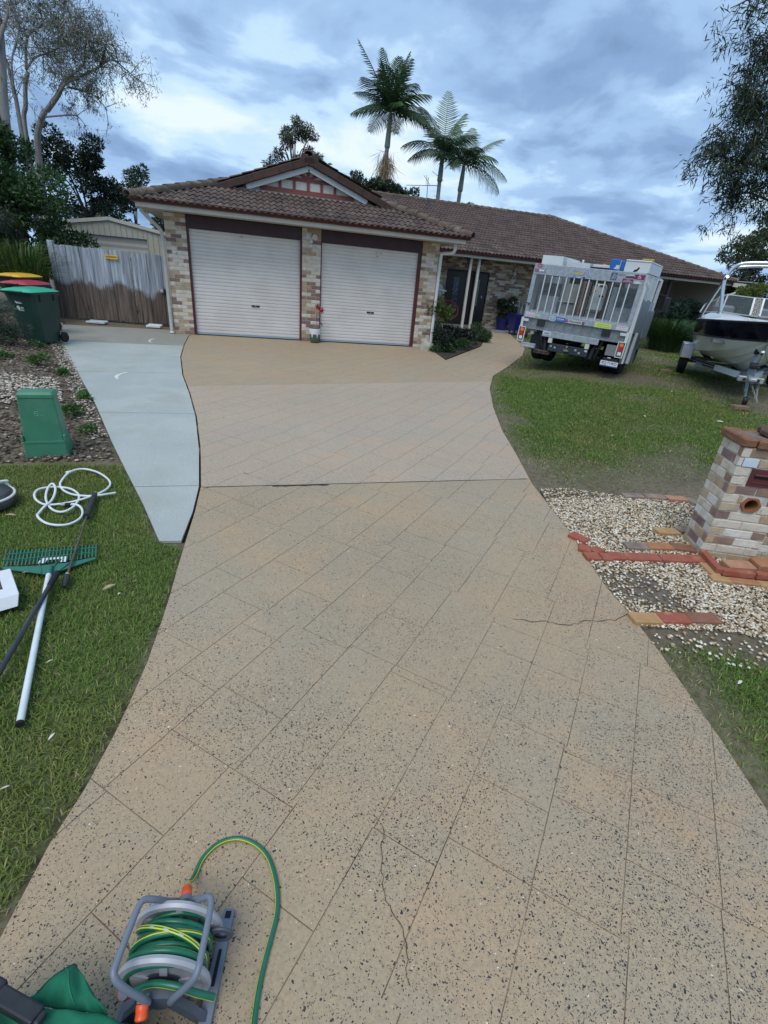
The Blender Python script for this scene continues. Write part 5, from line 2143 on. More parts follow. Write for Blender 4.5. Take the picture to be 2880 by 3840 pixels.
for i in range(nt2):
    t = i / (nt2 - 1)
    a = SL.lerp(SR, t)
    b = TL.lerp(TRr, t)
    a = a + Vector((0, -.012 if .12 < t < .88 else 0, .012))
    b2 = b + Vector((0, .012, .012))
    mb = MB()
    mb.bar(a, a.lerp(b2, .82), .0075, .006)
    mb.bar(a.lerp(b2, .82), b2 + Vector((.004, .006, -.030)), .006, .006)
    mb.build('tine', m_rk, rake)
for f in (.30, .62):
    a, b = SL.lerp(TL, f), SR.lerp(TRr, f)
    mb = MB()
    mb.bar(a + Vector((0, 0, .014)), b + Vector((0, 0, .014)), .006, .010)
    mb.build('cross_rib', m_rk, rake)
for x0, y0 in ((-.09, .0), (.012, 0), (.10, 0)):
    mb = MB()
    mb.bar((x0 * .5 + .005, -.175, .014), (x0, -.055, .014), .006, .010)
    mb.build('plate_rib', m_rk, rake)
mb = MB()
mb.tube([(.0, -.11, .022), (.012, -.185, .024), (.022, -.225, .026)], [.010, .017, .018], 12)
mb.build('socket', m_rk, rake, smooth=True)
mb = MB()
mb.box(-.10, .055, -.005, .022, 0, .004, 0, Matrix.Translation((.0, .0, .006)) @ Matrix.Rotation(R_(3), 4, 'Z'), .001)
mb.box(-.105, -.062, -.045, -.005, 0, .004, 0, Matrix.Translation((.0, .0, .006)) @ Matrix.Rotation(R_(3), 4, 'Z'), .001)
mb.box(.025, .060, -.045, -.005, 0, .004, 0, Matrix.Translation((.0, .0, .006)) @ Matrix.Rotation(R_(3), 4, 'Z'), .001)
mb.build('label_sticker', mat('sticker_white', (.74, .76, .78), .5), rake)
mb = MB()
pa = Vector((.605, -10.823, -.17)) - Vector(rake.location)
pb = Vector((.868, -12.005, -.185)) - Vector(rake.location)
mb.tube([pa, pb], .0155, 14, 0)
d = (pb - pa).normalized()
mb.tube([pb - d * .003, pb + d * .012], .017, 14, 1)
mb.build('pole', [mat('pole_white', (.70, .75, .76), .4, c2=(.62, .67, .68), ns=9, c3=(.40, .41, .38), ns3=18, lo3=.66, hi3=.72), m_rubber], rake, smooth=True)
bp_ = empty('black_pole', (.67, -11.3, -.19), 0, 'black pole with a dark grip lying across the white rake pole', 'pole')
mb = MB()
a, b = Vector((.662, -10.855, -.135)), Vector((.674, -11.75, -.165))
a2, b2 = Vector((.668, -10.852, -.137)), Vector((.640, -11.95, -.17))
q0 = Vector((.668, -10.85, -.14)) - Vector(bp_.location)
q1 = Vector((.672, -11.70, -.165)) - Vector(bp_.location)
d = q1 - q0
mb.tube([q0 + d * .16, q1 + d * .6], .0135, 12, 0)
mb.build('shaft', mat('black_tube', (.020, .023, .030), .4, c2=(.028, .032, .04), ns=20, spec=.5), bp_, smooth=True)
mb = MB()
mb.tube([q0, q0 + d * .03, q0 + d * .15, q0 + d * .17], [.017, .0185, .0175, .0145], 12, 0)
mb.build('grip', m_rubber, bp_, smooth=True)

# carton with a printed picture, cut by the left picture edge
ct = empty('cardboard_carton', (.34, -11.10, -.20), 0, 'white cardboard carton with a red printed picture lying on the grass', 'carton')
CO = Vector(ct.location)
c0, c1, c2_ = Vector((.397, -10.80, -.12)) - CO, Vector((.547, -11.083, -.12)) - CO, Vector((.499, -11.208, -.185)) - CO
m_ctn = mat('carton_white', (.70, .72, .74), .6, c2=(.64, .66, .68), ns=5)
du = (c1 - c0)
nrm_ = du.cross(Vector((0, 0, 1))).normalized()
inn = Vector((-.30, -.14, 0))
mb = MB()
t0, t1 = c0, c1
t2, t3 = c1 + inn, c0 + inn
mb.add([t0, t1, t2, t3, t0 + Vector((.012, -.03, -.075)), t1 + Vector((.0, -.05, -.06)), t2 + Vector((0, -.05, -.07)), t3 + Vector((0, 0, -.075))], [(0, 1, 2, 3), (1, 0, 4, 5), (2, 1, 5, 6), (3, 2, 6, 7), (0, 3, 7, 4), (7, 6, 5, 4)])
o = mb.build('carton_body', m_ctn, ct)
bv = o.modifiers.new('bevel', 'BEVEL')
bv.width = .004
un, vn = du.normalized(), inn.normalized()


def ctn_rect(u0, u1, v0, v1, z, m, nm):
    mb = MB()
    L_ = du.length
    c = [c0 + un * (u0 * L_) + inn * v0, c0 + un * (u1 * L_) + inn * v0, c0 + un * (u1 * L_) + inn * v1, c0 + un * (u0 * L_) + inn * v1]
    mb.add([p + Vector((0, 0, z)) for p in c] + [p + Vector((0, 0, z - .0008)) for p in c], [(0, 1, 2, 3), (7, 6, 5, 4)] + [((i + 1) % 4, i, 4 + i, 4 + (i + 1) % 4) for i in range(4)])
    mb.build(nm, m, ct)


ctn_rect(.30, .72, .20, .62, .0012, mat('print_dark', (.035, .03, .03), .5, c2=(.10, .06, .05), ns=60), 'printed_picture')
ctn_rect(.34, .58, .22, .62, .0022, mat('print_red', (.26, .02, .03), .5, c2=(.16, .015, .02), ns=40), 'printed_picture')
ctn_rect(.25, .29, .22, .5, .0012, mat('print_green', (.18, .26, .22), .5, c2=(.45, .48, .46), ns=70), 'printed_line')
# round surface cleaner at the picture edge
sc_ = empty('surface_cleaner', (-.195, -9.70, gzf(-.2, -9.7)), 0, 'round steel surface cleaner with a pale rim at the left picture edge', 'cleaner')
mb = MB()
mb.lathe([(.19, .02), (.205, .03), (.20, .10), (.18, .13), (.10, .15), (.02, .15)], 36, 0)
mb.build('drum', mat('dark_steel', (.10, .095, .09), .35, .7, c2=(.07, .068, .066), ns=8), sc_, smooth=True, sharp=30)
mb = MB()
mb.tube([(.203 * math.cos(a), .203 * math.sin(a), .10) for a in [2 * PI * i / 40 for i in range(40)]], .010, 8, closed=True)
mb.build('rim', mat('pale_rim', (.66, .66, .64), .4), sc_, smooth=True)
mb = MB()
mb.bar((-.05, .10, .16), (.075, .255, .12), .03, .012)
mb.bar((.06, .24, .115), (.085, .245, .07), .03, .012)
mb.build('lever', m_wh, sc_)
# ================================================================== foliage helpers
m_leaf = mat('leaf', (.05, .09, .03), .5, attr=True, transl=.22, spec=.35)
m_bark = mat('bark_grey', (.27, .265, .255), .85, c2=(.19, .175, .16), ns=3.5, bump=.5, bs=20, c3=(.36, .35, .33), ns3=2.0, stretch=(1, 1, .35))
m_bark_b = mat('bark_brown', (.12, .09, .07), .9, c2=(.07, .055, .045), ns=6, bump=.6, bs=25)


def leaf_mesh(name, C, D, L, W, cols, bend=0.0, g=nrg):
    """C centres of the leaf bases (n,3), D unit directions, L lengths, W widths"""
    n = len(C)
    L = np.broadcast_to(np.asarray(L, float), (n,))[:, None]
    W = np.broadcast_to(np.asarray(W, float), (n,))[:, None]
    r = g.normal(size=(n, 3))
    S = np.cross(D, r)
    S /= np.linalg.norm(S, axis=1, keepdims=True) + 1e-9
    Nn = np.cross(S, D)
    a = C
    m = C + D * L * .45 + Nn * bend * L
    t = C + D * L
    V = np.stack([a, m - S * W * .5, t, m + S * W * .5], 1).reshape(-1, 3)
    F = np.arange(4 * n).reshape(n, 4)
    return np_mesh(name, V, F, m_leaf, np.repeat(cols, 4, 0))


def rdir(n, g, up_=0.0, down=0.0):
    d = g.normal(size=(n, 3))
    d[:, 2] += up_ - down
    return d / np.linalg.norm(d, axis=1, keepdims=True)


def leaf_cols(n, g, base, var=.35, tipc=None, ptip=.1):
    k = 1 + var * (g.random((n, 1)) * 2 - 1)
    c = np.array(base)[None] * k
    c[:, 0] *= 1 + .25 * (g.random(n) - .5)
    if tipc is not None:
        s = g.random(n) < ptip
        c[s] = np.array(tipc) * (1 + .3 * (g.random((s.sum(), 1)) - .5))
    return c


def blob_pts(n, clumps, g, shell=.55):
    """clumps: (x,y,z,rx,ry,rz) -> n points spread through them, thinner inside"""
    cl = np.array(clumps, float)
    w = cl[:, 3] * cl[:, 4] + cl[:, 4] * cl[:, 5] + cl[:, 3] * cl[:, 5]
    k = g.choice(len(cl), n, p=w / w.sum())
    d = rdir(n, g)
    r = shell + (1 - shell) * g.random(n) ** .5
    r = np.where(g.random(n) < .25, g.random(n) ** .4, r)
    P = cl[k, :3] + d * cl[k, 3:] * r[:, None]
    return P, d, k


def sub_clumps(cl, n, rad, g):
    out = []
    for c in cl:
        m = max(3, int(n * (c[3] * c[4] * c[5]) ** (1 / 3)))
        d = rdir(m, g)
        r = g.random(m) ** .35
        for i in range(m):
            q = [c[j] + d[i, j] * c[3 + j] * r[i] for j in range(3)]
            s = rad * g.uniform(.6, 1.3)
            out.append((*q, s * 1.15, s * 1.15, s * .8))
    return out


def add_trunk(parent, limbs, name='trunk', m=m_bark, n=9):
    for i, (pts, r0, r1) in enumerate(limbs):
        p = smooth_line(pts, 5)
        k = len(p)
        rs = [r0 + (r1 - r0) * (j / (k - 1)) for j in range(k)]
        mb = MB()
        mb.tube(p, rs, n)
        mb.build(name if i == 0 else 'limb', m, parent, smooth=True)


def crown(parent, P, D, L, W, cols, name='crown', bend=.06, g=nrg):
    o = link(name, leaf_mesh(name, P, D, L, W, cols, bend, g), parent)
    return o


def bushy(name, loc, clumps, n, L, W, base, label, cat, seed, up_=.3, sub=10, rad=.22, group=None, tipc=None, ptip=.12, stems=4, stem_h=.5, shell=.55, down=0.0):
    g = np.random.default_rng(seed)
    t = empty(name, loc, 0, label, cat, group)
    cl = sub_clumps(clumps, sub, rad, g)
    P, d, k = blob_pts(n, cl, g, shell)
    tone = g.uniform(.7, 1.3, len(cl))
    D = d * .7 + rdir(n, g, up_, down) * .8
    D /= np.linalg.norm(D, axis=1, keepdims=True)
    c = leaf_cols(n, g, base, .3, tipc, ptip) * tone[k][:, None]
    crown(t, P, D, L * g.uniform(.6, 1.3, n), W * g.uniform(.7, 1.2, n), c, 'foliage', g=g)
    mb = MB()
    for i in range(stems):
        cc = cl[int(g.integers(len(cl)))]
        mb.tube(smooth_line([(g.uniform(-.08, .08), g.uniform(-.08, .08), -.05), (cc[0] * .4, cc[1] * .4, cc[2] * .4), (cc[0] * .8, cc[1] * .8, cc[2] * .8)], 4), [.02, .018, .016, .014, .012, .011, .010, .008, .006], 6)
    if stems:
        mb.build('stems', m_bark_b, t, smooth=True)
    return t


def straps(name, loc, n, rad, h, w, base, label, cat, seed, arch=.5, group=None, tipc=None):
    """clump of long strap leaves"""
    g = np.random.default_rng(seed)
    t = empty(name, loc, 0, label, cat, group)
    seg = 5
    a = g.uniform(0, 2 * PI, n)
    r = rad * np.sqrt(g.random(n))
    bx, by = r * np.cos(a) * .5, r * np.sin(a) * .5
    a2 = a + g.normal(0, .5, n)
    H = h * g.uniform(.6, 1.15, n)
    out = rad * g.uniform(.2, 1.0, n) * arch * 2
    V, F, Cc = [], [], []
    cols = leaf_cols(n, g, base, .35, tipc, .15)
    ts = np.linspace(0, 1, seg + 1)
    px, py = -np.sin(a2), np.cos(a2)
    rows = []
    for tt in ts:
        z = H * (1.5 * tt - .65 * tt ** 2.6)
        x = bx + np.cos(a2) * out * tt ** 1.7
        y = by + np.sin(a2) * out * tt ** 1.7
        ww = w * (1 - tt ** 2.2) * .5 + .0008
        rows.append(np.stack([np.stack([x - px * ww, y - py * ww, z], -1), np.stack([x + px * ww, y + py * ww, z + w * .15], -1)], 1))
    V = np.stack(rows, 1).reshape(n, -1, 3)
    k = V.shape[1]
    base_i = np.arange(n)[:, None] * k
    quads = np.array([[2 * i, 2 * i + 1, 2 * i + 3, 2 * i + 2] for i in range(seg)])
    F = (base_i[:, :, None] + quads[None]).reshape(-1, 4)
    link('leaves', np_mesh('leaves', V.reshape(-1, 3), F, m_leaf, np.repeat(cols, k, 0)), t)
    return t


# ================================================================== beds round the house
# shrubs left of the gate
straps('strappy_plant', (-3.6, 1.35, .12), 520, .8, 1.75, .030, (.050, .105, .022), 'tall clump of yellowish green strap leaves behind the wheelie bins', 'plant', 81, .55, tipc=(.16, .17, .05))
straps('strappy_plant', (-4.6, 1.0, .12), 340, .75, 1.6, .030, (.045, .095, .022), 'strap leaved clump at the left picture edge behind the wheelie bins', 'plant', 82, .55, tipc=(.14, .15, .05))
bushy('silver_shrub', (-2.36, -3.35, soil_z(-2.36, -3.35)), [(-.12, 0, .42, .40, .30, .36), (.14, -.02, .22, .26, .24, .2), (-.35, .1, .25, .3, .3, .25)], 5200, .075, .011, (.060, .085, .060), 'low grey-green shrub with fine leaves in front of the green lidded bin', 'shrub', 83, .5, 34, .11, tipc=(.12, .16, .11))
bushy('silver_shrub', (-2.75, -4.3, soil_z(-2.75, -4.3)), [(0, 0, .18, .3, .25, .2)], 2200, .07, .011, (.055, .08, .055), 'small grey-green shrub at the left picture edge below the bins', 'shrub', 84, .5, 30, .10)
WEEDS = [(-1.54, -4.7, .19, 'largest green weed in the mulch behind the green pillar'), (-1.99, -4.5, .16, 'green weed in the mulch left of the largest one'), (-.92, -5.16, .13, 'green weed beside the grey path'), (-2.02, -3.02, .10, 'small bright weed at the foot of the green lidded bin'),
         (-.43, -6.47, .10, 'weed in the mulch just right of the green pillar top'), (-.26, -7.3, .12, 'weed between the green pillar and the path'), (-1.0, -8.0, .14, 'weed left of the green pillar'), (.08, -7.8, .08, 'tiny weed by the path right of the green pillar')]
for i, (x, y, r, lb) in enumerate(WEEDS):
    bushy('weed', (x, y, soil_z(x, y) - .01), [(0, 0, r * .45, r, r, r * .5)], int(2600 * r), .045, .026, (.070, .15, .035), lb, 'weed', 90 + i, .4, 22, .06, 'weeds in the garden bed', stems=0, tipc=(.13, .21, .06))

# porch garden bed
bushy('ground_cover', (7.9, 1.0, 0), [(-.55, -.9, .10, .55, .55, .16), (-.35, -.1, .16, .8, .6, .22), (.35, .6, .15, .9, .7, .22), (1.15, 1.4, .16, .8, .7, .24), (1.7, 2.5, .18, .6, .8, .24), (.2, 2.2, .2, .9, .9, .25), (-.85, -1.75, .05, .28, .55, .1)], 15000, .075, .030, (.030, .062, .024), 'dense dark green ground cover filling the porch garden bed', 'plant', 101, .6, 26, .16, tipc=(.055, .12, .035), ptip=.3, stems=0)
bushy('dark_shrub', (7.15, -.35, .0), [(0, 0, .30, .35, .35, .26), (.45, .5, .30, .4, .4, .26), (.95, .85, .28, .35, .35, .22)], 4200, .11, .032, (.024, .036, .026), 'dark leafy shrub beside the right garage pillar', 'shrub', 102, .4, 20, .14, tipc=(.05, .075, .045))
t = empty('sapling', (7.20, .05, .02), 0, 'thin sapling with a tuft of green leaves in the porch garden bed', 'sapling')
mb = MB()
mb.tube(smooth_line([(.10, 0, 0), (.05, 0, .35), (-.08, 0, .72), (-.12, .0, .9)], 5), [.016] * 8 + [.012] * 8, 8)
mb.build('trunk', mat('sapling_bark', (.34, .31, .26), .8), t, smooth=True)
g = np.random.default_rng(103)
cl = [(-.15, 0, 1.02, .15, .15, .12), (-.40, 0, 1.0, .14, .14, .12), (.08, 0, .95, .16, .16, .14), (-.22, .05, 1.20, .14, .14, .10), (-.02, 0, .80, .1, .1, .08)]
P, d, k = blob_pts(620, cl, g)
D = rdir(620, g, .5) * .6 + d * .8
D /= np.linalg.norm(D, axis=1, keepdims=True)
crown(t, P, D, .13 * g.uniform(.6, 1.2, 620), .045, leaf_cols(620, g, (.075, .13, .028), .35, (.14, .17, .035), .35), 'leaves', g=g)


def rock(x, y, z, s, label, m, seed, sq=(1, 1, .8)):
    t = empty('garden_rock', (x, y, z), 0, label, 'rock', 'rocks in the porch garden bed')
    bm = bmesh.new()
    bmesh.ops.create_icosphere(bm, subdivisions=3, radius=1)
    r = random.Random(seed)
    ph = [r.uniform(0, 6) for _ in range(6)]
    for v in bm.verts:
        c = v.co
        k = 1 + .14 * math.sin(c.x * 3 + ph[0]) * math.sin(c.y * 2.6 + ph[1]) + .10 * math.sin(c.z * 4 + ph[2] + c.x * 2) + .05 * math.sin(c.x * 9 + ph[3]) * math.sin(c.y * 8 + ph[4])
        v.co = Vector((c.x * sq[0], c.y * sq[1], c.z * sq[2])) * (k * s)
    me = bpy.data.meshes.new('rock_body')
    bm.to_mesh(me)
    bm.free()
    me.materials.append(m)
    me.polygons.foreach_set('use_smooth', [True] * len(me.polygons))
    me.set_sharp_from_angle(angle=R_(25))
    link('rock_body', me, t)


m_rock = mat('rock_grey', (.26, .25, .235), .85, c2=(.15, .145, .14), ns=7, bump=.9, bs=30)
m_rock_l = mat('rock_pale', (.44, .41, .33), .85, c2=(.30, .28, .23), ns=6, bump=.9, bs=30)
rock(6.60, -.42, .03, .22, 'pale rounded rock against the foot of the right garage pillar', m_rock_l, 1, (.9, .8, 1))
rock(8.02, .55, .30, .16, 'grey rock among the ground cover, left of the pair', m_rock, 2)
rock(8.28, .62, .34, .15, 'grey rock among the ground cover, right of the pair', m_rock, 3, (.9, 1, 1))

# potted plant by the middle garage pillar
t = empty('glazed_pot', (3.50, -.21, gzf(3.5, -.2)), 0, 'green pot with a dripping white glaze against the middle garage pillar', 'plant pot')
m_pg2 = mat('glaze_green', (.055, .105, .07), .25, c2=(.075, .13, .09), ns=7, coat=.3)
m_pw = mat('glaze_white', (.74, .75, .77), .25, c2=(.66, .68, .70), ns=9, coat=.3)
mb = MB()
mb.lathe([(.095, .0), (.10, .02), (.105, .03), (.125, .10), (.138, .22), (.146, .30), (.146, .355), (.134, .355), (.128, .31), (.0, .30)], 28, 0, close_top=False)
mb.build('pot_body', m_pg2, t, smooth=True, sharp=40)
mb = MB()
n = 64
vs = []
for j in range(n):
    a = 2 * PI * j / n
    dr_ = .22 - .11 * max(0, math.cos(a * 6 + .6)) ** 4
    for z in (.357, .30, dr_ + .04, dr_):
        rr = float(np.interp(z, [0, .10, .22, .30, .36], [.095, .125, .138, .146, .146])) + .0025
        vs.append((rr * math.cos(a), rr * math.sin(a), z))
fs = []
for j in range(n):
    for i in range(3):
        a, b = j * 4 + i, ((j + 1) % n) * 4 + i
        fs.append((a, a + 1, b + 1, b))
mb.add(vs, fs)
mb.build('white_glaze', m_pw, t, smooth=True)
mb = MB()
mb.lathe([(.126, .318), (.0, .325)], 20, 0, close_bot=False)
mb.build('potting_soil', mat('bed_soil', (.055, .042, .03), .95), t)
mb = MB()
mb.lathe([(.09, -.0), (.11, -.0), (.11, .012), (.09, .012)], 20)
mb.build('saucer', m_rubber, t)
t2 = empty('red_leaved_plant', (3.52, -.21, gzf(3.5, -.2) + .32), 0, 'thin stemmed plant with a few red leaves growing in the green and white pot', 'plant')
mb = MB()
mb.tube(smooth_line([(.01, 0, 0), (.03, 0, .2), (.02, 0, .42), (.05, 0, .55)], 5), .006, 6)
mb.tube(smooth_line([(.02, 0, .38), (.10, 0, .46), (.13, 0, .50)], 4), .004, 6)
mb.tube(smooth_line([(.01, 0, 0), (.10, 0, .08), (.13, 0, .2)], 4), .004, 6)
mb.build('stem', mat('stem_brown', (.20, .13, .10), .8), t2, smooth=True)
g = np.random.default_rng(104)
P = np.array([(.05, 0, .55)] * 9 + [(.13, 0, .50)] * 7 + [(.13, 0, .2)] * 3)
D = rdir(19, g, .15)
crown(t2, P, D, .115, .055, leaf_cols(19, g, (.36, .035, .055), .3), 'leaves', g=g)

# security light on the middle pillar
t = empty('security_light', (3.39, 0, 2.40), 0, 'white twin floodlight with a sensor on the middle garage pillar', 'light')
mb = MB()
mb.box(-.04, .04, -.045, -.001, -.07, .06, 0, None, .008)
mb.lathe([(.03, 0), (.032, .04), (.02, .06)], 14, 0, Matrix.Translation((0, -.05, -.10)) @ Matrix.Rotation(R_(180), 4, 'X'))
mb.build('mount', m_white, t)
for s in (-1, 1):
    mb = MB()
    M4 = Matrix.Translation((s * .095, -.10, .05)) @ Matrix.Rotation(R_(s * -25), 4, 'Z') @ Matrix.Rotation(R_(65), 4, 'X')
    mb.lathe([(.018, -.07), (.045, -.04), (.062, .02), (.065, .05), (.055, .05), (.05, .04)], 18, 0, M4)
    mb.bar((s * .02, -.03, .02), (s * .085, -.08, .04), .02, .02)
    mb.build('lamp_head', m_white, t, smooth=True, sharp=40)
mb = MB()
mb.lathe([(.018, 0), (.012, .012)], 12, 0, Matrix.Translation((0, -.05, -.165)))
mb.build('sensor', m_dark, t)

# wall mounted hose reel and its hose
t = empty('wall_hose_reel', (6.87, .42, 1.54), 0, 'round pale hose reel mounted beside the white downpipe at the garage corner', 'hose reel')
mb = MB()
MR = Matrix.Translation((.13, 0, 0)) @ Matrix.Rotation(R_(90), 4, 'X')
mb.lathe([(.05, -.07), (.165, -.07), (.17, -.06), (.17, -.045), (.08, -.04), (.08, .04), (.17, .045), (.17, .06), (.165, .07), (.05, .07)], 28, 0, MR)
mb.build('reel_drum', mat('reel_pale', (.50, .52, .56), .5, c2=(.25, .28, .34), ns=14), t, smooth=True, sharp=35)
mb = MB()
mb.bar((.13, -.09, 0), (.38, -.12, -.02), .025, .025)
mb.bar((0, 0, 0), (.13, 0, 0), .03, .05)
mb.build('crank_arm', m_white, t)
mb = MB()
mb.tube(smooth_line([(.02, -.06, -.05), (-.0, -.09, -.4), (.02, -.08, -.9), (-.03, -.06, -1.4)], 5), .014, 8)
mb.tube(smooth_line([(.08, -.06, -.08), (.05, -.08, -.5), (.06, -.08, -1.0), (.03, -.06, -1.45)], 5), .012, 8, 1)
mb.build('hanging_hose', [mat('teal_hose', (.015, .10, .085), .4), mat('pale_hose', (.30, .44, .42), .4)], t, smooth=True)

# red porch chair
t = empty('porch_chair', (9.55, 6.0, .136), R_(-15), 'red round framed porch chair against the shaded brick wall', 'chair')
m_rc = mat('chair_red', (.22, .018, .035), .45)
mb = MB()
ring = [(.42 * math.cos(a), -.12 + .30 * math.sin(a) * .75, .62 + .34 * math.sin(a)) for a in [2 * PI * i / 32 for i in range(32)]]
mb.tube(ring, .018, 8, closed=True)
mb.build('chair_frame', m_rc, t, smooth=True)
mb = MB()
for i in range(13):
    a = -.9 + i * .15 + PI / 2 + .0
    top_ = Vector((.42 * math.cos(a), -.12 + .225 * math.sin(a), .62 + .34 * math.sin(a)))
    bot = Vector((.42 * math.cos(-a * .6 - .62), -.12 + .225 * math.sin(-a * .6 - .62), .62 + .34 * math.sin(-a * .6 - .62)))
    midp_ = Vector((top_.x * .5, .10, .42))
    mb.tube(smooth_line([top_, midp_, bot], 5), .006, 5)
o = mb.build('cord_seat', m_rc, t, smooth=True)
tag(o, kind='stuff')
for sx in (-1, 1):
    for sy in (-1, 1):
        mb = MB()
        mb.tube([(sx * .16, sy * .12 - .1, .36), (sx * .30, sy * .28 - .08, 0)], .012, 6)
        mb.build('leg', mat('black_steel', (.02, .02, .022), .5), t, smooth=True)
t = empty('cushion', (9.42, 5.92, .62), R_(10), 'small grey striped cushion standing on the red porch chair', 'cushion')
mb = MB()
mb.sheet(lambda u, v: ((u - .5) * .28, -.03 * math.sin(PI * u) * math.sin(PI * v), v * .36 - .08), 8, 8)
mb.sheet(lambda u, v: ((.5 - u) * .28, .03 * math.sin(PI * u) * math.sin(PI * v), v * .36 - .08), 8, 8)
mb.build('cushion_cover', mat('cushion', (.32, .34, .34), .85, c2=(.12, .13, .13), ns=14, stretch=(5, 1, .4)), t, smooth=True)

# porch pots
m_blue = mat('pot_blue', (.010, .012, .115), .22, c2=(.014, .016, .15), ns=5, coat=.4)
t = empty('blue_pot', (12.15, 6.15, .136), 0, 'round dark blue glazed pot against the porch bricks', 'plant pot')
mb = MB()
mb.lathe([(.17, 0), (.20, .02), (.26, .25), (.30, .42), (.315, .44), (.315, .47), (.28, .47), (.26, .42), (0, .41)], 28, 0, close_top=False)
mb.build('pot_body', m_blue, t, smooth=True, sharp=40)
bushy('flowering_shrub', (12.15, 6.15, .55), [(-.12, -.02, .38, .38, .34, .36), (.3, -.05, .40, .36, .32, .36), (.1, 0, .6, .3, .3, .25)], 3400, .085, .034, (.030, .058, .026), 'leafy shrub with white flowers in the round blue pot', 'shrub', 105, .4, 16, .14, tipc=(.72, .72, .66), ptip=.022)
t = empty('tall_blue_pot', (12.02, 4.72, .115), R_(8), 'tall tapered square blue pot at the end of the curved walkway', 'plant pot')
mb = MB()
tapered(mb, .16, .16, .29, .29, .16, .70, 0, .01)
tapered(mb, .30, .30, .305, .305, .702, .76, 0, .01)
mb.build('pot_body', m_blue, t)
for sx in (-1, 1):
    for sy in (-1, 1):
        mb = MB()
        mb.bar((sx * .13, sy * .13, -.02), (sx * .14, sy * .14, .16), .06, .06)
        mb.build('foot', m_blue, t)
straps('agave', (12.75, 5.6, .14), 60, .5, 1.15, .09, (.20, .25, .26), 'pale blue-grey agave behind the tall blue pot', 'plant', 106, .5)
straps('fern', (11.95, 3.8, gzf(11.95, 3.8)), 60, .25, .3, .02, (.06, .11, .03), 'small green tuft under the tall blue pot', 'plant', 107, .7)

# fallen leaves
m_fl = mat('fallen_leaf', (.30, .22, .14), .8, c2=(.42, .33, .22), ns=30)
m_fl2 = mat('fallen_leaf_pale', (.62, .60, .52), .7)
fl_me = []
for k in range(2):
    mb = MB()
    vs = []
    for i in range(7):
        t_ = i / 6
        w_ = math.sin(PI * t_) ** .8 * .16
        vs += [(t_ - .5, -w_, .12 * math.sin(PI * t_) + .05 * k), (t_ - .5, w_, .10 * math.sin(PI * t_))]
    mb.add(vs, [(2 * i, 2 * i + 2, 2 * i + 3, 2 * i + 1) for i in range(6)])
    fl_me.append(mb.mesh('fallen_leaf', (m_fl, m_fl2)[k], True))
LF = [(.985, -10.98, 40, .085, 0, 'long brown dead leaf on the grass by the driveway edge'), (1.12, -10.93, 10, .035, 0, 'small tan leaf above the long dead leaf near the driveway'), (1.06, -11.06, 70, .03, 1, 'pale leaf scrap below the long dead leaf near the driveway'), (.06, -9.92, 10, .075, 0, 'brown leaf left of the white hose'),
      (.86, -11.62, 30, .04, 1, 'pale leaf in the middle of the left lawn'), (1.02, -12.1, 60, .04, 1, 'pale leaf on the lower left lawn by the driveway'), (.93, -12.32, 10, .04, 1, 'pale leaf on the lower left lawn edge, lowest one'), (.45, -10.75, 20, .05, 0, 'brown leaf beside the rake head'),
      (7.0, -8.0, 30, .10, 1, 'long pale dead leaf on the right lawn'), (8.2, -7.2, 80, .09, 1, 'pale dead leaf high on the right lawn'), (7.5, -8.6, 10, .08, 0, 'brown dead leaf low on the right lawn'), (8.9, -6.0, 100, .09, 0, 'brown dead leaf in front of the truck'),
      (9.6, -7.4, 140, .10, 1, 'pale dead leaf between the truck and the letterbox'), (4.55, -12.35, 20, .05, 1, 'pale leaf on the turf at the right driveway edge'), (10.2, -5.6, 60, .09, 0, 'brown leaf on the bare patch behind the truck')]
for x, y, a, s, k, lb in LF:
    o = link('fallen_leaf', fl_me[k], None, (x, y, gzf(x, y) + (.022 if y > -9.3 or x < 2 else .01) + .01), (rng.uniform(-.2, .2), rng.uniform(-.2, .2), R_(a)))
    o.scale = (s, s, s)
    tag(o, lb, 'leaf', 'fallen leaves on the lawn')
# ================================================================== service truck (rear view)
TZ = .115
truck = empty('service_truck', (8.895, -3.57, TZ), 0, 'galvanised cage bodied service truck seen from behind, covered in stickers, on the lawn', 'truck', rot=(0, R_(1.42), -.874))
m_galv = mat('galvanised', (.40, .44, .475), .42, .35, c2=(.31, .35, .385), ns=16, lo=.42, hi=.58, spec=.5)
m_galv_d = mat('galvanised_dull', (.25, .275, .29), .5, .3, c2=(.19, .21, .225), ns=14)
m_alu = mat('cream_alu', (.62, .65, .65), .45, .1, c2=(.56, .59, .59), ns=3)
m_chas = mat('chassis_black', (.016, .019, .024), .6, c2=(.028, .03, .034), ns=9)
m_hitch = mat('hitch_blue', (.022, .034, .055), .5, c2=(.035, .045, .06), ns=10)
W2 = 1.185


def tp(name, fn, m, parent=None, **k):
    mb = MB()
    fn(mb)
    return mb.build(name, m, parent or truck, **k)


# tail gate: top plate, stiles, bottom strip, bars
gate_f = tp('tailgate', lambda b: (b.box(-W2, W2, 0, .035, 1.93, 2.147, 0, None, .008), b.box(-W2, -1.095, .001, .034, 1.147, 1.928, 0), b.box(1.105, W2, .001, .034, 1.147, 1.928, 0), b.box(-W2, W2, -.012, .04, 1.015, 1.145, 0, None, .006), b.box(-1.09, 1.10, .036, .05, 1.147, 1.19, 0)), m_galv)
for i in range(12):
    x = -.885 + i * (.92 + .885) / 11
    tp('gate_bar', lambda b: b.box(x - .0115, x + .0115, -.006, .016, 1.147, 1.929), m_alu, gate_f)


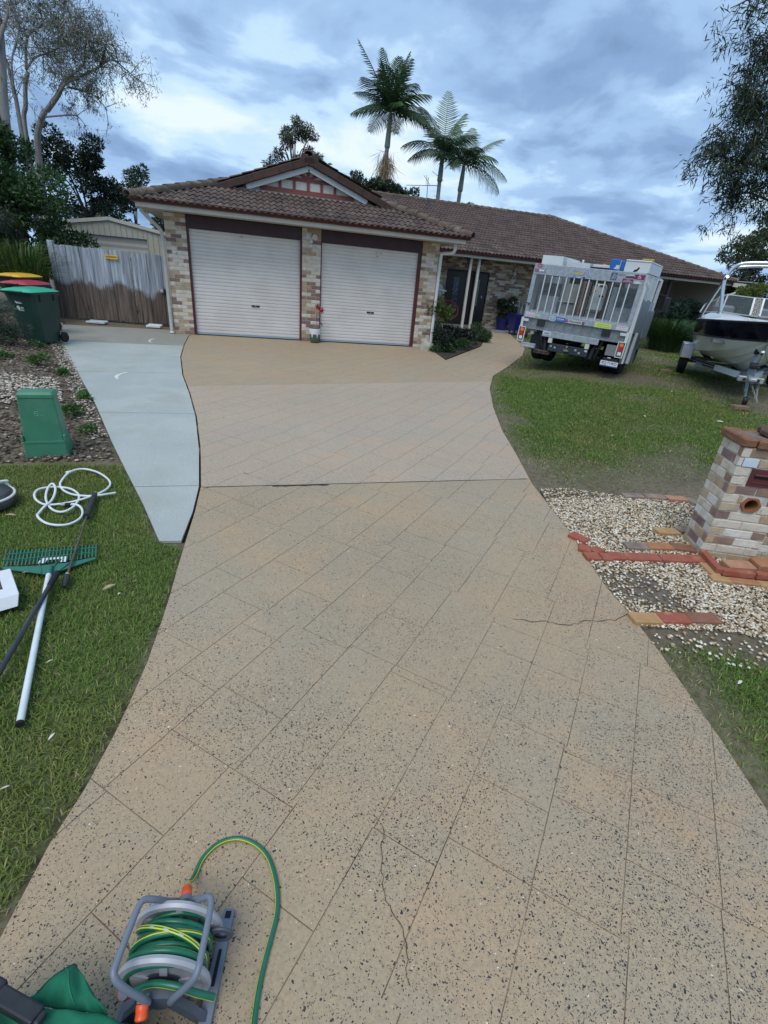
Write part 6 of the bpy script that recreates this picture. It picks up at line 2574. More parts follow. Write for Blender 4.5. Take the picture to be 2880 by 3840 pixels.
def lattice(b):
    x0, x1, z0, z1, p = -1.09, 1.10, 1.19, 1.93, .046
    for s in (1, -1):
        k = x0 - (z1 - z0) * .62
        while k < x1 + (z1 - z0) * .62:
            pts = []
            for z in (z0, z1):
                x = k + s * (z - z0) * .62 if s > 0 else k + (z1 - z) * .0 + -(z - z0) * .62
                pts.append((x, z))
            (xa, za), (xb, zb) = pts
            # clip to the opening
            if xa != xb:
                m_ = (zb - za) / (xb - xa)
                if xa < x0:
                    za, xa = za + m_ * (x0 - xa), x0
                if xa > x1:
                    za, xa = za + m_ * (x1 - xa), x1
                if xb < x0:
                    zb, xb = zb + m_ * (x0 - xb), x0
                if xb > x1:
                    zb, xb = zb + m_ * (x1 - xb), x1
            if abs(zb - za) > .02 and z0 - 1e-4 <= min(za, zb) and max(za, zb) <= z1 + 1e-4:
                b.bar((xa, .022 + .003 * s, za), (xb, .022 + .003 * s, zb), .0030, .003, 0, (0, 1, 0))
            k += p


tag(tp('wire_mesh', lattice, m_galv_d, gate_f), kind='stuff')
# stickers on the tail gate
DEC = {}


def dmat(c):
    key = 'sticker_%03d_%03d_%03d' % tuple(int(q * 255) for q in c)
    return mat(key, c, .5, c2=tuple(q * .85 + .02 for q in c), ns=30)


def sticker(x0, x1, z0, z1, c, y=-.0, nm='sticker', layer=0):
    return tp(nm, lambda b: b.box(x0, x1, y - .0016 - .0008 * layer, y - .0004, z0, z1), dmat(c), gate_f)


def shape(pts, c, y=0.0, nm='sticker', layer=1):
    return tp(nm, lambda b: b.prism([(x, z) for x, z in pts], .0004, .0016 + .0008 * layer, 0, Matrix.Translation((0, y, 0)) @ Matrix.Rotation(R_(90), 4, 'X')), dmat(c), gate_f)


def text_obj(txt, size, x, z, y, m, parent, name='lettering', width=None, bold=0.0):
    cu = bpy.data.curves.new(name, 'FONT')
    cu.body = txt
    cu.size = size
    cu.align_x = 'CENTER'
    cu.align_y = 'CENTER'
    cu.extrude = .0006
    cu.offset = bold
    o = bpy.data.objects.new(name, cu)
    col.objects.link(o)
    dg = bpy.context.evaluated_depsgraph_get()
    me = bpy.data.meshes.new_from_object(o.evaluated_get(dg))
    bpy.data.objects.remove(o)
    bpy.data.curves.remove(cu)
    me.name = name
    me.materials.clear()
    me.materials.append(m)
    if width:
        xs = [v.co.x for v in me.vertices]
        k = width / (max(xs) - min(xs))
        for v in me.vertices:
            v.co.x *= k
    q = link(name, me, parent, (x, y, z), (R_(90), 0, 0))
    return q


LY = -.012
RED, MAR, NAVY, WHT, PNK = (.45, .05, .05), (.20, .018, .07), (.03, .05, .13), (.66, .68, .70), (.62, .45, .55)
shape([(-1.13, 2.10), (-1.10, 2.145), (-.99, 2.142), (-1.0, 2.125), (-1.085, 2.125), (-1.10, 2.105)], RED)
shape([(-1.10, 2.105), (-1.01, 2.112), (-1.0, 2.09), (-1.03, 2.07), (-1.13, 2.07), (-1.12, 2.085), (-1.04, 2.088), (-1.05, 2.098), (-1.10, 2.094)], RED)
sticker(-1.155, -.91, 1.975, 2.045, (.12, .11, .20))
sticker(-1.14, -1.08, 1.985, 2.035, (.35, .12, .14), layer=1)
sticker(-1.06, -.93, 2.002, 2.037, WHT, layer=1)
sticker(-1.06, -.93, 1.983, 1.995, (.45, .42, .50), layer=1)
sticker(-.27, -.03, 1.99, 2.06, (.16, .18, .22))
sticker(-.262, -.04, 1.998, 2.052, (.48, .42, .24), layer=1)
sticker(-.28, -.06, 1.935, 1.972, (.10, .30, .58))
sticker(-.20, -.08, 1.945, 1.962, (.48, .56, .62), layer=1)
sticker(-.055, .13, 1.938, 1.972, (.06, .10, .16))
sticker(.0, .12, 1.946, 1.965, (.50, .52, .55), layer=1)
shape([(-.08, 2.01), (-.075, 2.08), (-.04, 2.12), (.02, 2.125), (.06, 2.09), (.08, 2.01)], (.42, .47, .56))
shape([(-.055, 2.02), (-.05, 2.075), (-.02, 2.105), (.02, 2.105), (.045, 2.075), (.055, 2.02)], (.20, .27, .42), layer=2)
text_obj('23', .062, 0, 2.058, -.0036, dmat((.55, .58, .62)), gate_f, bold=.001)
sticker(.51, .64, 1.965, 2.11, (.09, .12, .20))
shape([(.53, 1.99), (.575, 2.09), (.60, 2.09), (.56, 1.99)], (.33, .36, .42))
shape([(.58, 1.99), (.615, 2.06), (.63, 2.06), (.60, 1.99)], (.33, .36, .42))
sticker(.65, .80, 2.035, 2.112, (.40, .44, .48))
text_obj('2025', .058, .725, 2.075, -.0026, dmat((.08, .08, .10)), gate_f, width=.13, bold=.001)
shape([(.81, 2.05), (.815, 2.085), (.86, 2.105), (.94, 2.105), (.985, 2.08), (.985, 2.04)], (.50, .50, .48))
shape([(.805, 2.035), (.81, 2.065), (.98, 2.075), (.985, 2.03)], (.05, .045, .05), layer=2)
sticker(.975, 1.175, 2.02, 2.11, MAR)
sticker(1.045, 1.105, 2.035, 2.075, (.52, .40, .46), layer=1)
sticker(1.058, 1.09, 2.076, 2.097, (.52, .40, .46), layer=1)
sticker(1.06, 1.09, 2.045, 2.065, (.30, .10, .16), layer=2)
sticker(.76, .975, 1.938, 2.015, (.16, .035, .11))
shape([(.765, 1.955), (.80, 1.985), (.93, 1.985), (.97, 1.955)], (.40, .22, .34))
sticker(.84, .90, 1.988, 2.006, (.42, .25, .36), layer=1)
shape([(.99, 1.94), (1.0, 1.965), (1.04, 1.985), (1.09, 1.985), (1.12, 1.962), (1.15, 1.955), (1.15, 1.94)], (.60, .62, .64))
sticker(1.04, 1.09, 1.986, 1.996, (.55, .57, .60), layer=1)
# lower strip
sticker(-1.145, -.92, 1.035, 1.132, (.62, .54, .60), LY)
sticker(-1.12, -.945, 1.055, 1.085, (.55, .36, .46), LY, layer=1)
sticker(-.93, -.78, 1.045, 1.115, (.44, .53, .34), LY)
sticker(-.90, -.79, 1.052, 1.060, (.12, .20, .10), LY, layer=1)
shape([(-.487 + .075 * math.cos(a), 1.062 + .056 * math.sin(a)) for a in [2 * PI * i / 22 for i in range(22)]], (.62, .68, .70), LY)
shape([(-.487 + .060 * math.cos(a), 1.062 + .045 * math.sin(a)) for a in [2 * PI * i / 22 for i in range(22)]], (.10, .36, .55), LY, layer=2)
shape([(-.53, 1.055), (-.50, 1.095), (-.46, 1.09), (-.455, 1.06), (-.49, 1.035)], (.35, .58, .42), LY, layer=3)
sticker(-.415, -.20, 1.022, 1.108, (.025, .12, .42), LY)
sticker(-.39, -.225, 1.068, 1.085, (.55, .60, .66), LY, layer=1)
sticker(-.39, -.225, 1.045, 1.052, (.30, .40, .60), LY, layer=1)
shape([(-.20, 1.03), (-.195, 1.09), (-.13, 1.092), (-.125, 1.03)], (.26, .10, .17), LY)
sticker(-.125, .185, 1.022, 1.095, (.62, .64, .66), LY)
text_obj('DHOLLANDIA', .058, .03, 1.058, LY - .003, dmat((.05, .05, .055)), gate_f, width=.285, bold=.0022)
shape([(.185, 1.02), (.185, 1.085), (.24, 1.085), (.25, 1.02)], (.24, .07, .13), LY)
sticker(.47, .81, 1.02, 1.125, (.60, .72, .16), LY)
sticker(.51, .77, 1.078, 1.098, (.36, .47, .10), LY, layer=1)
sticker(.50, .79, 1.04, 1.058, (.36, .47, .10), LY, layer=1)
sticker(.92, 1.155, 1.03, 1.12, (.66, .62, .66), LY)
sticker(.95, 1.12, 1.085, 1.103, (.58, .40, .48), LY, layer=1)
sticker(.95, 1.12, 1.05, 1.06, (.58, .50, .54), LY, layer=1)
# latch on the left stile
tp('gate_latch', lambda b: (b.bar((-1.22, -.02, 1.335), (-1.10, -.02, 1.315), .022, .014), b.bar((-1.115, -.02, 1.32), (-1.12, -.02, 1.275), .02, .014)), m_rubber, gate_f)

# tray body: floor, headboard, side posts and gates
LEN = 2.05
tp('tray_floor', lambda b: b.box(-W2 + .02, W2 - .02, .06, LEN, .93, 1.0), m_galv_d)
side = tp('side_gate', lambda b: (b.box(W2 - .035, W2 + .01, .06, LEN, 1.0, 1.62, 0), b.box(W2 + .011, W2 + .03, .10, LEN, 1.03, 1.10, 0), b.box(W2 + .011, W2 + .03, .10, LEN, 1.30, 1.36, 0)), m_galv)
for y in (.08, .75, 1.4, 2.0):
    tp('side_post', lambda b: b.box(W2 - .03, W2 + .035, y - .03, y + .03, .95, 2.12), m_alu)
tp('side_gate', lambda b: b.box(-W2 - .01, -W2 + .035, .06, LEN, 1.0, 1.95), m_alu)
tp('roof_rail', lambda b: (b.box(-W2, -W2 + .05, .04, LEN, 2.09, 2.14),), m_alu)
tp('roof_rail', lambda b: (b.box(W2 - .05, W2, .04, LEN, 2.09, 2.14),), m_alu)
tp('upper_side_panel', lambda b: b.box(W2 - .02, W2 + .0, .12, 1.65, 1.66, 2.085), m_alu)
tp('headboard', lambda b: b.box(-W2, W2, LEN, LEN + .05, .93, 2.14), m_galv_d)
# pickets strapped to the right side
for i, (y, h) in enumerate(((.16, .33), (.31, .31), (.47, .28))):
    def pk(b):
        M4 = Matrix.Translation((W2 + .03, y + .05, 1.70)) @ Matrix.Rotation(R_(90), 4, 'Z') @ Matrix.Rotation(R_(90), 4, 'X')
        b.prism([(-.065, 0), (.065, 0), (.065, h - .06), (0, h), (-.065, h - .06)], -.02, .005, 0, M4)
    tp('side_paling', pk, mat('picket', (.56, .60, .57), .7, c2=(.44, .48, .46), ns=9))
for y0, y1, z0, z1, x in ((.14, 1.15, .98, 1.64, .04), (.5, 1.4, .60, .98, .03), (1.2, 1.95, .85, 1.45, .05)):
    tp('side_panel', lambda b: b.box(W2 + x, W2 + x + .03, y0, y1, z0, z1, 0, None, .006), m_galv_d)
tp('side_strut', lambda b: (b.bar((W2 + .05, .12, .36), (W2 + .05, .05, 1.9), .04, .05), b.bar((W2 + .08, .48, .34), (W2 + .085, .50, 1.0), .05, .05)), m_alu)
tp('side_skirt', lambda b: (b.box(W2 - .03, W2 + .03, .14, .58, .34, .95), b.box(W2 + .04, W2 + .06, .9, 1.25, .30, .92)), m_galv_d)

# load seen through the mesh (kept as stowed parts of the truck body)
tp('stowed_sheet', lambda b: b.box(-1.10, -.62, .45, .50, 1.0, 1.52), mat('pale_sheet', (.52, .56, .60), .6, c2=(.36, .40, .44), ns=5))
tp('stowed_sheet', lambda b: b.box(-1.10, -.66, .60, .65, 1.0, 1.79), mat('mottled_sheet', (.23, .25, .27), .7, c2=(.12, .135, .15), ns=12))
tp('stowed_sheet', lambda b: b.box(.66, 1.10, .35, .40, 1.0, 1.46), mat('grey_sheet', (.42, .46, .49), .6, c2=(.27, .31, .33), ns=5))
tp('stowed_sheet', lambda b: b.box(.62, 1.12, .48, .53, 1.0, 1.74), mat('blue_grey_sheet', (.24, .28, .31), .7, c2=(.12, .145, .16), ns=9))
tp('stowed_sheet', lambda b: b.box(.60, 1.12, .60, .66, 1.0, 1.86), mat('grey_sheet2', (.36, .39, .40), .6))
tp('cabinet_back', lambda b: b.box(-.62, .62, 1.0, 1.06, 1.0, 2.05), mat('ply_brown', (.16, .125, .095), .8, c2=(.10, .08, .062), ns=3))
for i in range(2):
    tp('stowed_box', lambda b: b.box(-.58, -.22, .50, .95, 1.02 + i * .42, 1.40 + i * .42, 0, None, .01), mat('crate_grey', (.34, .36, .35), .6, c2=(.26, .28, .27), ns=4))
tp('stowed_shelf', lambda b: b.box(-.60, -.18, .46, .98, 1.425, 1.44), m_alu)
tp('chain_strip', lambda b: b.bar((-.17, .30, 1.08), (-.145, .34, 1.88), .055, .02, 0, (0, 1, 0)), mat('brass_strip', (.34, .27, .10), .5, .2, c2=(.10, .085, .05), ns=50))
for dx, w, c in ((-.10, .05, (.10, .07, .06)), (-.055, .06, (.30, .18, .145)), (.015, .04, (.34, .23, .19)), (.055, .03, (.20, .13, .10))):
    tp('stowed_plank', lambda b: b.box(dx - w / 2, dx + w / 2, .30, .36, 1.02, 1.90), mat('plank_%d' % int(c[0] * 100), c, .8, c2=tuple(q * .75 for q in c), ns=9))
tp('stowed_bag', lambda b: b.box(.10, .40, .40, .55, 1.30, 1.88, 0, None, .05), mat('bag_white', (.62, .66, .66), .8, c2=(.46, .50, .50), ns=7))
for z, x0, x1 in ((1.83, .10, .20), (1.82, .24, .37), (1.62, .28, .38)):
    tp('bag_handle', lambda b: b.box(x0, x1, .385, .399, z, z + .035, 0, None, .008), m_rubber)
tp('bag_badge', lambda b: b.box(.12, .20, .388, .398, 1.72, 1.76), mat('tan_badge', (.48, .36, .18), .7))
tp('stowed_board', lambda b: b.box(.06, .30, .50, .56, 1.02, 1.62), mat('board_grey', (.36, .38, .35), .7, c2=(.29, .31, .285), ns=3))
tp('stowed_crate', lambda b: b.box(.0, .34, .34, .58, 1.02, 1.14, 0, None, .01), mat('crate_red', (.36, .11, .10), .6))
tp('stowed_ply', lambda b: b.box(.36, .60, .62, .66, 1.02, 1.90), mat('ply_tan', (.22, .17, .125), .8, c2=(.15, .115, .085), ns=2))
tp('stowed_post', lambda b: b.box(.56, .66, .30, .36, 1.02, 1.85), m_galv)

# boxes on the roof
m_wbox = mat('white_box', (.66, .69, .71), .4, c2=(.60, .63, .65), ns=2, spec=.5)


def roofbox(b, x0, x1, y0, y1, z0, z1, z2):
    vs = [(x0, y0, z0), (x1, y0, z0), (x1, y0, z1), (x0, y0, z1), (x0, y1, z0), (x1, y1, z0), (x1, y1, z2), (x0, y1, z2)]
    b.add(vs, [(0, 1, 2, 3), (5, 4, 7, 6), (1, 5, 6, 2), (4, 0, 3, 7), (3, 2, 6, 7), (4, 5, 1, 0)])


tp('roof_box', lambda b: roofbox(b, -1.06, -.585, .06, 1.3, 2.15, 2.33, 2.33), m_wbox)
tp('roof_box', lambda b: roofbox(b, -.58, -.05, .30, 1.4, 2.15, 2.25, 2.27), m_wbox)
rbx = tp('roof_box', lambda b: roofbox(b, .72, 1.20, .05, 1.5, 2.15, 2.34, 2.34), m_wbox)
tp('box_lid', lambda b: b.box(.715, 1.205, .04, 1.51, 2.342, 2.372, 0, None, .008), m_wbox)
tp('bird_decal', lambda b: b.prism([(.905, 2.155), (.92, 2.19), (.96, 2.205), (.985, 2.24), (1.005, 2.25), (1.015, 2.235), (1.005, 2.205), (.985, 2.18), (.98, 2.16), (.96, 2.17), (.945, 2.155)], -.0485, -.046, 0, Matrix.Rotation(R_(90), 4, 'X')), m_rubber, rbx)
tp('blue_tub', lambda b: (b.box(.41, .60, .10, .55, 2.15, 2.36, 0, None, .012), b.box(.625, .71, .10, .55, 2.15, 2.34, 0, None, .012)), mat('tub_blue', (.015, .14, .50), .45, c2=(.012, .11, .40), ns=4))
tp('tub_strap', lambda b: b.box(.602, .622, .095, .50, 2.15, 2.35), mat('strap_grey', (.34, .38, .42), .7))
tp('tub_label', lambda b: b.prism([(.50, 2.18), (.51, 2.205), (.53, 2.215), (.535, 2.255), (.60, 2.255), (.60, 2.19), (.58, 2.175)], -.099, -.097, 0, Matrix.Rotation(R_(90), 4, 'X')), dmat((.60, .66, .70)))
tp('roof_case', lambda b: (b.box(.0, .39, .35, .95, 2.19, 2.245, 0, None, .006),), m_wbox)
tp('roof_case_base', lambda b: b.box(-.04, .36, .36, .9, 2.145, 2.185), m_chas)
tp('aerial_mount', lambda b: b.tube([(-.28, .5, 2.26), (-.28, .5, 2.32)], .02, 8), m_wbox)
tp('beacon', lambda b: b.lathe([(.05, 0), (.05, .02), (.03, .035)], 12, 0, Matrix.Translation((.18, .6, 2.246))), mat('beacon_orange', (.55, .16, .06), .4))
tp('yellow_stand', lambda b: (b.box(.80, .88, 1.6, 1.66, 2.14, 2.47), b.box(.72, .96, 1.58, 1.68, 2.472, 2.50)), mat('stand_yellow', (.55, .40, .04), .5))

# under the tail gate
tp('tail_plate', lambda b: (b.box(-1.15, 1.15, .03, .05, .79, 1.012), b.box(-1.16, 1.16, .0, .055, .775, .79)), m_galv_d)
for i in range(11):
    x = -1.0 + i * .2
    if abs(x) < .72 or i in (0, 10):
        tp('tie_hook', lambda b: (b.bar((x, .01, .99), (x, .01, .90), .014, .014), b.bar((x, .01, .905), (x + .02, -.0, .885), .014, .014)), m_galv_d)
for s in (-1, 1):
    tp('corner_bracket', lambda b: (b.box(s * 1.19 - .03, s * 1.19 + .03, -.01, .10, .80, 1.01), b.box(s * 1.10 - .06, s * 1.10 + .06, -.02, .05, .93, .985)), m_alu)
    fr_ = tp('lamp_frame', lambda b: (b.bar((s * 1.215, -.03, .485), (s * 1.215, -.03, .805), .014, .012, 0, (0, 1, 0)), b.bar((s * 1.065, -.03, .485), (s * 1.065, -.03, .805), .014, .012, 0, (0, 1, 0)), b.bar((s * 1.06, -.03, .487), (s * 1.22, -.03, .487), .014, .012, 0, (0, 1, 0)), b.bar((s * 1.06, -.03, .803), (s * 1.22, -.03, .803), .014, .012, 0, (0, 1, 0)), b.box(min(s * 1.08, s * 1.20), max(s * 1.08, s * 1.20), .0, .03, .50, .795)), m_white)
    lm_ = tp('tail_lamp', lambda b: b.box(s * 1.14 - .05, s * 1.14 + .05, -.025, -.001, .51, .79, 0, None, .008), m_chas, fr_)
    for z0, z1, c in ((.705, .775, (.85, .22, .03)), (.60, .70, (.55, .02, .03)), (.525, .595, (.72, .72, .72))):
        tp('lens', lambda b: b.box(s * 1.14 - .038, s * 1.14 + .038, -.036, -.026, z0, z1, 0, None, .005), mat('lens_%d' % int(c[0] * 100), c, .15, coat=.5), fr_)
tp('cross_member', lambda b: (b.box(-.64, .65, -.03, .03, .66, .79, 0, None, .006), b.box(-.36, -.26, -.034, -.03, .76, .81)), m_galv)
tp('maker_plate', lambda b: b.box(-.62, -.44, -.0335, -.0305, .70, .775, 0), dmat((.60, .63, .64)))
tp('maker_oval', lambda b: b.prism([(-.53 + .07 * math.cos(a), .737 + .022 * math.sin(a)) for a in [2 * PI * i / 20 for i in range(20)]], .0345, .0355, 0, Matrix.Rotation(R_(90), 4, 'X')), dmat((.25, .28, .36)))
for x in (-.42, .43):
    tp('spacer_block', lambda b: b.box(x - .045, x + .045, -.02, .04, .545, .655), dmat((.62, .62, .56)))
tp('hitch_bar', lambda b: (b.box(-.45, .47, .02, .12, .36, .54, 0, None, .01),), m_hitch)
tp('tow_ball', lambda b: (b.box(-.05, .06, -.06, .02, .42, .46), b.lathe([(.02, 0), (.02, .03), (.032, .05), (.025, .08), (0, .085)], 14, 0, Matrix.Translation((.005, -.04, .46)))), mat('ball_steel', (.30, .27, .20), .4, .7))
tp('tow_socket', lambda b: b.lathe([(.055, 0), (.055, .02), (.03, .02)], 16, 0, Matrix.Translation((.005, .0, .43)) @ Matrix.Rotation(R_(90), 4, 'X')), m_chas)
for x, z in ((-.38, .47), (-.28, .45), (.20, .47), (.29, .42)):
    tp('shackle', lambda b: b.box(x - .025, x + .025, -.0, .019, z - .02, z + .025, 0, None, .006), mat('old_zinc', (.38, .37, .33), .5, .4))
tp('bolt_plate', lambda b: b.box(.40, .46, .005, .019, .475, .52), m_alu)
for s in (-1, 1):
    tp('lift_arm', lambda b: (b.tube([(s * .75, .05, .95), (s * .68, .10, .62), (s * .60, .16, .36)], .035, 10), b.tube([(s * .62, .06, .80), (s * .56, .08, .55)], .028, 10), b.tube([(s * .56, .08, .58), (s * .53, .10, .34)], .045, 10), b.box(s * .74 - .09, s * .74 + .09, .0, .12, .86, 1.0)), m_chas, smooth=True)
tp('step_plate', lambda b: b.box(-1.09, -.74, -.06, .02, .365, .465, 0, None, .006), m_galv)
tp('step_print', lambda b: b.box(-1.05, -.80, -.0615, -.0605, .385, .405), dmat((.48, .52, .50)))
tp('mud_flap', lambda b: b.box(-1.0, -.70, .3, .32, .30, .70), m_hitch)
tp('mud_flap', lambda b: b.box(.845, 1.06, -.01, .01, .49, .715), mat('flap_grey', (.20, .215, .215), .6, c2=(.17, .18, .18), ns=4))
tp('spring_hanger', lambda b: (b.box(-.80, -.40, .05, .25, .26, .345, 0, None, .01),), mat('rusty_steel', (.10, .075, .058), .8, c2=(.06, .05, .045), ns=20))
for i in range(3):
    tp('hanger_slot', lambda b: b.box(-.74 + i * .12, -.66 + i * .12, .044, .052, .295, .315), m_dark)
tp('junction_box', lambda b: b.box(-.96, -.87, .05, .09, .66, .75, 0, None, .01), dmat((.46, .46, .36)))
tp('plate_lamp', lambda b: b.box(.92, 1.0, -.02, .02, .40, .45, 0, None, .01), m_alu)
npl = tp('number_plate', lambda b: b.box(.81, 1.18, -.035, -.03, .262, .378, 0, None, .003), dmat((.74, .76, .78)))
tp('plate_strip', lambda b: b.box(.812, 1.178, -.0362, -.0352, .263, .285), dmat((.02, .06, .30)), npl)
text_obj('XQ·71WO', .088, .995, .333, -.0358, dmat((.012, .012, .014)), npl, width=.325, bold=.0012)
tp('plate_bracket', lambda b: b.box(.84, 1.15, -.028, .02, .375, .44), m_chas)
# chassis, wheels
tp('chassis_rail', lambda b: b.box(-.45, -.37, .06, 4.2, .52, .78), m_chas)
tp('chassis_rail', lambda b: b.box(.37, .45, .06, 4.2, .52, .78), m_chas)
tp('axle', lambda b: b.tube([(-.95, 1.1, .40), (.95, 1.1, .40)], .08, 10), m_chas)
tp('fuel_tank', lambda b: b.box(-.9, -.5, 1.6, 2.1, .42, .85, 0, None, .05), m_chas)
tp('tool_locker', lambda b: b.box(.6, W2 - .12, 1.6, 2.0, .38, .90, 0, None, .01), m_galv_d)
TYRE = [(.20, -.10), (.25, -.115), (.37, -.11), (.40, -.085), (.405, 0), (.40, .085), (.37, .11), (.25, .115), (.20, .10)]
for s in (-1, 1):
    for k, xx in enumerate((.98, .73)):
        MWh = Matrix.Translation((s * xx, 1.1, .40)) @ Matrix.Rotation(R_(90), 4, 'Y')
        wh_ = tp('wheel', lambda b: b.lathe([(.205, -.08), (.18, -.03), (.10, -.02), (.08, -.06), (0.01, -.06)], 20, 0, MWh, close_bot=False), dmat((.30, .31, .31)))
        tp('tyre', lambda b: b.lathe(TYRE, 28, 0, MWh, close_top=False, close_bot=False), m_rubber, wh_, smooth=True, sharp=40)
    MWh = Matrix.Translation((s * .78, 3.5, .40)) @ Matrix.Rotation(R_(90), 4, 'Y')
    wh_ = tp('wheel', lambda b: b.lathe([(.205, -.08), (.18, -.03), (.10, -.02), (.08, -.06), (0.01, -.06)], 20, 0, MWh, close_bot=False), dmat((.30, .31, .31)))
    tp('tyre', lambda b: b.lathe(TYRE, 28, 0, MWh, close_top=False, close_bot=False), m_rubber, wh_, smooth=True, sharp=40)


# cab
def cabf(b):
    prof = [(2.25, .55), (3.95, .55), (4.02, 1.15), (3.70, 1.95), (3.5, 2.03), (2.25, 2.03)]
    b.prism(prof, -.90, .90, 0, Matrix(((0, 0, 1, 0), (1, 0, 0, 0), (0, 1, 0, 0), (0, 0, 0, 1))))


cab = tp('cab', cabf, mat('cab_dark', (.035, .038, .045), .25, coat=.5))
tp('rear_window', lambda b: b.box(-.7, .7, 2.235, 2.248, 1.4, 1.9), mat('dark_glass', (.02, .025, .03), .08, spec=.6), cab)
for s in (-1, 1):
    tp('side_window', lambda b: b.box(s * .905 - .004, s * .905 + .004, 2.45, 3.35, 1.35, 1.9), MATS['dark_glass'], cab)
    mr_ = tp('mirror', lambda b: (b.box(s * 1.27 - .07, s * 1.27 + .07, 3.25, 3.35, 1.40, 1.78, 0, None, .02), b.bar((s * .90, 3.35, 1.85), (s * 1.27, 3.32, 1.80), .025, .025), b.bar((s * .90, 3.4, 1.35), (s * 1.27, 3.32, 1.38), .025, .025)), m_chas, cab)
tp('mirror_edge', lambda b: b.tube(smooth_line([(-1.235, .35, 1.50), (-1.245, .34, 1.62), (-1.235, .33, 1.70), (-1.215, .32, 1.72)], 4), .012, 6), m_white, smooth=True)
# ================================================================== boat on its trailer
BA = R_(-132)
bd = Vector((math.cos(BA), math.sin(BA), 0))        # towards the bow
BOX0 = Vector((13.47, -3.80, .127))
m_hull = mat('hull_white', (.70, .715, .67), .22, c2=(.65, .665, .62), ns=2, coat=.35, spec=.5)
m_deck = mat('deck_white', (.74, .76, .78), .25, c2=(.70, .72, .74), ns=2, coat=.3)
m_navy = mat('hull_navy', (.004, .004, .009), .12, coat=.0, spec=.35)
m_blk = mat('black_trim', (.012, .012, .013), .4)
m_chrome = mat('polished_alloy', (.62, .65, .68), .22, .85)
boat = empty('speed_boat', BOX0, BA - R_(90), 'white speed boat with a black band and alloy wakeboard tower, on a trailer', 'boat')
ST = [-1.6, -.6, .3, 1.1, 1.8, 2.4, 2.9, 3.25, 3.52, 3.74]


def prof(xs, ys):
    return lambda y: float(np.interp(y, xs, ys))


hb = prof([-1.6, 0, .9, 1.6, 2.2, 2.8, 3.3, 3.6, 3.8], [.92, 1.0, 1.0, .94, .80, .58, .33, .15, .02])
gzz = prof([-1.6, 0, 1.5, 2.8, 3.8], [1.27, 1.30, 1.34, 1.38, 1.43])
sz = prof([-1.6, 0, 1.5, 2.8, 3.74], [.95, .98, 1.02, 1.06, 1.12])
sb = prof([-1.6, 0, .9, 1.6, 2.2, 2.8, 3.3, 3.6, 3.74], [.90, .98, .98, .90, .74, .50, .24, .08, .012])
cz_ = prof([-1.6, 0, 1.2, 2.0, 2.7, 3.2, 3.5, 3.74], [.60, .62, .66, .73, .84, .95, 1.03, 1.11])
cb = prof([-1.6, 0, .9, 1.6, 2.2, 2.8, 3.2, 3.5, 3.74], [.80, .87, .86, .76, .58, .35, .19, .06, .008])
kz = prof([-1.6, 1.6, 2.15, 2.6, 3.0, 3.37, 3.55, 3.74], [.40, .40, .42, .50, .62, .80, 1.0, 1.10])


def ring_pts(y):
    c, k, s, g_ = (cb(y), cz_(y)), (0.0, kz(y)), (sb(y), sz(y)), (hb(y), gzz(y))
    L = lambda t, dz=0: (c[0] * t, k[1] + (c[1] - k[1]) * t + dz)
    return [k, L(.36), L(.40, -.022), L(.68), L(.72, -.022), c, (c[0] + .02 * min(1, c[0] * 5), c[1] + .012), ((c[0] + s[0]) / 2 + .012 * min(1, s[0] * 4), (c[1] + s[1]) / 2), s], [s, ((s[0] + g_[0]) / 2 + .015 * min(1, g_[0] * 4), (s[1] + g_[1]) / 2), g_]


def loft(which, name, m, parent=boat, off=0.0):
    mb = MB()
    for sgn in (1, -1):
        rows = []
        for y in ST:
            r = ring_pts(y)[which]
            rows.append([(sgn * (x + off), y, z) for x, z in r])
        n = len(rows[0])
        vs = [p for r in rows for p in r]
        fs = []
        for i in range(len(rows) - 1):
            for j in range(n - 1):
                q = (i * n + j, i * n + j + 1, (i + 1) * n + j + 1, (i + 1) * n + j)
                fs.append(q if sgn > 0 else q[::-1])
        mb.add(vs, fs)
    return mb.build(name, m, parent, smooth=True, sharp=22)


loft(0, 'hull', m_hull)
loft(1, 'topside_band', m_navy)
for sgn in (1, -1):
    mb = MB()
    mb.tube([(sgn * (sb(y) + .006), y, sz(y)) for y in ST], .016, 6)
    mb.build('band_moulding', m_blk, boat, smooth=True)
    mb = MB()
    mb.tube([(sgn * (hb(y) + .008), y, gzz(y)) for y in ST], .020, 6)
    mb.build('rub_rail', m_blk, boat, smooth=True)
mb = MB()
mb.add([(x * s, -1.6, z) for s in (1, -1) for x, z in ((0, .40), (.80, .60), (.90, .95), (.92, 1.27), (0, 1.27))], [(0, 1, 2, 3, 4), (9, 8, 7, 6, 5)])
mb.build('transom', m_hull, boat)


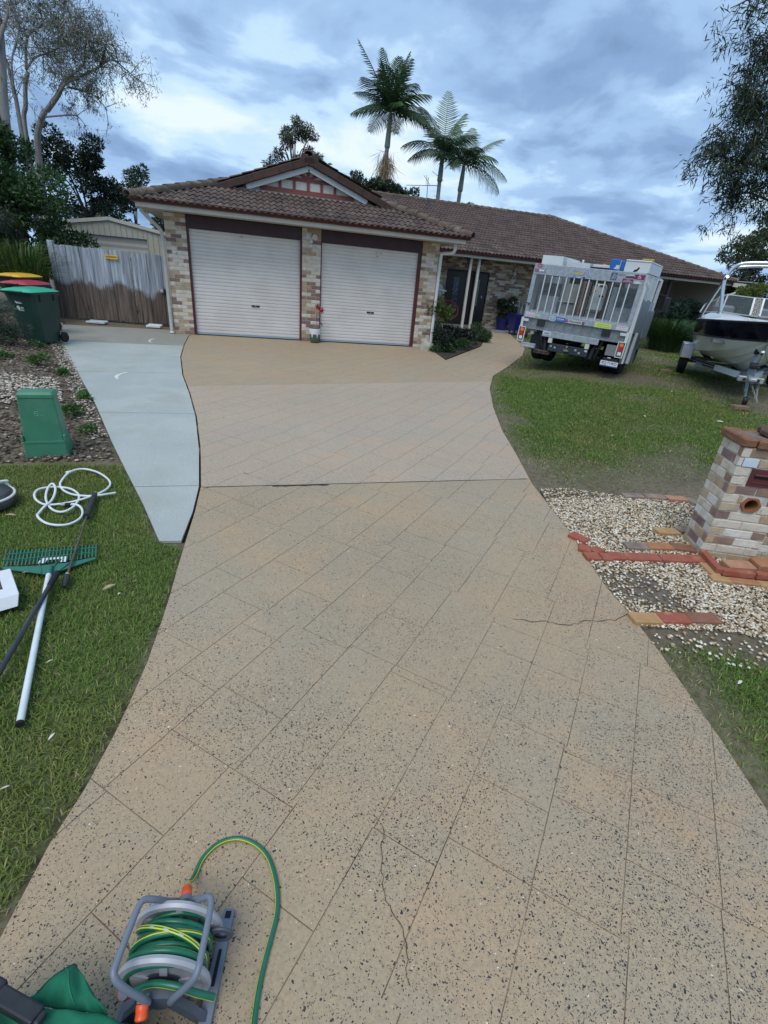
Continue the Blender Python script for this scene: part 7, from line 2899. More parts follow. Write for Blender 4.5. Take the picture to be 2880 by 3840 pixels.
# deck: side decks and foredeck, open well in the bow
def deck(sgn):
    mb = MB()
    ys = [-1.6, -.4, .3, .7, 1.0, 1.4, 1.8, 2.2, 2.6, 2.9, 3.2, 3.45, 3.65, 3.78]
    rows = []
    for y in ys:
        h, z = hb(y), gzz(y)
        inner = float(np.interp(y, [-1.6, .7, 1.0, 1.4, 2.2, 2.75, 2.9, 3.8], [.80, .78, .60, .44, .36, .22, .0, .0]))
        inner = min(inner, h * .8)
        top_ = z + float(np.interp(y, [-1.6, .3, 1.0, 1.8, 2.8, 3.8], [.12, .16, .18, .15, .08, .01]))
        pts = []
        for t in (0, .12, .3, .55, .8, 1):
            x = h + (inner - h) * t
            zz = z + (top_ - z) * (1 - (1 - t) ** 2.2)
            pts.append((sgn * x, y, zz))
        pts.append((sgn * inner * .98, y, zz - (.22 if inner > .05 else 0)))
        rows.append(pts)
    n = len(rows[0])
    vs = [p for r in rows for p in r]
    fs = []
    for i in range(len(rows) - 1):
        for j in range(n - 1):
            q = (i * n + j, i * n + j + 1, (i + 1) * n + j + 1, (i + 1) * n + j)
            fs.append(q if sgn > 0 else q[::-1])
    mb.add(vs, fs)
    return mb


for s in (1, -1):
    deck(s).build('deck', m_deck, boat, smooth=True, sharp=45)
mb = MB()
mb.box(-.75, .75, -1.5, 2.6, .95, 1.0)
mb.build('cockpit_floor', mat('cockpit_grey', (.20, .21, .22), .7), boat)
mb = MB()
mb.add([(-.98, .55, 1.42), (-.12, .95, 1.42), (-.12, .95, 1.0), (-.98, .55, 1.0), (.98, .55, 1.42), (.12, .95, 1.42), (.12, .95, 1.0), (.98, .55, 1.0)], [(0, 1, 2, 3), (5, 4, 7, 6)])
mb.build('console_front', m_deck, boat)
for x in (-.5, .5):
    mb = MB()
    mb.box(x - .24, x + .24, -.45, -.1, 1.0, 1.32, 0, None, .04)
    mb.box(x - .24, x + .24, -.55, -.42, 1.2, 1.68, 0, None, .05)
    mb.build('seat', mat('seat_vinyl', (.16, .165, .17), .5), boat)
# windscreen
m_glass = mat('screen_glass', (.16, .19, .20), .03, trans=.0, alpha=.34, spec=.7)
wpts = {-1: None}
for s in (-1, 1):
    a0, a1, a2 = Vector((s * .98, -.35, 1.47)), Vector((s * .64, .86, 1.53)), Vector((s * .09, 1.08, 1.50))
    t0, t1, t2 = Vector((s * .92, -.42, 1.66)), Vector((s * .60, .62, 1.90)), Vector((s * .09, .82, 1.87))
    for A0, A1, T0, T1, nm in ((a0, a1, t0, t1, 'side_glass'), (a1, a2, t1, t2, 'front_glass')):
        fr_ = MB()
        for p, q, w in ((T0, T1, .034), (A0, A1, .022), (A0, T0, .026), (A1, T1, .030)):
            fr_.bar(p, q, w, .022)
        f_ = fr_.build('screen_frame', m_alu, boat)
        gm_ = MB()
        gm_.add([A0, A1, T1, T0], [(0, 1, 2, 3)])
        gm_.build(nm, m_glass, f_)
    fr_ = MB()
    fr_.bar(a2, t2, .035, .03)
    fr_.build('screen_post', m_alu, boat)
fr_ = MB()
for p, q, w in (((-.075, 1.09, 1.50), (.075, 1.09, 1.50), .02), ((-.075, .83, 1.87), (.075, .83, 1.87), .034)):
    fr_.bar(p, q, w, .022)
f_ = fr_.build('screen_frame', m_alu, boat)
gm_ = MB()
gm_.add([(-.07, 1.09, 1.50), (.07, 1.09, 1.50), (.07, .83, 1.87), (-.07, .83, 1.87)], [(0, 1, 2, 3)])
gm_.build('front_glass', m_glass, f_)
# wakeboard tower
tw_ = MB()
for s in (-1, 1):
    mb = MB()
    mb.tube(smooth_line([(s * .74, 1.92, 1.50), (s * .79, 1.90, 1.75), (s * .86, 1.86, 2.08), (s * .82, 1.84, 2.30), (s * .70, 1.83, 2.44), (s * .45, 1.83, 2.485), (0, 1.83, 2.50)], 6), .036, 12)
    mb.build('tower_leg', m_chrome, boat, smooth=True)
    mb = MB()
    mb.tube(smooth_line([(s * 1.0, .70, 1.38), (s * .95, 1.15, 1.70), (s * .88, 1.72, 2.06), (s * .84, 1.95, 2.2)], 6), .032, 12)
    mb.build('tower_leg', m_chrome, boat, smooth=True)
    mb = MB()
    mb.lathe([(.06, 0), (.06, .012), (.042, .02), (.042, .06)], 14, 0, Matrix.Translation((s * .74, 1.92, 1.485)))
    mb.build('tower_foot', m_chrome, boat, smooth=True)
mb = MB()
mb.tube(smooth_line([(-.70, 1.70, 2.40), (-.4, 1.68, 2.435), (0, 1.68, 2.45), (.4, 1.68, 2.435), (.70, 1.70, 2.40)], 5), .03, 10)
mb.build('tower_bar', m_chrome, boat, smooth=True)
mb = MB()
mb.lathe([(.02, -.03), (.05, -.02), (.05, .02), (.02, .03)], 12, 0, Matrix.Translation((-1.0, .85, 1.42)))
mb.bar((-1.02, .7, 1.41), (-.99, 1.0, 1.42), .03, .03)
mb.build('deck_cleat', m_chrome, boat, smooth=True)
mb = MB()
mb.tube(smooth_line([(-.55, 1.2, 1.52), (-.42, 1.24, 1.57), (-.30, 1.25, 1.53)], 4), .018, 8)
mb.build('deck_rope', m_deck, boat, smooth=True)
# blue panel painted in as a reflection on the band
mb = MB()
q = []
for y, t in ((2.35, .25), (2.85, .25), (2.85, .78), (2.35, .78)):
    q.append((-(sb(y) + (hb(y) - sb(y)) * t + .03), y, sz(y) + (gzz(y) - sz(y)) * t))
mb.add(q, [(0, 1, 2, 3)])
mb.build('reflection_panel', mat('panel_blue', (.008, .010, .06), .15, coat=.5), boat)
mb = MB()
mb.lathe([(.025, 0), (.035, .01), (.02, .02)], 10, 0, Matrix.Translation((0, 3.62, .93)) @ Matrix.Rotation(R_(-70), 4, 'X'))
mb.build('bow_eye', m_chrome, boat)

# ---- trailer
trl = empty('boat_trailer', BOX0, BA - R_(90), 'galvanised boat trailer with mudguards and a jacked drawbar under the speed boat', 'trailer')
m_tr = mat('trailer_galv', (.30, .33, .35), .5, .35, c2=(.20, .22, .235), ns=12)


def rp(name, fn, m, parent=None, **k):
    mb = MB()
    fn(mb)
    return mb.build(name, m, parent or trl, **k)


for s in (-1, 1):
    rp('drawbar', lambda b: b.bar((s * .80, -1.2, .36), (s * .80, .2, .36), .07, .10), m_tr)
    v_ = rp('drawbar', lambda b: b.bar((s * .80, .16, .37), (s * .06, 2.75, .40), .07, .11), m_tr)
    rp('drawbar_stripe', lambda b: b.bar((s * .825, .24, .37), (s * .42, 1.66, .386), .05, .062, 0), mat('trailer_navy', (.02, .02, .07), .4), v_)
    rp('drawbar_line', lambda b: b.bar((s * .826, .26, .372), (s * .425, 1.66, .388), .052, .012, 0), dmat((.50, .48, .55)), v_)
    rp('reflector_board', lambda b: b.bar((s * .425, 1.72, .392), (s * .13, 2.75, .405), .075, .115, 0), dmat((.70, .74, .77)), v_)
    rp('mudguard', lambda b: (b.box(s * 1.0 - .13, s * 1.0 + .13, .30, .36, .40, .74, 0, None, .012), b.box(s * 1.0 - .13, s * 1.0 + .13, -.36, .36, .70, .745, 0, None, .012), b.box(s * 1.0 - .13, s * 1.0 + .13, -.36, -.30, .40, .74, 0, None, .012)), mat('mudguard_alloy', (.55, .57, .62), .35, .5, c2=(.48, .50, .55), ns=6))
    rp('side_marker', lambda b: b.box(s * 1.04 - .04, s * 1.04 + .04, .362, .38, .41, .44), mat('marker_amber', (.65, .42, .05), .3))
    MWh = Matrix.Translation((s * 1.0, 0, .32)) @ Matrix.Rotation(R_(90), 4, 'Y')
    w_ = rp('wheel', lambda b: b.lathe([(.19, -.06), (.16, -.02), (.05, -.03), (.01, -.03)], 18, 0, MWh, close_bot=False), m_tr)
    rp('tyre', lambda b: b.lathe([(.18, -.08), (.24, -.095), (.30, -.085), (.32, -.06), (.322, 0), (.32, .06), (.30, .085), (.24, .095), (.18, .08)], 26, 0, MWh, close_top=False, close_bot=False), m_rubber, w_, smooth=True, sharp=40)
    rp('bunk', lambda b: b.bar((s * .55, -1.4, .47), (s * .55, 1.2, .50), .09, .05), m_chas)
    rp('keel_roller', lambda b: b.tube([(s * .03, 1.4 + .3 * s, .40), (s * .15, 1.4 + .3 * s, .42)], .05, 10), m_blk, smooth=True)
rp('axle', lambda b: b.tube([(-.95, 0, .32), (.95, 0, .32)], .035, 8), m_tr)
rp('cross_beam', lambda b: b.bar((-.78, .9, .34), (.78, .9, .34), .06, .08), m_tr)
rp('cross_beam', lambda b: b.bar((-.80, -.9, .34), (.80, -.9, .34), .06, .08), m_tr)
rp('drawbar_pole', lambda b: b.bar((0, 2.2, .40), (0, 3.65, .41), .10, .10), m_tr)
rp('coupling', lambda b: (b.box(-.20, .22, 3.45, 3.62, .37, .47, 0, None, .012), b.box(-.06, .07, 3.60, 3.82, .40, .47, 0, None, .02)), mat('coupling_zinc', (.44, .46, .46), .45, .4, c2=(.30, .31, .31), ns=18))
rp('coupling_latch', lambda b: (b.box(-.13, .02, 3.625, 3.64, .39, .445), b.lathe([(.03, 0), (.03, .02)], 10, 0, Matrix.Translation((.12, 3.64, .42)) @ Matrix.Rotation(R_(-90), 4, 'X'))), m_chas)
rp('winch_post', lambda b: (b.bar((.0, 3.32, .42), (.02, 3.36, .72), .13, .09, 0, (0, 1, 0)), b.bar((.02, 3.36, .70), (.04, 3.30, .96), .05, .05, 0, (0, 1, 0))), mat('winch_grey', (.22, .25, .29), .45, .3))
rp('bow_roller', lambda b: b.tube([(-.05, 3.36, .92), (.09, 3.36, .92)], .06, 12), m_blk, smooth=True)
rp('winch_drum', lambda b: b.lathe([(.06, -.06), (.06, .06)], 14, 0, Matrix.Translation((.02, 3.44, .66)) @ Matrix.Rotation(R_(90), 4, 'Y')), m_chas)
rp('jack_post', lambda b: (b.tube([(.06, 3.62, .50), (.02, 3.62, .20)], .030, 10), b.tube([(.02, 3.62, .24), (-.02, 3.63, .03)], .020, 8)), m_tr, smooth=True)
rp('jack_wheel', lambda b: b.lathe([(.035, -.035), (.075, -.035), (.085, 0), (.075, .035), (.035, .035)], 16, 0, Matrix.Translation((-.03, 3.64, .035)) @ Matrix.Rotation(R_(90), 4, 'Y')), m_blk)
ch_ = MB()
r2_ = random.Random(9)
for c0, c1, n in (((-.12, 3.50, .40), (-.22, 3.60, .02), 9), ((-.02, 3.55, .36), (-.22, 3.62, .05), 8), ((-.17, 3.44, .40), (-.20, 3.5, .08), 8)):
    c0, c1 = Vector(c0), Vector(c1)
    for i in range(n):
        c = c0.lerp(c1, i / (n - 1))
        d = (c1 - c0).normalized()
        sd_ = d.cross(Vector((0, 1, 0)) if i % 2 else Vector((1, .2, 0))).normalized()
        mb2 = [c + d * (.028 * math.cos(a)) + sd_ * (.014 * math.sin(a)) for a in [2 * PI * k / 8 for k in range(8)]]
        ch_.tube(mb2, .005, 5, closed=True)
tag(ch_.build('safety_chain', mat('chain_zinc', (.40, .40, .37), .45, .5), trl), kind='stuff')
# bricks under the tyre and the jack
for loc_, rz_, lb in (((12.22, -3.20, gzf(12.2, -3.2) - .01), -30, 'brown brick chocking the near boat trailer tyre'), ((10.90, -6.60, gzf(10.9, -6.6) - .005), -10, 'pale brown brick block under the boat trailer jack wheel')):
    t = empty('support_brick', loc_, R_(rz_), lb, 'brick')
    mb = MB()
    mb.box(-.15, .15, -.07, .07, 0, .075, 0, None, .008)
    mb.build('brick_body', mat('brick_dusty', (.26, .16, .105), .85, c2=(.19, .12, .08), ns=12, bump=.5), t)
# ================================================================== trees
def gum(name, loc, limbs, label, seed, n_twig, leaf, base, up_=0., spread=.55, per=16, twl=.5, tipc=None, m=m_bark, bare=False, cat='tree'):
    """open eucalypt crown: twigs on the outer part of each limb, hanging leaves on the twigs"""
    g = np.random.default_rng(seed)
    t = empty(name, loc, 0, label, cat)
    LO = Vector(loc)
    add_trunk(t, [([Vector(p) - LO for p in pts], a, b) for pts, a, b, w in limbs], m=m)
    tw = MB()
    C, D = [], []
    W = np.array([l[3] for l in limbs], float)
    for i in range(n_twig):
        k = int(g.choice(len(limbs), p=W / W.sum()))
        pts = smooth_line([Vector(p) - LO for p in limbs[k][0]], 5)
        s = pts[int(g.integers(max(1, int(len(pts) * .3)), len(pts)))]
        d = Vector(rdir(1, g, up_ + .25)[0])
        ln = twl * g.uniform(.5, 1.5)
        p1 = s + d * ln * .5 + Vector(rdir(1, g)[0]) * ln * .12
        p2 = s + d * ln + Vector((0, 0, -.12 * ln))
        tw.tube([s, p1, p2], [.011, .008, .004], 4, cap=False)
        q = [p2]
        for b in range(3):
            e = p1.lerp(p2, g.uniform(.1, 1)) + Vector(rdir(1, g, 0, .4)[0]) * ln * .55
            tw.tube([p1.lerp(p2, .6), e], [.006, .003], 3, cap=False)
            q.append(e)
        for e in q:
            m_ = int(per * g.uniform(.4, 1.3))
            c = np.array(e)[None] + g.normal(0, .11 * spread, (m_, 3))
            C.append(c)
            D.append(rdir(m_, g, 0, 1.1))
    tag(tw.build('twigs', m, t, smooth=True), kind='stuff')
    C, D = np.concatenate(C), np.concatenate(D)
    n = len(C)
    crown(t, C, D, leaf[0] * g.uniform(.6, 1.3, n), leaf[1] * g.uniform(.7, 1.2, n), leaf_cols(n, g, base, .35, tipc, .12), g=g)
    return t


Y3 = lambda pts, y, amp=.5, s=0: [(x, y + amp * math.sin(i * 1.3 + s + x * 2), z) for i, (x, z) in enumerate(pts)]
gum('gum_tree', (-4.40, 4.0, 0), [([(-4.30, 4.0, -.1), (-4.37, 4.0, 1.4)] + Y3([(-4.39, 2.61), (-4.33, 3.18), (-4.25, 4.16), (-4.13, 5.08), (-3.99, 5.86), (-3.90, 6.52), (-3.9, 7.4)], 4, 0), .17, .08, .5),
                                   (Y3([(-4.25, 4.3), (-4.55, 5.2), (-4.95, 6.0), (-5.2, 7.0)], 4, .2), .10, .04, 1), (Y3([(-4.0, 6.0), (-3.7, 6.7), (-3.5, 7.3)], 4, .2), .06, .02, 1)],
    'smooth grey gum tree trunk rising at the left picture edge', 201, 44, (.12, .018), (.09, .11, .07), per=9, twl=.6)
B = (-4.12, 6.0)
gum('gum_tree', (-4.2, 6.0, 0), [([(-4.30, 6.0, -.1), (-4.28, 6.0, 2.5), (-4.22, 6, 3.8)] + Y3([(-4.12, 4.61), (-3.93, 5.05), (-3.78, 5.3)], 6, 0), .115, .075, 0.01),
                                 (Y3([(-3.93, 5.05), (-3.47, 5.76), (-3.18, 5.98), (-2.81, 6.26), (-2.61, 6.57), (-2.53, 6.87), (-2.25, 7.09), (-1.93, 7.24)], 6, .25, 1), .05, .012, 4),
                                 (Y3([(-3.78, 5.3), (-3.38, 5.71), (-3.09, 5.93), (-2.74, 6.24), (-2.24, 6.51), (-1.76, 6.68), (-1.47, 6.59), (-1.23, 6.45)], 6, .25, 2), .055, .010, 4),
                                 (Y3([(-3.79, 5.11), (-3.42, 5.23), (-3.11, 5.28), (-2.91, 5.24), (-2.76, 5.07)], 6, .1), .025, .008, .4),
                                 (Y3([(-3.09, 5.93), (-2.72, 5.92), (-2.4, 5.81), (-2.13, 5.58)], 6, .15), .03, .01, 2),
                                 (Y3([(-2.61, 6.57), (-2.75, 7.0), (-2.7, 7.5)], 6, .2), .03, .01, 2.0), (Y3([(-2.24, 6.51), (-1.9, 6.95), (-1.75, 7.4)], 6, .2), .025, .01, 2)],
    'gum tree with two long pale limbs leaning right over the dark shrubs', 202, 150, (.115, .017), (.11, .128, .075), per=15, twl=.55, tipc=(.16, .15, .085))
gum('gum_tree', (-4.7, 7.0, 0), [([(-4.8, 7, -.1), (-4.78, 7, 3)] + Y3([(-4.72, 5.01), (-4.59, 5.5), (-4.5, 5.97), (-4.35, 6.35)], 7, 0), .075, .055, .01),
                                 (Y3([(-4.35, 6.35), (-4.16, 7.12), (-3.81, 7.54), (-3.77, 7.86), (-3.61, 8.4)], 7, .2), .04, .010, 3),
                                 (Y3([(-4.35, 6.35), (-4.09, 6.66), (-3.84, 6.9), (-3.38, 7.03), (-2.99, 7.27), (-2.82, 7.9)], 7, .2), .032, .009, 4),
                                 (Y3([(-4.16, 7.12), (-4.35, 7.41), (-4.45, 7.9)], 7, .2), .03, .01, 2), (Y3([(-3.38, 7.03), (-3.2, 7.8), (-3.0, 8.5)], 7, .2), .025, .01, 2.5)],
    'slender gum tree with upright branches behind the leaning gum', 203, 150, (.115, .017), (.11, .128, .08), per=14, twl=.6)
gum('gum_tree', (-4.2, 5.0, 0), [([(-4.3, 5, -.1), (-4.25, 5, 3)] + Y3([(-4.17, 5.1), (-4.17, 5.42), (-4.19, 5.82), (-4.22, 6.07), (-4.3, 6.6), (-4.35, 7.4)], 5, 0), .065, .02, 1),
                                 (Y3([(-4.14, 5.52), (-4.06, 6.1), (-3.81, 6.76), (-3.82, 7.3)], 5, .1), .03, .012, 1)],
    'thin gum tree stem between the two larger gums at the left', 204, 40, (.115, .017), (.10, .118, .075), per=8, twl=.6)


def thick(name, loc, clumps, n, L, W, base, label, seed, sub, rad, trunk, tipc=None, ptip=.15, shell=.6, up_=.2, down=0.0, per_tone=(.65, 1.35), m=m_bark_b, group=None, cat='tree', nlimb=7):
    g = np.random.default_rng(seed)
    t = empty(name, loc, 0, label, cat, group)
    cl = sub_clumps(clumps, sub, rad, g)
    P, d, k = blob_pts(n, cl, g, shell)
    tone = g.uniform(*per_tone, len(cl))
    D = d * .6 + rdir(n, g, up_, down) * .9
    D /= np.linalg.norm(D, axis=1, keepdims=True)
    crown(t, P, D, L * g.uniform(.6, 1.3, n), W * g.uniform(.7, 1.2, n), leaf_cols(n, g, base, .3, tipc, ptip) * tone[k][:, None], g=g)
    lim = [(trunk[0], trunk[1], trunk[2])]
    top_ = Vector(trunk[0][-1])
    for i in range(nlimb):
        c = cl[int(g.integers(len(cl)))]
        e = Vector(c[:3])
        lim.append(([top_ * .85 + Vector(trunk[0][0]) * .15, top_.lerp(e, .5) + Vector((0, 0, .1)), e], trunk[2] * .7, trunk[2] * .15))
    add_trunk(t, lim, m=m)
    return t


thick('dense_tree', (-4.3, 3.2, 0), [(.15, 0, 1.9, 1.25, 1.0, .9), (-.1, .1, 3.1, 1.15, 1.0, .95), (.75, -.1, 2.6, .85, .8, .8), (-.3, .2, 4.05, .75, .7, .6), (1.05, 0, 1.75, .75, .7, .5), (-.9, 0, 2.2, .9, .9, 1.2)], 30000, .115, .05, (.034, .082, .026), 'dense glossy dark green tree behind the wheelie bins', 211, 22, .30,
      ([(0, 0, -.1), (.05, 0, 1.2), (.1, 0, 2.2)], .11, .06), tipc=(.06, .125, .03), ptip=.22)
thick('dark_tree', (-3.2, 7.5, 0), [(-.2, 0, 4.0, .95, .9, .75), (.45, 0, 3.3, .75, .7, .65), (-.6, 0, 3.2, 1.0, .9, .9), (.15, 0, 4.6, .55, .55, .35), (-1.2, 0, 4.2, .8, .8, .8)], 11000, .13, .052, (.018, .034, .018), 'dark round leaved tree standing behind the dense tree', 212, 13, .30,
      ([(-.3, 0, -.1), (-.25, 0, 1.5), (-.2, 0, 2.8)], .10, .06), tipc=(.06, .07, .03), ptip=.08)
thick('sparse_tree', (-2.9, 12.0, 0), [(0, 0, 4.2, .8, .8, .55), (.55, 0, 3.5, .75, .7, .5), (-.2, 0, 3.0, .8, .8, .7), (.9, 0, 2.85, .55, .5, .4), (.35, 0, 4.7, .4, .4, .3)], 3300, .17, .055, (.030, .055, .032), 'thin open tree between the shed and the dark tree', 213, 7, .27,
      ([(0, 0, -.1), (.05, 0, 1.5), (.1, 0, 2.8)], .08, .04), tipc=(.06, .09, .04), ptip=.2)
thick('round_tree', (-1.95, 16.0, 0), [(0, 0, 3.0, 1.0, .9, .7), (.5, 0, 2.5, .6, .6, .5)], 3200, .15, .06, (.035, .065, .025), 'small round tree showing over the shed roof', 214, 11, .26, ([(0, 0, -.1), (0, 0, 1), (0, 0, 2)], .08, .05))
# soft needle foliage in front of the trunk, left edge
bushy('casuarina_shrub', (-4.25, 2.2, .05), [(0, 0, 1.6, .5, .4, .8), (-.2, 0, 2.3, .45, .4, .4), (.2, 0, 1.0, .5, .4, .6)], 6000, .17, .008, (.045, .065, .050), 'wispy grey-green needle leaved shrub at the left picture edge', 'shrub', 215, 0, 16, .2, tipc=(.14, .12, .06), ptip=.12, down=.9)
# behind the garage ridge
thick('open_gum', (4.0, 14.0, 0), [(-.35, 0, 7.25, .55, .5, .5), (.25, 0, 7.75, .55, .5, .55), (.75, 0, 7.3, .5, .5, .45), (.1, 0, 6.7, .75, .6, .45), (-.75, 0, 6.5, .45, .4, .35), (.95, 0, 6.5, .4, .4, .35), (-1.15, 0, 5.95, .3, .3, .25)], 4600, .17, .032, (.062, .085, .05), 'open crowned gum tree showing above the garage gable', 216, 10, .20,
      ([(0, 0, -.1), (0, 0, 3), (.05, 0, 6.3)], .14, .06), tipc=(.12, .13, .07), ptip=.2, down=.7, up_=0, m=m_bark, nlimb=12)
for i, (x, z, w, lb) in enumerate(((7.6, 5.95, .85, 'left'), (8.9, 5.95, .7, 'middle'), (10.0, 5.65, .8, 'right'))):
    thick('back_shrub', (x, 15.5, 0), [(0, 0, z - .15, w, .6, .45), (-.3 * w, 0, z + .15, .35, .35, .28), (.35 * w, 0, z + .05, .4, .4, .3)], 1500, .17, .07, (.034, .06, .03), 'bushy tree top behind the main roof ridge, %s one of three' % lb, 220 + i, 10, .22,
          ([(0, 0, -.1), (0, 0, 2), (0, 0, z - .4)], .10, .06), tipc=(.07, .10, .045), ptip=.2, group='tree tops behind the ridge', up_=.8)
thick('back_shrub', (13.7, 15.5, 0), [(0, 0, 5.45, .6, .5, .35), (.5, 0, 5.35, .5, .4, .3)], 1000, .15, .06, (.05, .075, .04), 'low green tree top right of the third palm behind the ridge', 224, 10, .2, ([(0, 0, -.1), (0, 0, 2), (0, 0, 5)], .10, .06), up_=.8)


# ---- palms
def frond_mesh(seed, ln, droop, width, base, nseg=30):
    g = np.random.default_rng(seed)
    V, F, C = [], [], []
    sp = []
    for i in range(nseg + 1):
        t = i / nseg
        sp.append((ln * (t - .10 * droop * t * t), 0, ln * (.50 * t - droop * .62 * t ** 2.0)))
    for i in range(2, nseg + 1):
        for s in (-1, 1):
            t = i / nseg
            p = np.array(sp[i])
            d = np.array(sp[i]) - np.array(sp[i - 1])
            d /= np.linalg.norm(d)
            L = width * math.sin(PI * min(1, (.10 + .86 * t)) ** .75) ** .7 * g.uniform(.85, 1.1)
            sd = np.array([0, s, 0])
            hang = .18 + .42 * droop + g.uniform(-.1, .1)
            tip = p + d * L * .55 + sd * L * .78 - np.array([0, 0, 1]) * L * hang
            mid = p + d * L * .24 + sd * L * .45 - np.array([0, 0, 1]) * L * hang * .28
            w = .027
            k = len(V)
            V += [p - d * w, p + d * w, mid + d * w * 1.1, mid - d * w * 1.1, tip]
            F += [(k, k + 1, k + 2, k + 3), (k + 3, k + 2, k + 4, k + 4)]
            c = np.array(base) * g.uniform(.75, 1.25)
            C += [c] * 5
    F2 = [f for f in F if f[2] != f[3]]
    me = bpy.data.meshes.new('frond')
    tri = [tuple(dict.fromkeys(f)) for f in F]
    mb = MB()
    mb.add([tuple(v) for v in V], tri)
    n0 = len(mb.v)
    mb.tube([Vector(p) for p in sp], [.028 * (1 - .85 * i / nseg) + .004 for i in range(nseg + 1)], 5)
    me.from_pydata(mb.v, [], mb.f)
    me.materials.append(m_leaf)
    ca = me.color_attributes.new('Col', 'FLOAT_COLOR', 'POINT')
    arr = np.ones((len(mb.v), 4), np.float32)
    arr[:n0, :3] = C
    arr[n0:, :3] = np.array(base) * 1.9 + .03
    ca.data.foreach_set('color', arr.ravel())
    me.update()
    return me


m_palm = mat('palm_trunk', (.34, .33, .30), .8, c2=(.25, .235, .21), ns=3, bump=.4, bs=14, stretch=(.3, .3, 4))
m_shaft = mat('crownshaft', (.20, .25, .18), .5, c2=(.27, .29, .22), ns=5)
GRN, DRK, PAL = (.068, .125, .040), (.040, .078, .034), (.185, .235, .165)
FR = {}


def get_frond(kind, ln, droop, width):
    key = (kind, round(ln, 1), droop, width)
    if key not in FR:
        FR[key] = frond_mesh(len(FR) + 300, ln, droop, width, {'g': GRN, 'd': DRK, 'p': PAL, 'b': (.33, .25, .13)}[kind])
    return FR[key]


def palm(base, top_, label, fronds, seeds=None, dead=None):
    t = empty('palm_tree', base, 0, label, 'palm tree', 'palms behind the house')
    b, q = Vector(base), Vector(top_)
    d = q - b
    mb = MB()
    side = Vector((.05, 0, 0))
    pts = [Vector((0, 0, -.1)), d * .4 + side, d * .84]
    mb.tube(smooth_line(pts, 6), [.17, .165, .16, .155, .15, .145, .14, .135, .13, .125, .12, .115, .11], 12)
    mb.build('trunk', m_palm, t, smooth=True)
    mb = MB()
    mb.tube(smooth_line([d * .835, d * .87, d * .97, d * 1.0], 4), [.13, .155, .155, .15, .145, .14, .13, .12, .11, .10, .09, .08, .07], 12)
    mb.build('crown_shaft', m_shaft, t, smooth=True)
    for az, el, ln, dr_, kd in fronds:
        o = link('frond', get_frond(kd, ln, dr_, .62 * ln ** .5), t)
        o.location = d
        o.rotation_euler = (0, R_(-(el - 27)), R_(az))
    for (f, ln, n, kd) in (dead or []):
        g = np.random.default_rng(int(f * 1000))
        mb = MB()
        C0 = d * f
        P = np.array(C0)[None] + np.concatenate([g.normal(0, .17, (n, 2)), g.uniform(-.25 * ln, .15 * ln, (n, 1))], 1)
        D = rdir(n, g, 0, 2.6)
        me = leaf_mesh('seed_strands', P, D, ln * g.uniform(.4, 1, n), .025, leaf_cols(n, g, (.36, .27, .14) if kd == 'b' else (.22, .20, .12), .35), 0, g)
        link('seed_strands', me, t)
    return t


def ring(n, el, ln, dr_, kinds, off=0, seed=0):
    r = random.Random(seed)
    return [(off + 360 / n * i + r.uniform(-14, 14), el + r.uniform(-9, 9), ln * r.uniform(.88, 1.08), dr_, r.choice(kinds)) for i in range(n)]


palm((9.05, 18, 0), (9.48, 18, 9.75), 'tallest palm behind the house, with brown seed strands hanging below its dark crown',
     ring(7, 78, 2.5, .35, 'gd', 0, 1) + ring(8, 48, 2.6, .75, 'gdd', 20, 2) + ring(7, 18, 2.4, .75, 'gd', 10, 3) + [(168, 60, 3.1, .15, 'd'), (15, 38, 2.9, 1.0, 'p'), (-15, 20, 2.7, 1.0, 'g')], dead=[(.80, 1.5, 330, 'b'), (.73, 1.3, 200, 'b')])
palm((12.62, 18, 0), (12.68, 18, 8.35), 'middle palm behind the house, with pale upright fronds',
     [(200, 62, 2.6, .6, 'p'), (185, 30, 2.7, .9, 'p'), (75, 84, 2.7, .15, 'p'), (20, 70, 2.4, .4, 'g'), (250, 40, 2.2, .9, 'd'), (310, 50, 2.2, .9, 'd'), (150, 20, 2.2, .9, 'g'), (210, 5, 2.0, .6, 'p'), (100, 60, 2.3, .6, 'g'), (340, 30, 2.2, .9, 'd'), (60, 40, 2.3, .8, 'd')], dead=[(.68, .7, 50, 'p')])
palm((13.75, 18, 0), (14.05, 18, 7.95), 'right hand palm behind the house, with one long frond arching down to the right',
     [(0, 50, 2.7, .5, 'p'), (-5, 25, 3.0, 1.0, 'g'), (5, 8, 3.0, .9, 'g'), (60, 70, 2.4, .4, 'p'), (110, 75, 2.3, .4, 'p'), (180, 55, 2.2, .8, 'd'), (200, 30, 2.3, .9, 'd'), (230, 15, 2.2, .8, 'd'), (270, 45, 2.2, .9, 'd'), (310, 35, 2.2, .9, 'g'), (150, 40, 2.2, .8, 'd'), (90, 30, 2.2, .8, 'd')], dead=[(.72, .75, 80, 'p')])
palm((5.15, 15, 0), (5.05, 15, 5.75), 'palm whose frond tips show just above the right slope of the garage gable', [(10, 62, 1.2, .5, 'g'), (30, 42, 1.2, .6, 'g'), (160, 60, 1.1, .5, 'g'), (60, 75, 1.2, .4, 'g'), (-20, 30, 1.2, .6, 'g')])

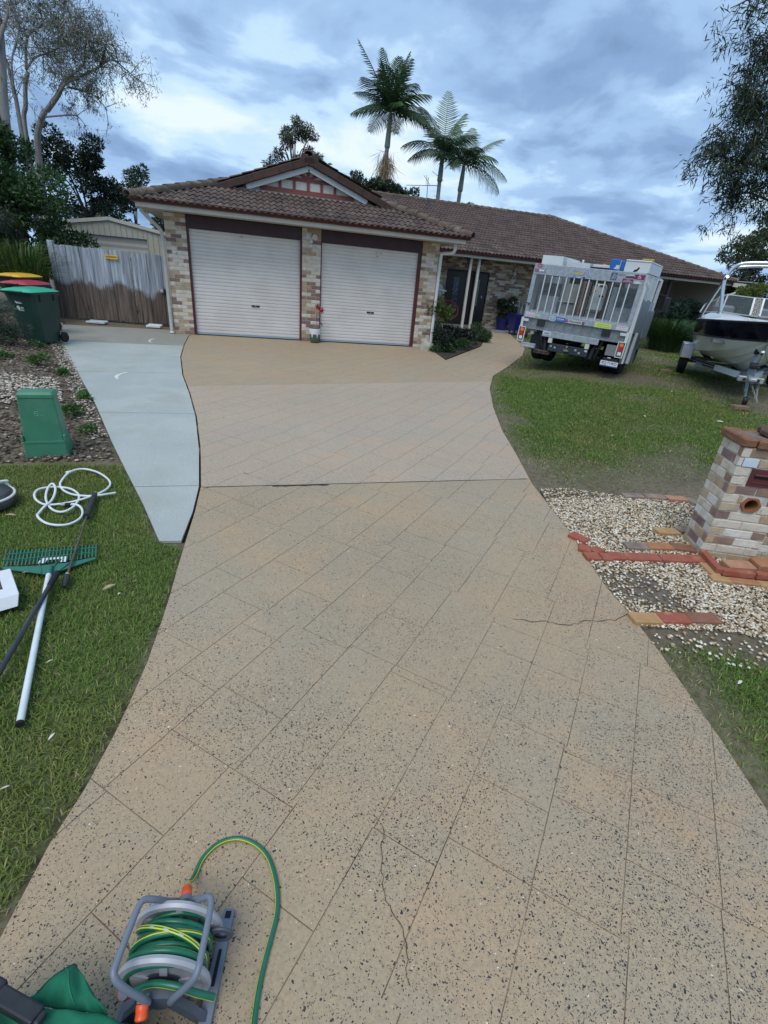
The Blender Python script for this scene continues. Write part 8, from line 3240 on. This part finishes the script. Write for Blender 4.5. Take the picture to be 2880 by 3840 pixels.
# ---- television aerial on the ridge
t = empty('television_aerial', (9.72, 10.8, 4.9), 0, 'thin television aerial on a mast on the main roof ridge', 'aerial')
m_al = mat('aerial_grey', (.24, .24, .26), .5, .4)
mb = MB()
mb.tube([(0, 0, 0), (-.03, 0, .98)], .018, 8)
mb.build('mast', m_al, t, smooth=True)
mb = MB()
mb.tube([(-1.0, .0, .58), (.62, .3, .78)], .013, 6)
mb.build('boom', m_al, t, smooth=True)
for i in range(16):
    f = i / 15
    c = Vector((-1.0, 0, .58)).lerp(Vector((.62, .3, .78)), f)
    l = .10 if f < .6 else .30
    mb = MB()
    mb.tube([c + Vector((.02, -l, -.02)), c + Vector((-.02, l, .02))], .006, 4)
    mb.build('element', m_al, t)
for a, b in (((-.28, -.1, 1.02), (.10, .05, .72)), ((.12, 0, 1.22), (.70, 0, .95)), ((-.1, 0, .70), (-.12, 0, 1.06)), ((.35, .1, .35), (.70, .1, .28))):
    mb = MB()
    mb.tube([a, b], .010, 5)
    mb.build('element', m_al, t)

# ---- right edge: tree with drooping leaves, tree behind the boat
gum('drooping_tree', (21.4, 1.0, 0), [([(21.5, 1, -.1), (21.4, 1, 3), (21.2, 1, 4.8), (18.7, 1, 5.41)], .16, .09, .01),
                                     ([(18.7, 1, 5.41), (17.44, .8, 5.68), (16.31, 1.0, 5.81), (15.16, 1.1, 5.87)], .06, .012, 4.5), ([(18.7, 1, 5.6), (17.94, 1.2, 6.68), (16.69, 1.1, 7.03), (16.0, .9, 7.18), (15.76, 1, 7.44)], .06, .012, 4),
                                     ([(18.7, 1, 5.2), (18.09, .8, 4.91), (17.11, 1, 5.08), (16.57, 1.2, 4.88)], .05, .012, 3.5), ([(18.3, 1, 7.5), (16.94, 1, 8.67), (16.25, 1.1, 8.5), (16.07, 1, 8.13)], .05, .012, 3),
                                     ([(18.4, 1, 8.6), (16.43, 1, 9.52), (15.4, .9, 9.34), (14.52, 1, 8.92)], .05, .012, 1.5), ([(18.7, 1, 5.6), (18.3, 1, 7.5), (18.2, 1, 8.6)], .08, .04, 1.5), ([(18.7, .9, 5.9), (17.3, .7, 6.2), (16.2, .8, 6.3)], .05, .012, 4)],
    'tree with long drooping dark leaves reaching in from the right edge', 231, 300, (.235, .034), (.045, .072, .040), per=12, twl=.65, spread=.9, m=m_bark_b)
thick('broad_tree', (24.2, 6.5, 0), [(0, 0, 4.1, 1.3, 1.1, 1.0), (-.6, 0, 3.3, 1.0, .9, .8), (.9, 0, 3.6, 1.1, 1, 1.1), (.3, 0, 5.0, 1.1, .9, .7), (-.3, 0, 2.3, 1.1, .8, .8), (1.3, 0, 2.2, 1.3, .9, .9)], 13000, .15, .065, (.060, .085, .038), 'broad leaved tree behind the boat at the right picture edge', 232, 9, .35,
      ([(.6, 0, -.1), (.5, 0, 1.4), (.3, 0, 2.6)], .14, .09), tipc=(.14, .16, .06), ptip=.18)
bushy('yellow_shrub', (20.9, 2.6, .15), [(0, 0, 2.35, .65, .5, .16), (-.5, 0, 2.25, .4, .4, .10), (.4, 0, 1.6, .6, .5, .5)], 3000, .11, .05, (.16, .20, .035), 'bright yellow-green leafy branch above the boat windscreen', 'shrub', 233, .2, 14, .18)
# hedges beyond the truck
bushy('round_hedge', (18.0, 2.9, .12), [(0, 0, 1.15, 1.15, .9, .85), (.7, .1, 1.25, .8, .8, .7), (-.6, 0, .8, .7, .7, .7), (.3, 0, .5, 1.2, .9, .5)], 14000, .10, .048, (.030, .064, .034), 'large dark rounded shrub under the eave beyond the truck', 'shrub', 234, .4, 18, .24, tipc=(.034, .07, .034), ptip=.25)
straps('grass_clump', (16.1, 1.2, gzf(16.1, 1.2)), 1500, 1.05, 1.08, .016, (.036, .085, .022), 'round clump of fine dark grass leaves beside the truck', 'plant', 235, .62, tipc=(.07, .11, .03))
# ---- carport at the right end of the house
cp = empty('carport', (22.5, 5.0, 0), 0, 'low carport with a corrugated roof at the right end of the house', 'carport')
mb = MB()
mb.box(-.35, 5.5, -.1, -.05, 2.62, 2.78)
mb.build('beam', m_cream, cp)
mb = MB()
n = 70
vs = []
for i in range(n):
    x = .3 + 5.0 * i / (n - 1)
    z = 2.84 + .03 * math.sin(i * PI / 2 * 1.0) * (1 if i % 2 else -1)
    vs += [(x, -.35, z), (x, 3.5, z + .1)]
mb.add(vs, [(2 * i, 2 * i + 2, 2 * i + 3, 2 * i + 1) for i in range(n - 1)])
mb.build('corrugated_roof', mat('zinc_sheet', (.42, .43, .44), .45, .4), cp)
mb = MB()
mb.tube(smooth_line([(-.1, -.12, 2.62), (-.12, -.12, 2.42), (-.45, -.1, 2.28), (-.75, -.06, 2.2), (-.85, -.02, 1.9), (-.95, 0, 0.1)], 5), .045, 10)
mb.build('downpipe', m_pipe, cp, smooth=True)
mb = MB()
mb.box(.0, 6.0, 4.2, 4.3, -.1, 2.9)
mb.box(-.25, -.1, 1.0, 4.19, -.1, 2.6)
mb.build('added_back_wall', mat('carport_dark', (.055, .05, .045), .8, c2=(.035, .033, .03), ns=3), cp)  # dark wall added to close off the bright sky beyond the eave
# alfresco shaped deep so the right end of the house goes dark: posts
for x in (16.4, 19.2):
    mb = MB()
    mb.box(x - .06, x + .06, 5.22, 5.34, .136, 2.70)
    hpart('porch_post', mb, mat('dark_post', (.05, .042, .04), .7))
